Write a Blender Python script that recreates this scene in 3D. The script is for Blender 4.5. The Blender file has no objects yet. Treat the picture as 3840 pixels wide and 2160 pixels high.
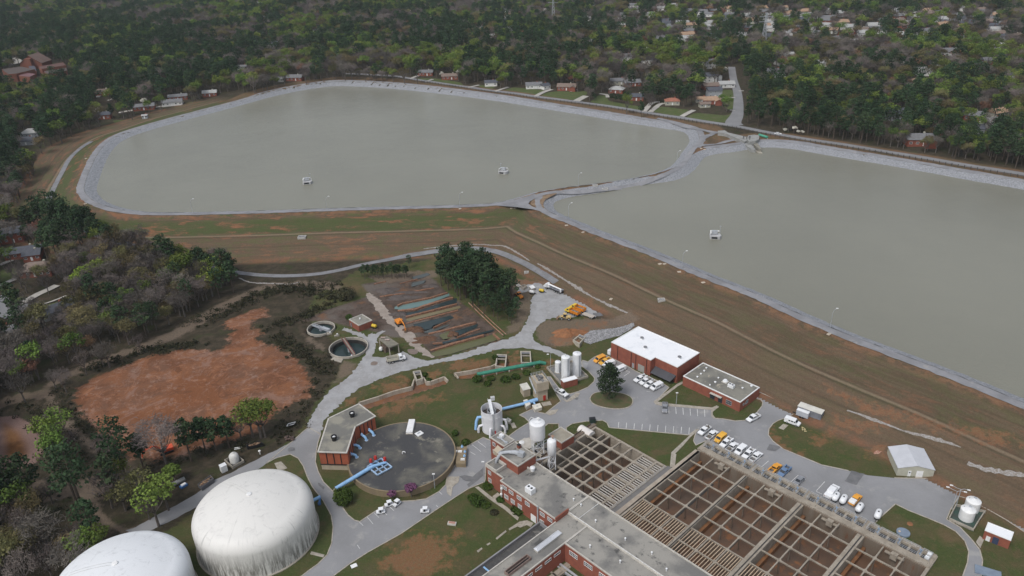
import bpy, bmesh, math, random
import numpy as np
from mathutils import Vector, Matrix
random.seed(7); rng = np.random.default_rng(7)
S = bpy.context.scene
COL = S.collection
PI = math.pi
# ------------------------------------------------------------------ survey camera (used to place things on the real ground)
F_PX, TH, RO, CAMH = 2876.4, math.radians(26.79), math.radians(-2.0), 160.0
cR0 = np.array([1, 0, 0.]); FW = np.array([0, math.cos(TH), -math.sin(TH)]); cU0 = np.array([0, math.sin(TH), math.cos(TH)])
RT = cR0*math.cos(RO)+cU0*math.sin(RO); UP = -cR0*math.sin(RO)+cU0*math.cos(RO)
VW = dict(a=(0,0,2.0125), b=(1280,0,2.0125), c=(2560,0,2.0125), d=(0,720,2.0125), e=(1280,720,2.0125), g=(2560,720,2.0125),
          h=(0,1440,2.0125), i=(1280,1440,2.0125), j=(2560,1440,2.0125), F=(0,0,0.67083), l=(1940,1260,4.83), k=(1780,1480,4.83),
          m=(3440,1780,4.83), n=(1120,1120,4.83), o=(2260,1200,3.22), p=(780,1640,4.39), q=(1160,1480,3.22), r=(3280,1640,6.9),
          s=(2000,1590,3.45), t=(2300,1740,3.45), w=(2560,1630,3.45), x=(2980,1740,3.45), y=(1740,1740,3.45), z=(1720,1540,4.83),
          A1=(1500,1260,3.788), A2=(1840,1020,5.367), A3=(1340,1020,4.139), A4=(1240,1380,4.6), A5=(640,1560,3.622),
          A6=(2640,440,6.44), A7=(2860,1490,8.05), A8=(0,180,8.05), A9=(0,840,3.45), B1=(1900,280,4.6), B2=(2400,260,4.6),
          B3=(300,320,4.6), C1=(200,1760,2.477), C3=(0,1500,2.195), S=(0,0,1))
def px(view, pts):
    ox, oy, s = VW[view]
    return [(ox+x/s, oy+y/s) for x, y in pts]
def ray(u, v):
    return (u-1920)*RT-(v-1080)*UP+F_PX*FW
def PP(u, v, z=0.):
    d = ray(u, v); t = (z-CAMH)/d[2]; return (d[0]*t, d[1]*t)
def QQ(x, y, z):
    p = np.array([x, y, z-CAMH]); w = p@FW
    return (1920+F_PX*(p@RT)/w, 1080-F_PX*(p@UP)/w)
def W(view, pts, z=0.):
    return [PP(u, v, z) for u, v in px(view, pts)]
def W1(view, x, y, z=0.):
    return W(view, [(x, y)], z)[0]
GA = math.radians(-47.46)           # heading of the plant's building grid
OX, OY = PP(2615, 1685, .8)
eA = np.array([math.cos(GA), math.sin(GA)]); eB = np.array([-math.sin(GA), math.cos(GA)])
def L(a, b): return (OX+a*eA[0]+b*eB[0], OY+a*eA[1]+b*eB[1])
def AB(view, x, y, z=0.):
    p = np.array(W1(view, x, y, z))-np.array([OX, OY]); return float(p@eA), float(p@eB)
# ------------------------------------------------------------------ tags
def setp(o, label=None, cat=None, group=None, kind=None):
    if label: o['label'] = label
    if cat: o['category'] = cat
    if group: o['group'] = group
    if kind: o['kind'] = kind
    return o
def thing(name, label, cat, loc=(0,0,0), rz=0., group=None):
    o = bpy.data.objects.new(name, None); COL.objects.link(o)
    o.location = loc; o.rotation_euler = (0,0,rz); o.empty_display_size = .5
    return setp(o, label, cat, group)
# ------------------------------------------------------------------ mesh builder
class MB:
    def __init__(s): s.v=[]; s.f=[]; s.m=[]
    def add(s, vs, fs, mi=0):
        n=len(s.v); s.v.extend([tuple(map(float,v)) for v in vs]); s.f.extend([tuple(i+n for i in f) for f in fs]); s.m.extend([mi]*len(fs)); return s
    def box(s, c, d, rz=0., mi=0, M=None):
        cx,cy,cz=c; a,b,h=d[0]/2,d[1]/2,d[2]/2
        co,si=math.cos(rz),math.sin(rz)
        vs=[]
        for z in (-h,h):
            for x,y in ((-a,-b),(a,-b),(a,b),(-a,b)):
                vs.append((cx+x*co-y*si, cy+x*si+y*co, cz+z))
        if M: vs=[M@Vector(v) for v in vs]
        return s.add(vs,[(0,3,2,1),(4,5,6,7),(0,1,5,4),(1,2,6,5),(2,3,7,6),(3,0,4,7)],mi)
    def prism(s, poly, z0, z1, mi=0, cap=True, bottom=True):
        n=len(poly)
        ar=sum(poly[i][0]*poly[(i+1)%n][1]-poly[(i+1)%n][0]*poly[i][1] for i in range(n))
        if ar<0: poly=poly[::-1]
        vs=[(x,y,z0) for x,y in poly]+[(x,y,z1) for x,y in poly]
        fs=[(i,(i+1)%n,n+(i+1)%n,n+i) for i in range(n)]
        if cap: fs.append(tuple(range(n,2*n)))
        if bottom: fs.append(tuple(range(n-1,-1,-1)))
        return s.add(vs,fs,mi)
    def lathe(s, prof, c=(0,0,0), n=24, mi=0, close=True):
        vs=[];fs=[]
        for r,z in prof:
            for k in range(n):
                t=2*PI*k/n; vs.append((c[0]+r*math.cos(t),c[1]+r*math.sin(t),c[2]+z))
        for i in range(len(prof)-1):
            for k in range(n):
                a=i*n+k;b=i*n+(k+1)%n; fs.append((a,b,b+n,a+n))
        if close:
            fs.append(tuple(range(n-1,-1,-1))); fs.append(tuple((len(prof)-1)*n+k for k in range(n)))
        return s.add(vs,fs,mi)
    def cyl(s, p0, p1, r0, r1=None, n=10, mi=0):
        return s.tube([p0,p1],[r0,r0 if r1 is None else r1],n,mi)
    def tube(s, path, r, n=8, mi=0, caps=True):
        P=[Vector(p) for p in path]
        if not isinstance(r,(list,tuple)): r=[r]*len(P)
        vs=[];fs=[]; ref=None
        for i,p in enumerate(P):
            d=(P[min(i+1,len(P)-1)]-P[max(i-1,0)]).normalized()
            if ref is None:
                ref=Vector((0,0,1)) if abs(d.z)<.9 else Vector((1,0,0))
            a=d.cross(ref).normalized(); b=a.cross(d).normalized(); ref=b
            for k in range(n):
                t=2*PI*k/n; vs.append(p+(a*math.cos(t)+b*math.sin(t))*r[i])
        for i in range(len(P)-1):
            for k in range(n):
                x=i*n+k;y=i*n+(k+1)%n; fs.append((x,y,y+n,x+n))
        if caps:
            fs.append(tuple(range(n-1,-1,-1))); fs.append(tuple((len(P)-1)*n+k for k in range(n)))
        return s.add(vs,fs,mi)
    def build(s, name, mats, parent=None, world=False, smooth=False, bevel=0.):
        me=bpy.data.meshes.new(name); vs=s.v
        if world and parent is not None:
            Mi=(Matrix.Translation(parent.location)@parent.rotation_euler.to_matrix().to_4x4()).inverted()
            vs=[Mi@Vector(v) for v in vs]
        me.from_pydata(vs,[],s.f)
        if not isinstance(mats,(list,tuple)): mats=[mats]
        for m in mats: me.materials.append(m)
        if len(mats)>1: me.polygons.foreach_set('material_index',s.m)
        if smooth:
            me.polygons.foreach_set('use_smooth',[True]*len(me.polygons))
            me.set_sharp_from_angle(angle=math.radians(42))
        me.update()
        o=bpy.data.objects.new(name,me); COL.objects.link(o)
        if parent is not None: o.parent=parent
        if bevel:
            b=o.modifiers.new('bevel','BEVEL'); b.width=bevel; b.segments=2; b.limit_method='ANGLE'
        return o
def dup(root, loc, rz, label=None, group=None):
    r=root.copy(); COL.objects.link(r); r.location=loc; r.rotation_euler=(0,0,rz)
    if label: r['label']=label
    if group: r['group']=group
    for ch in list(root.children):
        c=ch.copy(); COL.objects.link(c); c.parent=r
        for g in ch.children:
            d=g.copy(); COL.objects.link(d); d.parent=c
    return r
# ------------------------------------------------------------------ materials
MATS={}
def newmat(name):
    m=bpy.data.materials.new(name); m.use_nodes=True; nt=m.node_tree; nt.nodes.clear()
    out=nt.nodes.new('ShaderNodeOutputMaterial'); b=nt.nodes.new('ShaderNodeBsdfPrincipled')
    nt.links.new(b.outputs[0],out.inputs[0]); return m,nt,b
def mixc(nt, f, a, b, mode='MIX'):
    n=nt.nodes.new('ShaderNodeMix'); n.data_type='RGBA'; n.blend_type=mode
    for i,x in ((0,f),(6,a),(7,b)):
        if isinstance(x,(int,float)): n.inputs[i].default_value=x
        elif isinstance(x,tuple): n.inputs[i].default_value=(*x,1)
        else: nt.links.new(x,n.inputs[i])
    return n.outputs[2]
def math_(nt, op, a, b=0., c=0., clamp=False):
    n=nt.nodes.new('ShaderNodeMath'); n.operation=op; n.use_clamp=clamp
    for i,x in enumerate((a,b,c)):
        if isinstance(x,(int,float)): n.inputs[i].default_value=x
        else: nt.links.new(x,n.inputs[i])
    return n.outputs[0]
def noise(nt, vec, scale, detail=4., rough=.55, dist=0.):
    n=nt.nodes.new('ShaderNodeTexNoise'); n.inputs['Scale'].default_value=scale; n.inputs['Detail'].default_value=detail
    n.inputs['Roughness'].default_value=rough; n.inputs['Distortion'].default_value=dist
    nt.links.new(vec,n.inputs['Vector']); return n.outputs[0]
def ramp(nt, f, lo, hi):
    n=nt.nodes.new('ShaderNodeMapRange'); n.interpolation_type='SMOOTHSTEP'
    for i,x in ((0,f),(1,lo),(2,hi)):
        if isinstance(x,(int,float)): n.inputs[i].default_value=x
        else: nt.links.new(x,n.inputs[i])
    return n.outputs[0]
def wpos(nt):
    return nt.nodes.new('ShaderNodeNewGeometry').outputs['Position']
def opos(nt):
    return nt.nodes.new('ShaderNodeTexCoord').outputs['Object']
def mapv(nt, vec, sc, rot=(0,0,0)):
    n=nt.nodes.new('ShaderNodeMapping'); n.inputs['Scale'].default_value=sc; n.inputs['Rotation'].default_value=rot
    nt.links.new(vec,n.inputs['Vector']); return n.outputs[0]
def bump(nt, b, h, strength=.5, dist=.1):
    n=nt.nodes.new('ShaderNodeBump'); n.inputs['Strength'].default_value=strength; n.inputs['Distance'].default_value=dist
    nt.links.new(h,n.inputs['Height']); nt.links.new(n.outputs[0],b.inputs['Normal'])
def M(name, c1, c2=None, scale=.3, rough=.85, lo=.35, hi=.65, fine=.12, fscale=3., metal=0., streak=False, bmp=0., world=True, c3=None, spec=None):
    if name in MATS: return MATS[name]
    m,nt,b=newmat(name); b.inputs['Roughness'].default_value=rough; b.inputs['Metallic'].default_value=metal
    if spec is not None: b.inputs['Specular IOR Level'].default_value=spec
    P=wpos(nt) if world else opos(nt)
    c2=c2 or tuple(x*.82 for x in c1)
    V=mapv(nt,P,(1,1,.12)) if streak else P
    col=mixc(nt, ramp(nt,noise(nt,V,scale,6,.6,.3),lo,hi), c1, c2)
    if c3: col=mixc(nt, ramp(nt,noise(nt,V,scale*2.7,5,.65,.2),.56,.7), col, c3)
    fn=noise(nt,P,fscale,3,.6)
    g=math_(nt,'MULTIPLY_ADD',fn,2*fine,1-fine)
    n=nt.nodes.new('ShaderNodeVectorMath'); n.operation='SCALE'; nt.links.new(col,n.inputs[0]); nt.links.new(g,n.inputs['Scale'])
    nt.links.new(n.outputs[0],b.inputs['Base Color'])
    if bmp: bump(nt,b,fn,bmp,.15)
    MATS[name]=m; return m
# ------------------------------------------------------------------ polygons
def smooth_poly(pts, it=2, closed=True):
    P=[np.array(p) for p in pts]
    for _ in range(it):
        Q=[]; n=len(P)
        for i in range(n if closed else n-1):
            a,b=P[i],P[(i+1)%n]; Q+= [a*.75+b*.25, a*.25+b*.75]
        if not closed: Q=[P[0]]+Q+[P[-1]]
        P=Q
    return [tuple(p) for p in P]
def resample(pts, step, closed=True):
    P=[np.array(p,float) for p in pts]; out=[]; n=len(P)
    for i in range(n if closed else n-1):
        a,b=P[i],P[(i+1)%n]; d=np.linalg.norm(b-a); k=max(1,int(round(d/step)))
        for j in range(k): out.append(a+(b-a)*j/k)
    if not closed: out.append(P[-1])
    return out
def even(pts, step, closed):
    P=[np.array(p,float) for p in pts]
    if closed: P=P+[P[0]]
    seg=[np.linalg.norm(P[i+1]-P[i]) for i in range(len(P)-1)]; T=sum(seg); k=max(2,int(T/step)); out=[]; c=0; acc=0
    for j in range(k+(0 if closed else 1)):
        t=T*j/k
        while c<len(seg)-1 and acc+seg[c]<t: acc+=seg[c]; c+=1
        out.append(P[c]+(P[c+1]-P[c])*min(1,(t-acc)/max(seg[c],1e-9)))
    return out
def area(poly): 
    n=len(poly); return .5*sum(poly[i][0]*poly[(i+1)%n][1]-poly[(i+1)%n][0]*poly[i][1] for i in range(n))
def sdist(poly, X, Y, cut=60.):
    """signed distance, positive inside"""
    X=np.asarray(X,float); Y=np.asarray(Y,float); sh=X.shape; X=X.ravel(); Y=Y.ravel()
    p=np.array(poly,float); lo=p.min(0)-cut; hi=p.max(0)+cut
    out=np.full(X.shape,-cut); s=np.where((X>lo[0])&(X<hi[0])&(Y>lo[1])&(Y<hi[1]))[0]
    if len(s)==0: return out.reshape(sh)
    x=X[s];y=Y[s]; d2=np.full(x.shape,1e12); ins=np.zeros(x.shape,bool)
    for i in range(len(p)):
        a=p[i];b=p[(i+1)%len(p)];e=b-a; L2=e@e+1e-12
        t=np.clip(((x-a[0])*e[0]+(y-a[1])*e[1])/L2,0,1)
        d2=np.minimum(d2,(x-a[0]-t*e[0])**2+(y-a[1]-t*e[1])**2)
        if a[1]!=b[1]:
            c=((a[1]>y)!=(b[1]>y))&(x<e[0]*(y-a[1])/(b[1]-a[1])+a[0]); ins^=c
    d=np.sqrt(d2); out[s]=np.maximum(np.where(ins,d,-d),-cut); return out.reshape(sh)
# ------------------------------------------------------------------ water outlines (surveyed at the water level)
ZW=8.5; ZC=10.8
R1px=px('d',[(735,20),(760,50),(800,78),(860,103),(960,133),(1100,152),(1300,158),(1700,150),(2100,140)])+px('e',[(0,122),(600,108),(1050,95),(1170,84),(1270,62),(1370,32),(1450,5)])+\
 px('b',[(1600,1430),(1700,1415),(1950,1385),(2200,1350),(2400,1300),(2500,1255),(2545,1200),(2576,1150)])+px('c',[(50,1090),(58,1050),(38,1010),(0,990)])+\
 px('b',[(2300,950),(1900,880),(1500,815),(1200,765),(900,725),(400,668),(0,645)])+px('a',[(2400,660),(2100,715),(1800,800),(1400,905),(1100,990),(930,1050),(850,1120),(800,1200),(765,1290),(735,1370),(720,1440)])
R2px=px('e',[(2576,530),(2400,455),(2200,380),(2000,310),(1800,225),(1650,170),(1600,130),(1590,95),(1610,70),(1680,45),(1800,22),(1950,8)])+\
 px('b',[(2200,1400),(2350,1385),(2500,1365),(2576,1340)])+px('c',[(70,1300),(120,1240),(132,1210),(170,1180),(250,1160),(400,1145),(490,1128),(600,1110),(700,1112),(850,1125),(1000,1155),(1300,1205),(1600,1255),(1900,1310),(2200,1365),(2576,1430)])+\
 [(4300,800),(4750,1150),(4700,1600),(4350,1700),(3840,1497)]+px('g',[(2100,1370),(1800,1260),(1500,1150),(1200,1035),(900,905),(600,765),(300,655)])
R1=smooth_poly([PP(u,v,ZW) for u,v in R1px],2); R2=smooth_poly([PP(u,v,ZW) for u,v in R2px],2)
R1=[tuple(p) for p in even(R1,4.,True)]; R2=[tuple(p) for p in even(R2,4.,True)]
# ------------------------------------------------------------------ base relief
CP=[(0,150,0),(60,200,0),(-60,220,0),(120,120,0),(-120,130,0),(0,250,0),(-60,290,0),(0,330,0),(-110,320,0),(80,260,0),(150,180,0),(220,120,0),(-170,200,0),(-170,280,0),(-130,350,0),(-20,345,0),(60,330,0),(40,300,0),
    (-210,330,1),(-240,250,1),(-240,400,3),(-250,480,4),(-270,560,6),(-250,640,9),(-190,720,12),(-80,760,12),(60,740,12),(160,640,12),(250,560,12),(330,500,12),(420,420,12),(600,400,12),(-350,600,8),(-330,450,3),(-300,330,1),(-300,150,0),(0,900,12),(-400,800,12),(300,800,12),(300,60,0),(0,60,0),(-200,60,0)]
_cp=np.array(CP,float)
def base(x,y):
    x=np.asarray(x,float); y=np.asarray(y,float); num=0.; den=0.
    for cx,cy,cz in _cp:
        w=1./((x-cx)**2+(y-cy)**2+30.)**2.2; num=num+w*cz; den=den+w
    z=num/den; z=np.maximum(0,(z-1.2)*12/10.8); z=np.minimum(z,12.)
    far=np.clip((y-800)/500,0,1); 
    z=z+far*(9*np.sin(x/170.+1)*np.sin(y/230.)+6*np.sin(x/77.+y/110.))
    return z
PITS=[]      # (poly, depth)
def dam(d):
    z=np.where(d<0, ZW+np.maximum(d/2.6,-3), np.where(d<5.9, ZW+d/2.6, np.where(d<10.8, ZC, 0)))
    e=d-10.8; s=3.35; h1=4.9
    zz=np.where(e<h1*s, ZC-e/s, np.where(e<h1*s+4, ZC-h1, ZC-h1-(e-h1*s-4)/s))
    return np.where(d>=10.8, zz, z)
def hgt(x,y):
    x=np.asarray(x,float); y=np.asarray(y,float)
    d=-np.maximum(sdist(R1,x,y,400.),sdist(R2,x,y,400.)); d=np.minimum(d,60.)
    b=base(x,y); zd=dam(d)
    z=np.where(d<5.9, zd, np.maximum(zd,b))
    for poly,dep in PITS:
        s=sdist(poly,x,y,5.); z=z-dep*np.clip(s/.9+.9,0,1)
    return z,d,b
def hz(x,y): return float(hgt(np.array([x]),np.array([y]))[0][0])
def GG(u,v):
    d=ray(u,v); 
    ts=np.concatenate([np.arange(150,1300,2.),np.arange(1300,6000,8.)])/np.linalg.norm(d)
    X=d[0]*ts;Y=d[1]*ts;Z=CAMH+d[2]*ts; h=hgt(X,Y)[0]; k=np.argmax(Z<h)
    if k==0: return PP(u,v,12)
    a,b=Z[k-1]-h[k-1],h[k]-Z[k]; f=a/(a+b+1e-9); t=ts[k-1]+(ts[k]-ts[k-1])*f
    return (d[0]*t,d[1]*t)
def G(view,pts): return [GG(u,v) for u,v in px(view,pts)]
def G1(view,x,y): return GG(*px(view,[(x,y)])[0])
# ------------------------------------------------------------------ pits in the ground (pools of the drying beds, drainage channels)
POOLS=[('teal',[(640,560),(700,530),(1320,375),(1330,410),(1000,530),(900,555),(730,590)]),('dark',[(730,650),(1000,600),(1450,450),(1440,510),(760,690)]),
 ('tan',[(830,725),(1500,565),(1510,595),(880,755)]),('dark',[(930,830),(1400,715),(1430,750),(1180,840),(1150,880),(1030,900)]),('grey',[(1060,940),(1200,885),(1400,840),(1350,870),(1150,950)]),
 ('olive',[(1290,1000),(1410,950),(1450,1030),(1340,1050)]),('dark',[(1540,935),(1830,840),(1820,880),(1560,1000)]),('dark',[(1290,1110),(1600,1040),(2010,935),(2020,955),(1600,1060),(1280,1140)]),
 ('olive',[(1240,1265),(1400,1190),(1900,1060),(2110,990),(2170,1060),(1900,1140),(1500,1260),(1270,1300)]),('grey',[(880,90),(1060,40),(1110,60),(1000,100),(900,120)]),('grey',[(870,180),(1040,150),(1010,190),(860,235)])]
POOLW=[(k,W('A3',p,-.9)) for k,p in POOLS]
POOLW=[(k,[tuple(np.mean(p,0)+(np.array(a)-np.mean(p,0))*1.18) for a in p]) for k,p in POOLW]
for k,p in POOLW: PITS.append((p,1.5))
CH1=W('A1',[(775,560),(1000,505),(1290,440),(1380,400),(1700,375),(1900,380),(2040,400),(1900,455),(1450,540),(1120,620),(840,635)],-1.5)
CH2=W('A4',[(470,660),(800,530),(1380,355),(1430,215),(1600,200),(1670,300),(1730,275),(1970,190),(2030,240),(1990,300),(1650,410),(1300,520),(900,650),(640,735)],-1.5)
PITS.append((CH1,2.2)); PITS.append((CH2,2.2))
PITS.append((W('e',[(1600,1120),(1700,1150),(1790,1135),(1830,1150),(1700,1200),(1560,1160)],0),1.2))
# ------------------------------------------------------------------ ground sheet
ys=[66.]
while ys[-1]<4200: ys.append(ys[-1]*1.0052+ (0 if ys[-1]<2600 else 40))
ys=np.array(ys); ks=np.linspace(-1.28,1.28,521)
Yg,Kg=np.meshgrid(ys,ks,indexing='ij'); Xg=Kg*(Yg+25)
Zg,Dg,Bg=hgt(Xg,Yg)
Zg=Zg+np.where(Bg>.5,.25*np.sin(Xg/9.)*np.sin(Yg/13.),0)*(Dg>14)
NR,NC=Xg.shape
def zg(x,y):
    """height of the built ground sheet"""
    x=np.asarray(x,float);y=np.asarray(y,float)
    k=(x/(y+25)+1.28)/(2.56/520); i=np.clip(np.searchsorted(ys,y)-1,0,NR-2); k=np.clip(k,0,NC-1.001); j=k.astype(int); fj=k-j; fi=(y-ys[i])/(ys[i+1]-ys[i])
    return (Zg[i,j]*(1-fi)*(1-fj)+Zg[i+1,j]*fi*(1-fj)+Zg[i,j+1]*(1-fi)*fj+Zg[i+1,j+1]*fi*fj)
def z1(x,y): return float(zg(np.array([x]),np.array([y]))[0])
# --- surface kinds
def FP(pts,z=0): return W('F',pts,z)
P_plant=FP([(60,1800),(330,1390),(430,1330),(520,1265),(620,1180),(690,1140),(750,1090),(800,1010),(845,950),(870,890),(830,850),(770,800),(790,745),(860,705),(900,680),(1100,650),(1260,640),(1400,720),(1500,810),(1640,840),(1900,960),(2200,1090),(2576,1215),(3100,1380),(3100,1800)])
P_clay=[FP([(185,1010),(200,975),(245,945),(300,925),(350,905),(380,893),(420,890),(470,878),(520,884),(560,876),(578,866),(574,846),(590,830),(560,822),(578,800),(612,790),(640,775),(672,780),(668,798),(640,806),(628,822),(660,836),(648,850),(664,868),(700,872),(722,890),(748,905),(765,935),(785,965),(775,1000),(740,1010),(700,1035),(670,1065),(640,1085),(560,1115),(480,1135),(400,1160),(330,1150),(280,1120),(250,1085),(215,1050)])]
P_pond=[FP([(-30,1052),(40,1045),(85,1070),(105,1100),(112,1130),(90,1165),(40,1182),(-30,1175)])]
P_mud=[W('A3',[(60,190),(500,120),(1050,15),(1250,160),(1330,260),(1500,400),(1650,500),(1850,650),(2250,980),(2200,1070),(1250,1325),(1080,1200),(880,960),(600,720),(430,480),(150,300)]), W('n',[(0,420),(500,200),(900,80),(1300,-60),(1500,-40),(1932,300),(1932,700),(1700,700),(1400,600),(800,480),(500,400)])]
P_dirt=[W('d',[(2000,700),(1880,740),(1700,820),(1500,930),(1350,1020),(1200,1090),(1000,1170),(800,1240),(600,1310),(430,1390),(330,1460),(420,1460),(500,1410),(650,1350),(850,1275),(1050,1210),(1250,1135),(1400,1070),(1550,980),(1720,870),(1900,770),(2030,730)]),
        W('h',[(-60,150),(0,120),(120,80),(250,60),(350,30),(400,60),(420,130),(470,200),(540,290),(620,370),(700,430),(745,480),(735,530),(660,480),(560,400),(480,320),(420,240),(370,150),(330,110),(200,120),(0,190),(-60,210)]),
        W('h',[(250,760),(300,720),(420,700),(600,740),(700,700),(760,720),(850,760),(840,830),(760,880),(780,960),(850,1040),(950,1090),(1050,1090),(1000,1130),(880,1115),(790,1060),(720,980),(660,900),(560,850),(420,880),(300,900),(230,850)]),
        W('e',[(1170,670),(1300,650),(1560,690),(1600,720),(1430,790),(1440,900),(1350,1050),(1240,1070),(1290,980),(1330,900),(1310,800),(1250,720)]), W('e',[(1480,1010),(1560,965),(1700,960),(1900,955),(2050,960),(2180,930),(2250,990),(2150,1010),(2050,1040),(1880,1060),(1830,1110),(1700,1150),(1560,1150),(1470,1110)]), W('e',[(200,640),(500,600),(720,590),(740,640),(560,660),(300,690)]), W('e',[(20,1270),(110,1300),(60,1380),(-60,1449)]), W('n',[(1200,1100),(1500,1060),(1620,1100),(1500,1250),(1200,1350),(1100,1300)]), W('d',[(2000,690),(2300,670),(2500,680),(2576,700),(2576,740),(2300,730),(2050,745)]),
        W('n',[(50,640),(200,680),(420,830),(480,960),(330,900),(150,760)])]
P_red=[W('A1',[(680,370),(1000,330),(1260,350),(1250,420),(1000,470),(800,520),(700,430)]),W('A1',[(380,530),(500,480),(580,520),(570,600),(430,620)]),W('A1',[(0,580),(90,600),(150,680),(160,730),(0,760)]),W('A1',[(1530,250),(1680,240),(1700,330),(1560,370)]),W('A1',[(2000,420),(2120,370),(2150,440),(2000,520)]),
       W('A4',[(200,560),(480,460),(500,520),(300,640),(190,720)]),W('A4',[(800,280),(1200,200),(1330,250),(1000,400),(850,440)]),W('A4',[(700,740),(1000,640),(1330,560),(1440,650),(1000,780),(760,880)]),W('A4',[(1400,520),(1900,450),(1950,500),(1500,620)]),
       W('A2',[(1250,1350),(1500,1180),(1900,1100),(1950,1200),(1700,1400),(1300,1449)]),W('A2',[(1930,600),(2170,700),(2050,780),(1930,690)]),W('A2',[(1870,1000),(2200,990),(2300,1060),(1900,1080)]),W('A2',[(-100,150),(300,130),(900,200),(1100,250),(700,260),(100,240)]),
       W('i',[(400,1220),(600,1140),(760,1190),(830,1290),(850,1380),(600,1449),(430,1449),(300,1370)]),W('i',[(620,1090),(700,1080),(700,1130),(640,1150)]),W('i',[(840,1140),(930,1130),(900,1180),(850,1180)]),
       W('j',[(970,440),(1180,300),(1280,320),(1260,350),(1180,350),(1000,455)]),W('j',[(1280,320),(1500,380),(1510,410),(1300,350)]),W('j',[(1440,510),(1500,495),(1515,520),(1450,540)]),W('j',[(650,310),(760,480),(1000,590),(960,590),(740,500),(640,380)]),W('j',[(1060,120),(1500,290),(2000,420),(2500,580),(2300,570),(1900,440),(1400,290)]),
       W('e',[(1880,840),(1960,870),(1950,900),(1880,880)]),W('e',[(1150,1150),(1180,1130),(1180,1180)])]
P_farlawn=[G('B1',[(560,380),(700,300),(900,280),(1250,300),(1390,270),(1390,340),(1180,440),(900,430)]),G('B1',[(1440,470),(1580,350),(1720,360),(1760,450),(2000,500),(2400,560),(2330,610),(2000,570)]),G('B2',[(220,730),(330,640),(640,680),(850,700),(680,820),(450,780)]),
        G('B2',[(780,830),(950,750),(1100,760),(1500,800),(1620,720),(1640,800),(1500,920),(1200,920)]),G('B2',[(1420,360),(1580,350),(1640,440),(1640,700),(1500,690),(1400,560)]),G('b',[(540,590),(700,590),(900,620),(930,650),(700,620)]),G('b',[(1200,690),(1290,660),(1540,680),(1460,720)]),G('b',[(1000,640),(1170,650),(1120,680)]),
        G('B3',[(560,600),(820,590),(830,660),(600,660)]),G('A9',[(0,600),(200,560),(220,680),(0,770)],),G('A9',[(0,850),(120,800),(200,950),(350,930),(180,1060)]),G('A9',[(300,1180),(560,1050),(880,980),(900,1060),(600,1200),(400,1240)])]
MASK=dict(plant=[P_plant],clay=P_clay,pond=P_pond,mud=P_mud,dirt=P_dirt,red=P_red,lawn=P_farlawn)
verts=np.stack([Xg,Yg,Zg],-1).reshape(-1,3)
me=bpy.data.meshes.new('ground')
idx=np.arange(NR*NC).reshape(NR,NC); quads=np.stack([idx[:-1,:-1],idx[:-1,1:],idx[1:,1:],idx[1:,:-1]],-1).reshape(-1,4)
# leave out cells inside the tank and basin footprints (their own floors and walls stand there); the rims overlap the cut
HOLES=[[L(-31.1,-45.6),L(-2.4,-45.6),L(-2.4,-13.1),L(-31.1,-13.1)],[L(.4,-44.5),L(70.2,-44.5),L(70.2,5.2),L(.4,5.2)],[L(3,-90),L(80,-90),L(80,-66),L(3,-66)]]
CL2=(-67.,267.6,7.9); CL1=(-81.6,284.2,5.9); CLW=(-37.2,196.3,17.2)
def circ(c,r,n=40): return [(c[0]+r*math.cos(2*PI*k/n),c[1]+r*math.sin(2*PI*k/n)) for k in range(n)]
HOLES.append(circ(CL2,CL2[2]-.35)); HOLES.append(circ(CL1,CL1[2]-.35))
hd=np.full(len(verts),-9.)
for hp in HOLES: hd=np.maximum(hd,sdist(hp,verts[:,0],verts[:,1],9.))
# the sheet drops away steeply just inside each footprint, below the tank floors
verts[:,2]-=np.clip(hd/.25,0,1)*7.5
me.vertices.add(len(verts)); me.vertices.foreach_set('co',verts.ravel())
me.loops.add(len(quads)*4); me.loops.foreach_set('vertex_index',quads.ravel().astype(np.int32))
me.polygons.add(len(quads)); me.polygons.foreach_set('loop_start',np.arange(0,len(quads)*4,4,dtype=np.int32)); me.polygons.foreach_set('loop_total',np.full(len(quads),4,dtype=np.int32))
me.polygons.foreach_set('use_smooth',np.ones(len(quads),bool)); me.update()
def attr(name,arr):
    a=me.attributes.new(name,'FLOAT','POINT'); a.data.foreach_set('value',np.asarray(arr,np.float32).ravel())
for k,ps in MASK.items():
    s=np.full(Xg.shape,-30.)
    for p_ in ps: s=np.maximum(s,sdist(p_,Xg,Yg,30.))
    attr(k,s)
attr('dist',Dg); attr('relief',Bg)
ground=bpy.data.objects.new('ground',me); COL.objects.link(ground); ground['kind']='structure'
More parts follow.
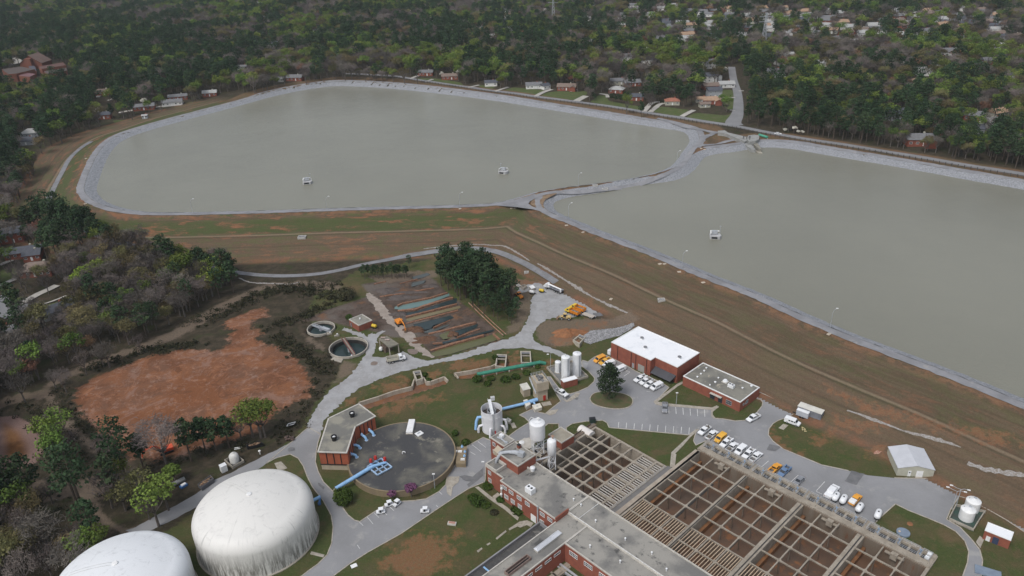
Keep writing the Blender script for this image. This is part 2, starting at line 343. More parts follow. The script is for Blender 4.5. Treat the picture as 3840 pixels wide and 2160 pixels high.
def ground_mat():
    m,nt,b=newmat('ground_soil_and_grass'); b.inputs['Roughness'].default_value=.95; b.inputs['Specular IOR Level'].default_value=.15
    P=wpos(nt)
    def A(n):
        a=nt.nodes.new('ShaderNodeAttribute'); a.attribute_name=n; return a.outputs['Fac']
    n1=noise(nt,P,.035,5,.6); n2=noise(nt,P,.25,6,.65); n3=noise(nt,P,1.1,4,.7); n4=noise(nt,P,.09,6,.7,.5)
    edge=math_(nt,'MULTIPLY_ADD',n2,9.,-4.5)      # ragged borders, metres
    edge2=math_(nt,'MULTIPLY_ADD',n3,2.4,-1.2)
    # forest floor
    col=mixc(nt,ramp(nt,n2,.4,.62),(.040,.034,.021),(.066,.051,.035))
    col=mixc(nt,ramp(nt,n4,.52,.66),col,(.042,.046,.019))
    # mown grass of the works
    g=mixc(nt,ramp(nt,n4,.38,.66),(.058,.074,.024),(.088,.076,.036))
    g=mixc(nt,ramp(nt,n2,.50,.68),g,(.050,.074,.020)); g=mixc(nt,math_(nt,'MULTIPLY',ramp(nt,noise(nt,P,.5,5,.75),.55,.7),.7),g,(.125,.105,.058)); g=mixc(nt,math_(nt,'MULTIPLY',ramp(nt,noise(nt,P,.16,5,.7,.6),.56,.66),.6),g,(.115,.080,.045))
    g=mixc(nt,ramp(nt,n1,.56,.70),g,(.13,.090,.050))
    col=mixc(nt,ramp(nt,math_(nt,'ADD',A('plant'),edge),-1,1),col,g)
    lw=mixc(nt,ramp(nt,n2,.4,.65),(.072,.098,.032),(.098,.105,.045))
    col=mixc(nt,ramp(nt,math_(nt,'ADD',A('lawn'),edge2),-.5,.5),col,lw)
    # embankment: brown winter grass, green drifts and red clay, in mowing lines along the slope
    D=A('dist'); cx=nt.nodes.new('ShaderNodeCombineXYZ'); nt.links.new(D,cx.inputs[0]); 
    sp=nt.nodes.new('ShaderNodeSeparateXYZ'); nt.links.new(P,sp.inputs[0]); 
    cc=nt.nodes.new('ShaderNodeCombineXYZ'); nt.links.new(math_(nt,'MULTIPLY',D,1.5),cc.inputs[2]); nt.links.new(math_(nt,'MULTIPLY',sp.outputs[0],.07),cc.inputs[0]); nt.links.new(math_(nt,'MULTIPLY',sp.outputs[1],.07),cc.inputs[1])
    st=noise(nt,cc.outputs[0],.55,5,.6,.2)
    cc2=nt.nodes.new('ShaderNodeCombineXYZ'); nt.links.new(math_(nt,'MULTIPLY',D,.8),cc2.inputs[2]); nt.links.new(math_(nt,'MULTIPLY',sp.outputs[0],.22),cc2.inputs[0]); nt.links.new(math_(nt,'MULTIPLY',sp.outputs[1],.22),cc2.inputs[1])
    st2=noise(nt,cc2.outputs[0],.3,6,.7,.4)
    e=mixc(nt,ramp(nt,st,.38,.64),(.094,.066,.043),(.118,.086,.057))
    leftish=ramp(nt,sp.outputs[0],40.,-30.)
    gm=math_(nt,'MULTIPLY',ramp(nt,st2,.48,.62),math_(nt,'MULTIPLY_ADD',leftish,.6,.35))
    e=mixc(nt,gm,e,(.082,.094,.036))
    rm=math_(nt,'MULTIPLY',ramp(nt,math_(nt,'SUBTRACT',1.,st2),.52,.64),math_(nt,'MULTIPLY_ADD',leftish,.5,.22))
    e=mixc(nt,rm,e,(.26,.115,.058))
    bench=math_(nt,'SUBTRACT',1.,ramp(nt,math_(nt,'ABSOLUTE',math_(nt,'SUBTRACT',D,29.5)),.1,1.3))
    ub=math_(nt,'MULTIPLY',math_(nt,'MULTIPLY',ramp(nt,D,14.,18.),ramp(nt,D,29.,26.)),math_(nt,'MULTIPLY',ramp(nt,st2,.36,.5),math_(nt,'MULTIPLY_ADD',leftish,.6,.1))); e=mixc(nt,ub,e,(.062,.082,.028)); low=ramp(nt,D,30.,33.); e=mixc(nt,math_(nt,'MULTIPLY',low,.35),e,(.145,.102,.066)); t2=math_(nt,'SUBTRACT',1.,ramp(nt,math_(nt,'ABSOLUTE',math_(nt,'SUBTRACT',D,39.5)),.1,.9)); e=mixc(nt,math_(nt,'MULTIPLY',t2,.5),e,(.07,.055,.035)); t3=math_(nt,'SUBTRACT',1.,ramp(nt,math_(nt,'ABSOLUTE',math_(nt,'SUBTRACT',D,31.)),.1,.8)); e=mixc(nt,math_(nt,'MULTIPLY',t3,.5),e,(.06,.055,.03)); e=mixc(nt,math_(nt,'MULTIPLY',bench,.7),e,(.24,.185,.125))
    fine=noise(nt,P,2.3,3,.75)
    toe=math_(nt,'MULTIPLY',math_(nt,'SUBTRACT',1.,ramp(nt,math_(nt,'ABSOLUTE',math_(nt,'SUBTRACT',D,51.)),1.,4.)),ramp(nt,n4,.42,.6))
    e=mixc(nt,math_(nt,'MULTIPLY',toe,.5),e,(.24,.10,.055))
    lip=math_(nt,'MULTIPLY',math_(nt,'SUBTRACT',1.,ramp(nt,D,10.8,15.)),ramp(nt,n2,.4,.6))
    e=mixc(nt,math_(nt,'MULTIPLY',lip,.75),e,(.21,.115,.065))
    nearbank=ramp(nt,A('relief'),10.,8.5)
    dm=math_(nt,'MULTIPLY',ramp(nt,math_(nt,'ADD',D,edge2),5.,6.),ramp(nt,math_(nt,'ADD',D,math_(nt,'MULTIPLY',edge,.6)),55.,50.))
    dm=math_(nt,'MULTIPLY',dm,nearbank)
    col=mixc(nt,dm,col,e)
    fb=math_(nt,'MULTIPLY',ramp(nt,D,5.,6.),ramp(nt,math_(nt,'ADD',D,edge2),27.,23.)); fb=math_(nt,'MULTIPLY',fb,math_(nt,'SUBTRACT',1.,nearbank))
    col=mixc(nt,fb,col,mixc(nt,ramp(nt,st2,.4,.6),(.150,.092,.055),(.110,.082,.045)))
    # bare earth
    cl=mixc(nt,ramp(nt,n4,.36,.62),(.225,.095,.045),(.155,.078,.048))
    cl=mixc(nt,ramp(nt,n2,.54,.70),cl,(.27,.16,.115)); cl=mixc(nt,ramp(nt,n1,.50,.62),cl,(.185,.075,.034)); nb=noise(nt,P,.05,7,.72,1.6); cl=mixc(nt,math_(nt,'MULTIPLY',ramp(nt,nb,.54,.62),.6),cl,(.25,.155,.12)); cl=mixc(nt,ramp(nt,nb,.47,.40),cl,(.145,.062,.032)); nc=noise(nt,P,.13,7,.75,2.2); cl=mixc(nt,math_(nt,'MULTIPLY',ramp(nt,nc,.54,.62),.45),cl,(.34,.16,.09))
    wv=nt.nodes.new('ShaderNodeTexVoronoi'); wv.feature='DISTANCE_TO_EDGE'; wv.inputs['Scale'].default_value=.11
    dv=nt.nodes.new('ShaderNodeVectorMath'); dv.operation='ADD'; ns=nt.nodes.new('ShaderNodeTexNoise'); ns.inputs['Scale'].default_value=.12; ns.inputs['Detail'].default_value=4; nt.links.new(P,ns.inputs['Vector'])
    sc=nt.nodes.new('ShaderNodeVectorMath'); sc.operation='SCALE'; sc.inputs['Scale'].default_value=22.; nt.links.new(ns.outputs['Color'],sc.inputs[0]); nt.links.new(P,dv.inputs[0]); nt.links.new(sc.outputs[0],dv.inputs[1]); nt.links.new(dv.outputs[0],wv.inputs['Vector'])
    rill=math_(nt,'MULTIPLY',math_(nt,'SUBTRACT',1.,ramp(nt,wv.outputs['Distance'],.0,.05)),ramp(nt,n2,.42,.58))
    cl=mixc(nt,math_(nt,'MULTIPLY',rill,.4),cl,(.29,.20,.165))
    col=mixc(nt,ramp(nt,math_(nt,'ADD',math_(nt,'ADD',A('clay'),edge2),math_(nt,'MULTIPLY',edge,1.3)),-1.2,1.2),col,cl)
    pd=mixc(nt,ramp(nt,A('pond'),3.,7.),(.20,.13,.11),mixc(nt,ramp(nt,n4,.4,.6),(.115,.050,.018),(.175,.085,.035)))
    col=mixc(nt,ramp(nt,math_(nt,'ADD',A('pond'),edge2),-.6,.6),col,pd)
    md=mixc(nt,ramp(nt,n2,.4,.62),(.105,.078,.064),(.07,.052,.041)); md=mixc(nt,ramp(nt,n4,.54,.66),md,(.155,.085,.05)); md=mixc(nt,ramp(nt,n1,.5,.62),md,(.13,.11,.095))
    col=mixc(nt,ramp(nt,math_(nt,'ADD',A('mud'),edge2),-.8,.8),col,md)
    dt=mixc(nt,ramp(nt,n3,.4,.65),(.180,.135,.10),(.125,.098,.074))
    col=mixc(nt,math_(nt,'MULTIPLY',ramp(nt,math_(nt,'ADD',A('dirt'),math_(nt,'MULTIPLY_ADD',edge,.8,edge2)),-1.,1.),.85),col,dt)
    rd=mixc(nt,ramp(nt,n3,.4,.65),(.235,.105,.055),(.19,.115,.065))
    col=mixc(nt,math_(nt,'MULTIPLY',ramp(nt,math_(nt,'ADD',A('red'),math_(nt,'MULTIPLY',edge,2.6)),-2.,2.),.68),col,rd)
    # under water
    col=mixc(nt,ramp(nt,D,.5,-.3),col,(.07,.065,.045))
    gg=math_(nt,'MULTIPLY_ADD',n3,.5,.75); gg=math_(nt,'MULTIPLY',gg,math_(nt,'MULTIPLY_ADD',fine,.7,.65))
    v=nt.nodes.new('ShaderNodeVectorMath'); v.operation='SCALE'; nt.links.new(col,v.inputs[0]); nt.links.new(gg,v.inputs['Scale'])
    nt.links.new(v.outputs[0],b.inputs['Base Color']); bump(nt,b,math_(nt,'ADD',n3,fine),.55,.35); return m
me.materials.append(ground_mat())
# ------------------------------------------------------------------ water
def water_mat(name,c,rough=.16,wave=.05):
    m,nt,b=newmat(name); P=wpos(nt)
    n=noise(nt,P,.012,4,.5); nt.links.new(mixc(nt,ramp(nt,n,.3,.7),c,tuple(x*.9 for x in c)),b.inputs['Base Color'])
    b.inputs['Roughness'].default_value=rough; b.inputs['IOR'].default_value=1.33
    w=noise(nt,mapv(nt,P,(1,1.8,1)),1.1,3,.6); w2=noise(nt,P,.06,3,.5); bump(nt,b,math_(nt,'MULTIPLY_ADD',w2,2.,w),wave,.3); return m
def flat(name,poly,z,m,parent=None,kind=None):
    b=MB(); b.add([(x,y,z) for x,y in (poly if area(poly)>0 else poly[::-1])],[tuple(range(len(poly)))]); o=b.build(name,m,parent); 
    if kind: o['kind']=kind
    return o
WM=water_mat('reservoir_water',(.215,.21,.168),.17,.5)
for R_ in (R1,R2): flat('reservoir_water',R_,ZW,WM,kind='structure')
# ------------------------------------------------------------------ rock lining and crest roads
def offset(P,d):
    P=[np.array(p) for p in P]; n=len(P); sg=-1 if area(P)>0 else 1; out=[]
    for i in range(n):
        t=P[(i+2)%n]-P[(i-2)%n]; t/=np.linalg.norm(t)+1e-9; nn=np.array([-t[1],t[0]])*sg; out.append(P[i]+nn*d)
    return out
RIP=M('riprap_grey_stone',(.31,.318,.335),(.17,.176,.19),scale=1.4,rough=.9,fine=.32,fscale=2.6,bmp=.9,c3=(.16,.16,.165))
CREST=M('crest_gravel',(.25,.25,.262),(.19,.19,.198),scale=.12,rough=.95,fine=.1,fscale=1.5,c3=(.29,.28,.27))
def ring(R_,other,name,mat,d0,d1,nl,lift,guard,jit=0.):
    P=even(R_,2.5,True); n=len(P); b=MB(); lv=[offset(P,d0+(d1-d0)*k/nl) for k in range(nl+1)]
    far=np.array([p for p in lv[-1]]); od=-sdist(other,far[:,0],far[:,1],60.); 
    own=-sdist(R_,far[:,0],far[:,1],60.)
    half=-sdist(other,np.array([p[0] for p in P]),np.array([p[1] for p in P]),60.)
    rows=[]
    for k in range(nl+1):
        a=np.array(lv[k]); dd=d0+(d1-d0)*k/nl
        lim=half/2.+(.1 if guard else -1e9)
        if guard:
            f=np.minimum(dd,lim)/max(dd,1e-6) if dd>0 else np.ones(n)
            base_=np.array(P); a=base_+(a-base_)*np.maximum(f,0)[:,None]
        ja=rng.uniform(-jit,jit,(n,2)) if (jit and k in(nl,)) else 0
        a=a+ja; z=zg(a[:,0],a[:,1])+lift+(rng.uniform(-.12,.16,n) if mat is RIP and 0<k else 0)
        rows.append(np.column_stack([a,z]))
    vs=np.concatenate(rows); fs=[]
    for i in range(n):
        j=(i+1)%n
        if not guard and (od[i]<d1-.5 or od[j]<d1-.5 or own[i]<d1*.8 or own[j]<d1*.8): continue
        for k in range(nl): fs.append((k*n+i,k*n+j,(k+1)*n+j,(k+1)*n+i))
    me=bpy.data.meshes.new(name); me.from_pydata([tuple(v) for v in vs],[],fs); me.materials.append(mat); me.update()
    o=bpy.data.objects.new(name,me); COL.objects.link(o); o['kind']='structure'; return o
for A_,B_ in ((R1,R2),(R2,R1)):
    ring(A_,B_,'riprap_bank',RIP,-1.2,5.95,6,.16,True)
    ring(A_,B_,'crest_road',CREST,6.1,10.2,3,.17,False,.35)
def strip(name,pts,w,mat,lift=.1,step=2.,jit=.0,edge=None,sm=2,kind='structure'):
    P=even(smooth_poly(pts,sm,False),step,False); n=len(P); b=MB(); rows=[]
    wd=w if isinstance(w,(list,tuple)) else None
    for i in range(n):
        t=P[min(i+1,n-1)]-P[max(i-1,0)]; t/=np.linalg.norm(t)+1e-9; nn=np.array([-t[1],t[0]])
        ww=np.interp(i/(n-1),np.linspace(0,1,len(wd)),wd) if wd else w
        for s in (-1,-.34,.34,1):
            q=P[i]+nn*ww/2*s*(1+random.uniform(-jit,jit)*(abs(s)==1)); rows.append((q[0],q[1]))
    a=np.array(rows); z=zg(a[:,0],a[:,1])
    z=z.reshape(n,4); z=np.maximum(z,z.mean(1,keepdims=True)-.25).ravel()+lift
    fs=[(i*4+k,i*4+k+1,i*4+5+k,i*4+4+k) for i in range(n-1) for k in range(3)]
    b.add(np.column_stack([a,z]),fs); o=b.build(name,mat); 
    if kind: o['kind']=kind
    return o
def G11(view,pts): return [PP(u,v,10.7) for u,v in px(view,pts)]
strip('crest_road',G11('e',[(1250,100),(1370,78),(1460,42),(1550,8)])+G11('b',[(1750,1443),(1930,1422),(2130,1392),(2300,1360),(2450,1318),(2560,1262)])+G11('c',[(35,1200),(62,1150),(95,1105),(170,1030),(235,1005)]),3.8,CREST,.30,1.5,.08)
flat('crest_road',G11('e',[(1170,106),(1260,90),(1340,82),(1420,70),(1430,62),(1412,92),(1440,112),(1530,142),(1560,165),(1450,135),(1330,118)]),10.98,CREST,kind='structure')
strip('crest_road',G11('c',[(100,1105),(200,1092),(300,1062),(380,1048),(440,1050)]),3.4,CREST,.31,1.5)
strip('crest_road',G('B2',[(300,850),(470,890),(650,940),(830,1010),(1000,1035),(1200,1085),(1340,1100)]),[3,4,6,4,4,4],CREST,.42,2.)
DRY=M('dry_divider_grass',(.24,.17,.10),(.16,.10,.06),scale=.5,fine=.25)
for pts in ([(1235,92),(1300,62),(1400,30),(1470,12),(1500,12),(1430,48),(1340,78)],[(1425,92),(1445,60),(1520,28),(1640,6),(1600,30),(1540,55),(1520,95),(1540,135),(1450,108)]):
    flat('dry_grass_verge',smooth_poly(G11('e',pts),2),10.92,DRY,kind='structure')
# toe road, service tracks
TOE=M('worn_asphalt_track',(.215,.215,.225),(.16,.16,.165),scale=.25,fine=.12,c3=(.15,.15,.15))
strip('service_road',G('a',[(690,1070),(620,1110),(560,1160),(505,1230),(460,1320),(420,1400),(395,1449)])+G('d',[(375,30),(366,80),(375,140)]),3.6,TOE,.22,2.,.05)
strip('service_road',G('d',[(640,290),(720,330),(900,380),(1100,440),(1300,490),(1500,530),(1700,590),(1800,612),(2000,633),(2200,636),(2400,622)])+G('e',[(0,590),(150,550),(300,522),(470,488),(600,468),(700,452),(850,432),(1030,428),(1130,440),(1250,478),(1400,550),(1520,620),(1620,685)]),3.4,TOE,.16,2.,.05)
ROCKS=M('washed_stone',(.33,.32,.31),(.20,.17,.14),scale=2.,fine=.35,fscale=3.5,bmp=.5,c3=(.22,.16,.11))
for pts,w_ in ((G('e',[(1480,540),(1600,610),(1760,710),(1900,800),(2060,870),(2160,915)]),[.5,1.4,.6,1.8,.5,1.5,.6]),(G('d',[(1800,650),(1900,690),(2050,690),(2200,700),(2260,680)]),[.8,1.2,.8]),(G('j',[(1240,200),(1500,290),(1700,370),(1900,410),(2100,480)]),[.5,1.2,.5,1.6,.4]),(G('j',[(2150,600),(2300,655),(2576,690)]),[1.4,1.8,1.4]),
             (G('e',[(620,430),(800,412),(1000,392),(1190,395),(1300,440),(1420,520)]),[.5,.9,.6,1.,.5])):
    strip('stone_ditch',pts,w_,ROCKS,.14,1.,.5)
# ------------------------------------------------------------------ paved and gravelled ground of the works (flat ground, level 0)
ASPH=M('aged_asphalt',(.255,.255,.262),(.21,.21,.214),scale=.06,fine=.08,fscale=1.3,c3=(.30,.295,.285),rough=.9)
ASPH2=M('patched_asphalt',(.12,.12,.123),(.16,.16,.162),scale=.4,fine=.1)
GRAV=M('crushed_stone',(.33,.33,.335),(.27,.265,.262),scale=.22,fine=.13,fscale=1.6,c3=(.38,.372,.365),rough=.95)
CONC=M('weathered_concrete',(.38,.345,.29),(.29,.26,.215),scale=.7,fine=.15,c3=(.20,.18,.15))
KERB=M('kerb_concrete',(.42,.385,.33),(.33,.29,.24),scale=.6,fine=.15)
PAINT=M('road_paint_white',(.72,.72,.70),(.5,.5,.49),scale=2.,fine=.2)
_lev=[.02]
def paved(name,poly,mat,jit=0.,kerb=False,sm=0,kw=.28,kh=.12,kskip=None,step=1.3):
    if sm: poly=smooth_poly(poly,sm)
    if jit:
        P=resample(poly,step); poly=[tuple(p+np.array([random.gauss(0,jit),random.gauss(0,jit)])) for p in P]
    _lev[0]+=.006; o=flat(name,poly,_lev[0],mat,kind='structure')
    if kerb:
        P=[np.array(p) for p in poly]; n=len(P); k=MB(); sg=1 if area(poly)>0 else -1
        for i in range(n):
            a,b_=P[i],P[(i+1)%n]; d=np.linalg.norm(b_-a)
            if d<.05 or (kskip and kskip((a+b_)/2)): continue
            t=(b_-a)/d; nn=np.array([-t[1],t[0]])*sg
            c=(a+b_)/2-nn*kw*.1; k.box((c[0],c[1],kh/2+.012),(d+.1,kw,kh),math.atan2(t[1],t[0]))
        q=k.build('kerb',KERB); q['kind']='structure'
    return o
def V(view,*pts,z=0.): return W(view,list(pts),z)
RS=V('h',(2200,440),(2300,350),(2330,330),(2420,380),(2400,440),(2385,520),(2380,590),(2400,660),(2440,740),(2500,800),(2576,870),(2590,940),(2626,990),(2676,1030),(2716,1040),(2820,970),(2926,905),(3026,888),(3136,880),(3216,868),(3316,812),(3366,760),(3376,700),(3416,640),(3444,605),(3511,590),(3526,470),(3646,405),(3740,440),(3740,560),(3666,600),(3661,720),(3656,740),(3536,790),(3426,860),(3276,960),(3026,1130),(2776,1270),(2636,1360),(2516,1449),(2400,1560),(2100,1560),(2280,1449),(2330,1410),(2400,1360),(2470,1290),(2505,1200),(2515,1080),(2500,990),(2440,880),(2400,830),(2360,780),(2320,700),(2290,620),(2250,560),(2190,530),(2080,560),(2010,600))
paved('road',RS,ASPH,kerb=True,kskip=lambda c:c[1]>222 or c[1]<120)
paved('road',V('h',(2200,440),(2000,540),(1800,640),(1620,725),(1450,850),(1300,930),(1150,1010),(1030,1080),(940,1105),(1000,1135),(1120,1115),(1230,1060),(1400,975),(1560,885),(1700,800),(1850,705),(1960,640),(2010,600),(2100,555)),ASPH,.12)
RN=V('l',(790,1190),(770,1150),(700,1040),(640,930),(580,815),(540,740),(600,740),(640,800),(740,930),(830,1010),(880,1040),(960,1050),(1100,1010),(1280,930),(1390,830),(1400,760),(1290,640),(1190,560),(1165,500),(1180,440),(1280,470),(1400,380),(1530,330))+V('o',(80,445),(250,530),(400,620),(560,690),(700,750),(800,815),(640,985),(625,1000),(650,1025),(730,1035),(1000,1055),(1310,1085),(1325,1150),(1360,1190),(1450,1195),(1600,1222),(1740,1212),(1850,1135),(1925,1040))+\
   V('j',(605,140),(590,118),(560,112),(575,60),(566,5),(600,20),(700,80),(880,150),(850,215),(800,250),(720,275),(680,300),(650,340),(645,385),(680,432),(760,492),(900,550),(1050,612),(1250,655),(1400,690),(1600,710),(1900,715),(2576,712),(3100,700),(3100,830),(2576,808),(2345,815),(2370,880),(2440,950),(2576,1045),(2750,1160),(2750,1230),(2576,1115),(2440,1025),(2300,945),(2130,860),(2085,848),(2020,950),(1990,1022),(2090,1080),(2180,1175),(2240,1250),(2262,1330),(2250,1449),(2230,1560),(2080,1560),(2115,1449),(2150,1350),(2160,1265),(2130,1185),(2060,1112),(1970,1062),(1850,1012),(1700,952),(1605,905),(1510,990))+\
   [L(53.5,6.3),L(-1,6.6)]+V('j',(100,462),(82,430),(108,340))+V('o',(1040,1390),(80,1300),(50,1240),(0,1212))+V('i',(1960,275),(1850,282),(1740,300),(1697,330),(1700,368),(1780,408),(1720,470),(1650,400),(1640,300),(1560,300),(1440,400),(1300,440),(1240,440),(1265,395),(1330,345),(1420,290),(1385,255),(1345,235),(1440,190),(1490,215),(1540,225),(1600,175),(1655,132))
paved('road',RN,ASPH,kerb=True,kskip=lambda c:(c[0]>100 and c[1]>180) )
# traffic island
ISL=smooth_poly(V('i',(1872,118),(1890,80),(1930,62),(2040,58),(2140,75),(2195,105),(2203,145),(2170,180),(2090,192),(1990,183),(1900,155)),2)
GRASSM=M('mown_grass',(.060,.078,.024),(.105,.080,.040),scale=.35,fine=.25,fscale=2.5,rough=.95,c3=(.085,.06,.034))
b=MB(); b.prism(ISL,.02,.16); o=b.build('grass_island',GRASSM); o['kind']='structure'
k=MB(); P=[np.array(p) for p in ISL]
for i in range(len(P)):
    a,c=P[i],P[(i+1)%len(P)]; t=(c-a); dd=np.linalg.norm(t); k.box(((a+c)[0]/2,(a+c)[1]/2,.11),(dd+.12,.35,.2),math.atan2(t[1],t[0]))
k.build('kerb',KERB)['kind']='structure'
paved('gravel_road',V('e',(60,1395),(130,1310),(185,1215),(207,1130),(200,1075),(235,1062),(272,1080),(262,1160),(235,1240),(300,1252),(400,1232),(470,1200),(560,1250),(650,1275),(760,1255),(900,1222),(1000,1192),(1100,1155),(1200,1125),(1300,1090),(1350,1060),(1385,1000),(1420,930),(1430,860),(1440,800),(1470,765),(1400,750),(1330,770),(1330,720),(1450,690),(1540,680),(1600,660),(1650,690),(1700,740),(1760,790),(1850,850),(1900,890),(1955,930),(1900,950),(1800,930),(1700,960),(1620,950),(1560,960),(1490,1000),(1450,1060),(1440,1110),(1500,1150),(1620,1190),(1750,1245),(1860,1300),(1850,1345),(1720,1272),(1600,1222),(1450,1185),(1350,1175),(1200,1186),(1050,1222),(900,1260),(750,1288),(600,1320),(400,1372),(250,1430))+V('h',(2700,40),(2640,85),(2576,150),(2480,230),(2440,290),(2425,385),(2300,355),(2320,300),(2380,200),(2440,110),(2500,40)),GRAV,.28,step=1.)
paved('gravel_lane',V('n',(1300,720),(1180,640),(980,570),(830,520),(800,560),(960,640),(1120,700),(1250,790),(1330,830),(1420,800),(1400,740),(1500,640),(1580,590),(1500,570),(1380,640)),GRAV,.3,step=1.)
paved('worn_concrete_track',V('A3',(130,330),(200,330),(330,420),(400,500),(480,600),(580,730),(640,820),(740,850),(830,930),(880,970),(1010,1150),(1120,1240),(1200,1330),(1080,1310),(930,1210),(800,1110),(640,970),(560,850),(430,740),(330,640),(250,520),(150,410)),M('pale_worn_track',(.33,.285,.245),(.26,.215,.18),scale=.3,fine=.2,c3=(.22,.19,.165)),.35,step=1.)
for pts in ([(770,1205),(830,1190),(930,1210),(950,1250),(900,1285),(800,1270)],[(230,1380),(330,1400),(300,1449),(190,1449)]):
    paved('muddy_puddle',smooth_poly(V('A3',*pts),2),M('puddle_mud',(.20,.155,.125),(.16,.12,.10),scale=.5,rough=.45),.05)
# darker patches in the asphalt
for view,pts in (('i',[(890,700),(930,690),(990,700),(1050,650),(1075,625),(1080,680),(1010,745),(960,780),(950,760),(975,740),(920,725)]),('i',[(1690,110),(1720,90),(1740,95),(1790,105),(1780,125),(1745,110),(1700,125)]),('j',[(1270,655),(1370,680),(1310,765),(1225,735)]),('j',[(655,455),(740,475),(700,510),(630,495)]),
                 ('A5',[(1990,910),(2030,915),(2090,970),(2080,1000),(2040,975)]),('A5',[(1590,460),(1640,425),(1690,440),(1680,470),(1600,485)]),('p',[(1320,190),(1360,160),(1435,180),(1430,215),(1330,220)]),('A2',[(2050,830),(2200,820),(2260,880),(2180,900),(2070,870)]),('i',[(1880,300),(1910,295),(1905,330),(1870,325)])):
    paved('asphalt_patch',V(view,*pts),ASPH2,.1)
for view,pts in (('i',[(1560,205),(1640,190),(1615,225),(1575,240),(1540,225)]),('i',[(1660,110),(1700,125),(1770,70),(1800,68),(1790,95),(1730,130),(1700,140)]),('i',[(800,700),(890,700),(885,740),(840,780),(830,850),(800,830),(790,760)])):
    paved('concrete_patch',V(view,*pts),CONC,.05)
# pavements and slabs
def slab(name,poly,h=.14,mat=None,kind='structure'):
    b=MB(); b.prism(poly,.0,h); o=b.build(name,mat or CONC); 
    if kind: o['kind']=kind
    return o
slab('pavement',V('o',(615,985),(900,775),(960,745),(975,765),(910,800),(665,988),(800,1012),(1320,1060),(1375,1035),(1405,1050),(1330,1110),(1330,1150),(1365,1190),(1340,1192),(1312,1160),(1308,1080),(700,1030),(640,1015)))
slab('pavement',V('j',(105,340),(125,345),(60,400),(0,470),(-60,530))+V('s',(1850,390),(1830,560),(1765,560),(1785,370)),.12)
slab('pavement',V('i',(1010,780),(1035,775),(1130,850),(1250,930),(1340,1010),(1330,1030),(1235,950),(1110,865)),.12)
slab('pavement',V('i',(1140,850),(1180,820),(1200,840),(1160,870)),.12)
slab('pavement',V('i',(1345,1040),(1400,1030),(1450,1050),(1430,1080),(1400,1065),(1350,1085),(1330,1075),(1270,1105),(1262,1095)),.1)
for p_ in ([(1165,1165),(1240,1105),(1247,1115),(1175,1175)],[(1022,1260),(1060,1235),(1065,1245),(1032,1273)],[(1095,1210),(1120,1198),(1126,1205),(1105,1220)]): slab('concrete_slab',V('i',*p_),.1)
slab('concrete_slab',V('A5',(1410,645),(1500,620),(1585,710),(1465,760)),.12)
slab('concrete_slab',V('n',(580,1110),(640,1060),(820,1080),(770,1165)),.25)
slab('concrete_slab',V('A7',(480,930),(620,810),(775,850),(630,985)),.15)
slab('concrete_slab',V('k',(1205,150),(1365,125),(1395,185),(1240,215)),.15)
slab('concrete_slab',V('k',(645,530),(715,510),(760,600),(690,615)),.2)
slab('pavement',V('r',(1030,950),(1210,950),(1260,1075),(1050,1070)),.06)
slab('pavement',V('m',(1130,1110),(1210,1170),(1140,1330),(1060,1220)),.06)
slab('concrete_slab',V('h',(2350,1265),(2450,1290),(2440,1310),(2340,1285)),.12)
b=MB()
def seg(view,a,c,w=.13,zz=.09):
    p,q=[np.array(t) for t in W(view,[a,c])]; d=q-p; m=(p+q)/2; b.add([(p[0]-d[1]/np.linalg.norm(d)*w/2,p[1]+d[0]/np.linalg.norm(d)*w/2,zz),(p[0]+d[1]/np.linalg.norm(d)*w/2,p[1]-d[0]/np.linalg.norm(d)*w/2,zz),(q[0]+d[1]/np.linalg.norm(d)*w/2,q[1]-d[0]/np.linalg.norm(d)*w/2,zz),(q[0]-d[1]/np.linalg.norm(d)*w/2,q[1]+d[0]/np.linalg.norm(d)*w/2,zz)],[(0,1,2,3)])
for k in range(10):
    f=k/9.; x0=193+(1045-193)*f; seg('o',(x0+2,1235+65*f),(x0-5,1302+78*f),.17)
for k in range(6):
    x0=795+(1228-795)*k/5.; seg('o',(x0,1048+36*k/5),(x0+6,1130+42*k/5),.17)
for p_ in ([(185,2),(245,0)],): pass
for a,c in (((345,560),(495,670)),((245,620),(405,745)),((205,745),(305,805))): seg('z',a,c)
for a,c in (((135,1042),(165,1070)),((195,1005),(240,1058)),((248,975),(285,1010)),((310,955),(345,990)),((358,922),(398,958)),((735,810),(760,835)),((120,1215),(140,1245)),((715,915),(730,930))): seg('i',a,c)
for a,c in (((595,555),(528,612)),((648,582),(580,640)),((704,608),(690,622)),((815,658),(745,720)),((872,690),(805,750)),((930,716),(862,780)),((1072,738),(1008,808)),((1008,812),(1050,832)),((1190,798),(1180,812)),((255,385),(212,430))): seg('j',a,c,.16)
for a,c in (((150,545),(190,560)),((255,600),(330,630)),((330,630),(255,682)),((265,605),(205,650)),((575,870),(530,862))): seg('o',a,c,.16)
b.build('road_marking',PAINT)['kind']='structure'
# sheet water in pools
PM=dict(teal=water_mat('pool_teal',(.14,.215,.205),.12,.03),dark=water_mat('pool_dark',(.035,.05,.052),.1,.03),tan=water_mat('pool_tan',(.20,.17,.10),.2,.03),grey=water_mat('pool_grey',(.08,.09,.085),.12,.03),olive=water_mat('pool_olive',(.115,.115,.055),.15,.03))
for k,p_ in POOLW: 
    c=np.mean(p_,0); q=[tuple(c+(np.array(a)-c)*1.10) for a in p_]; flat('pool_water',q,-.4,PM[k],kind='structure')
RUST=M('rust_stained_silt',(.20,.085,.035),(.14,.07,.04),scale=.4,rough=.6,c3=(.26,.15,.09))
for ch in (CH1,CH2): flat('channel_bed',ch,-1.35,RUST,kind='structure')
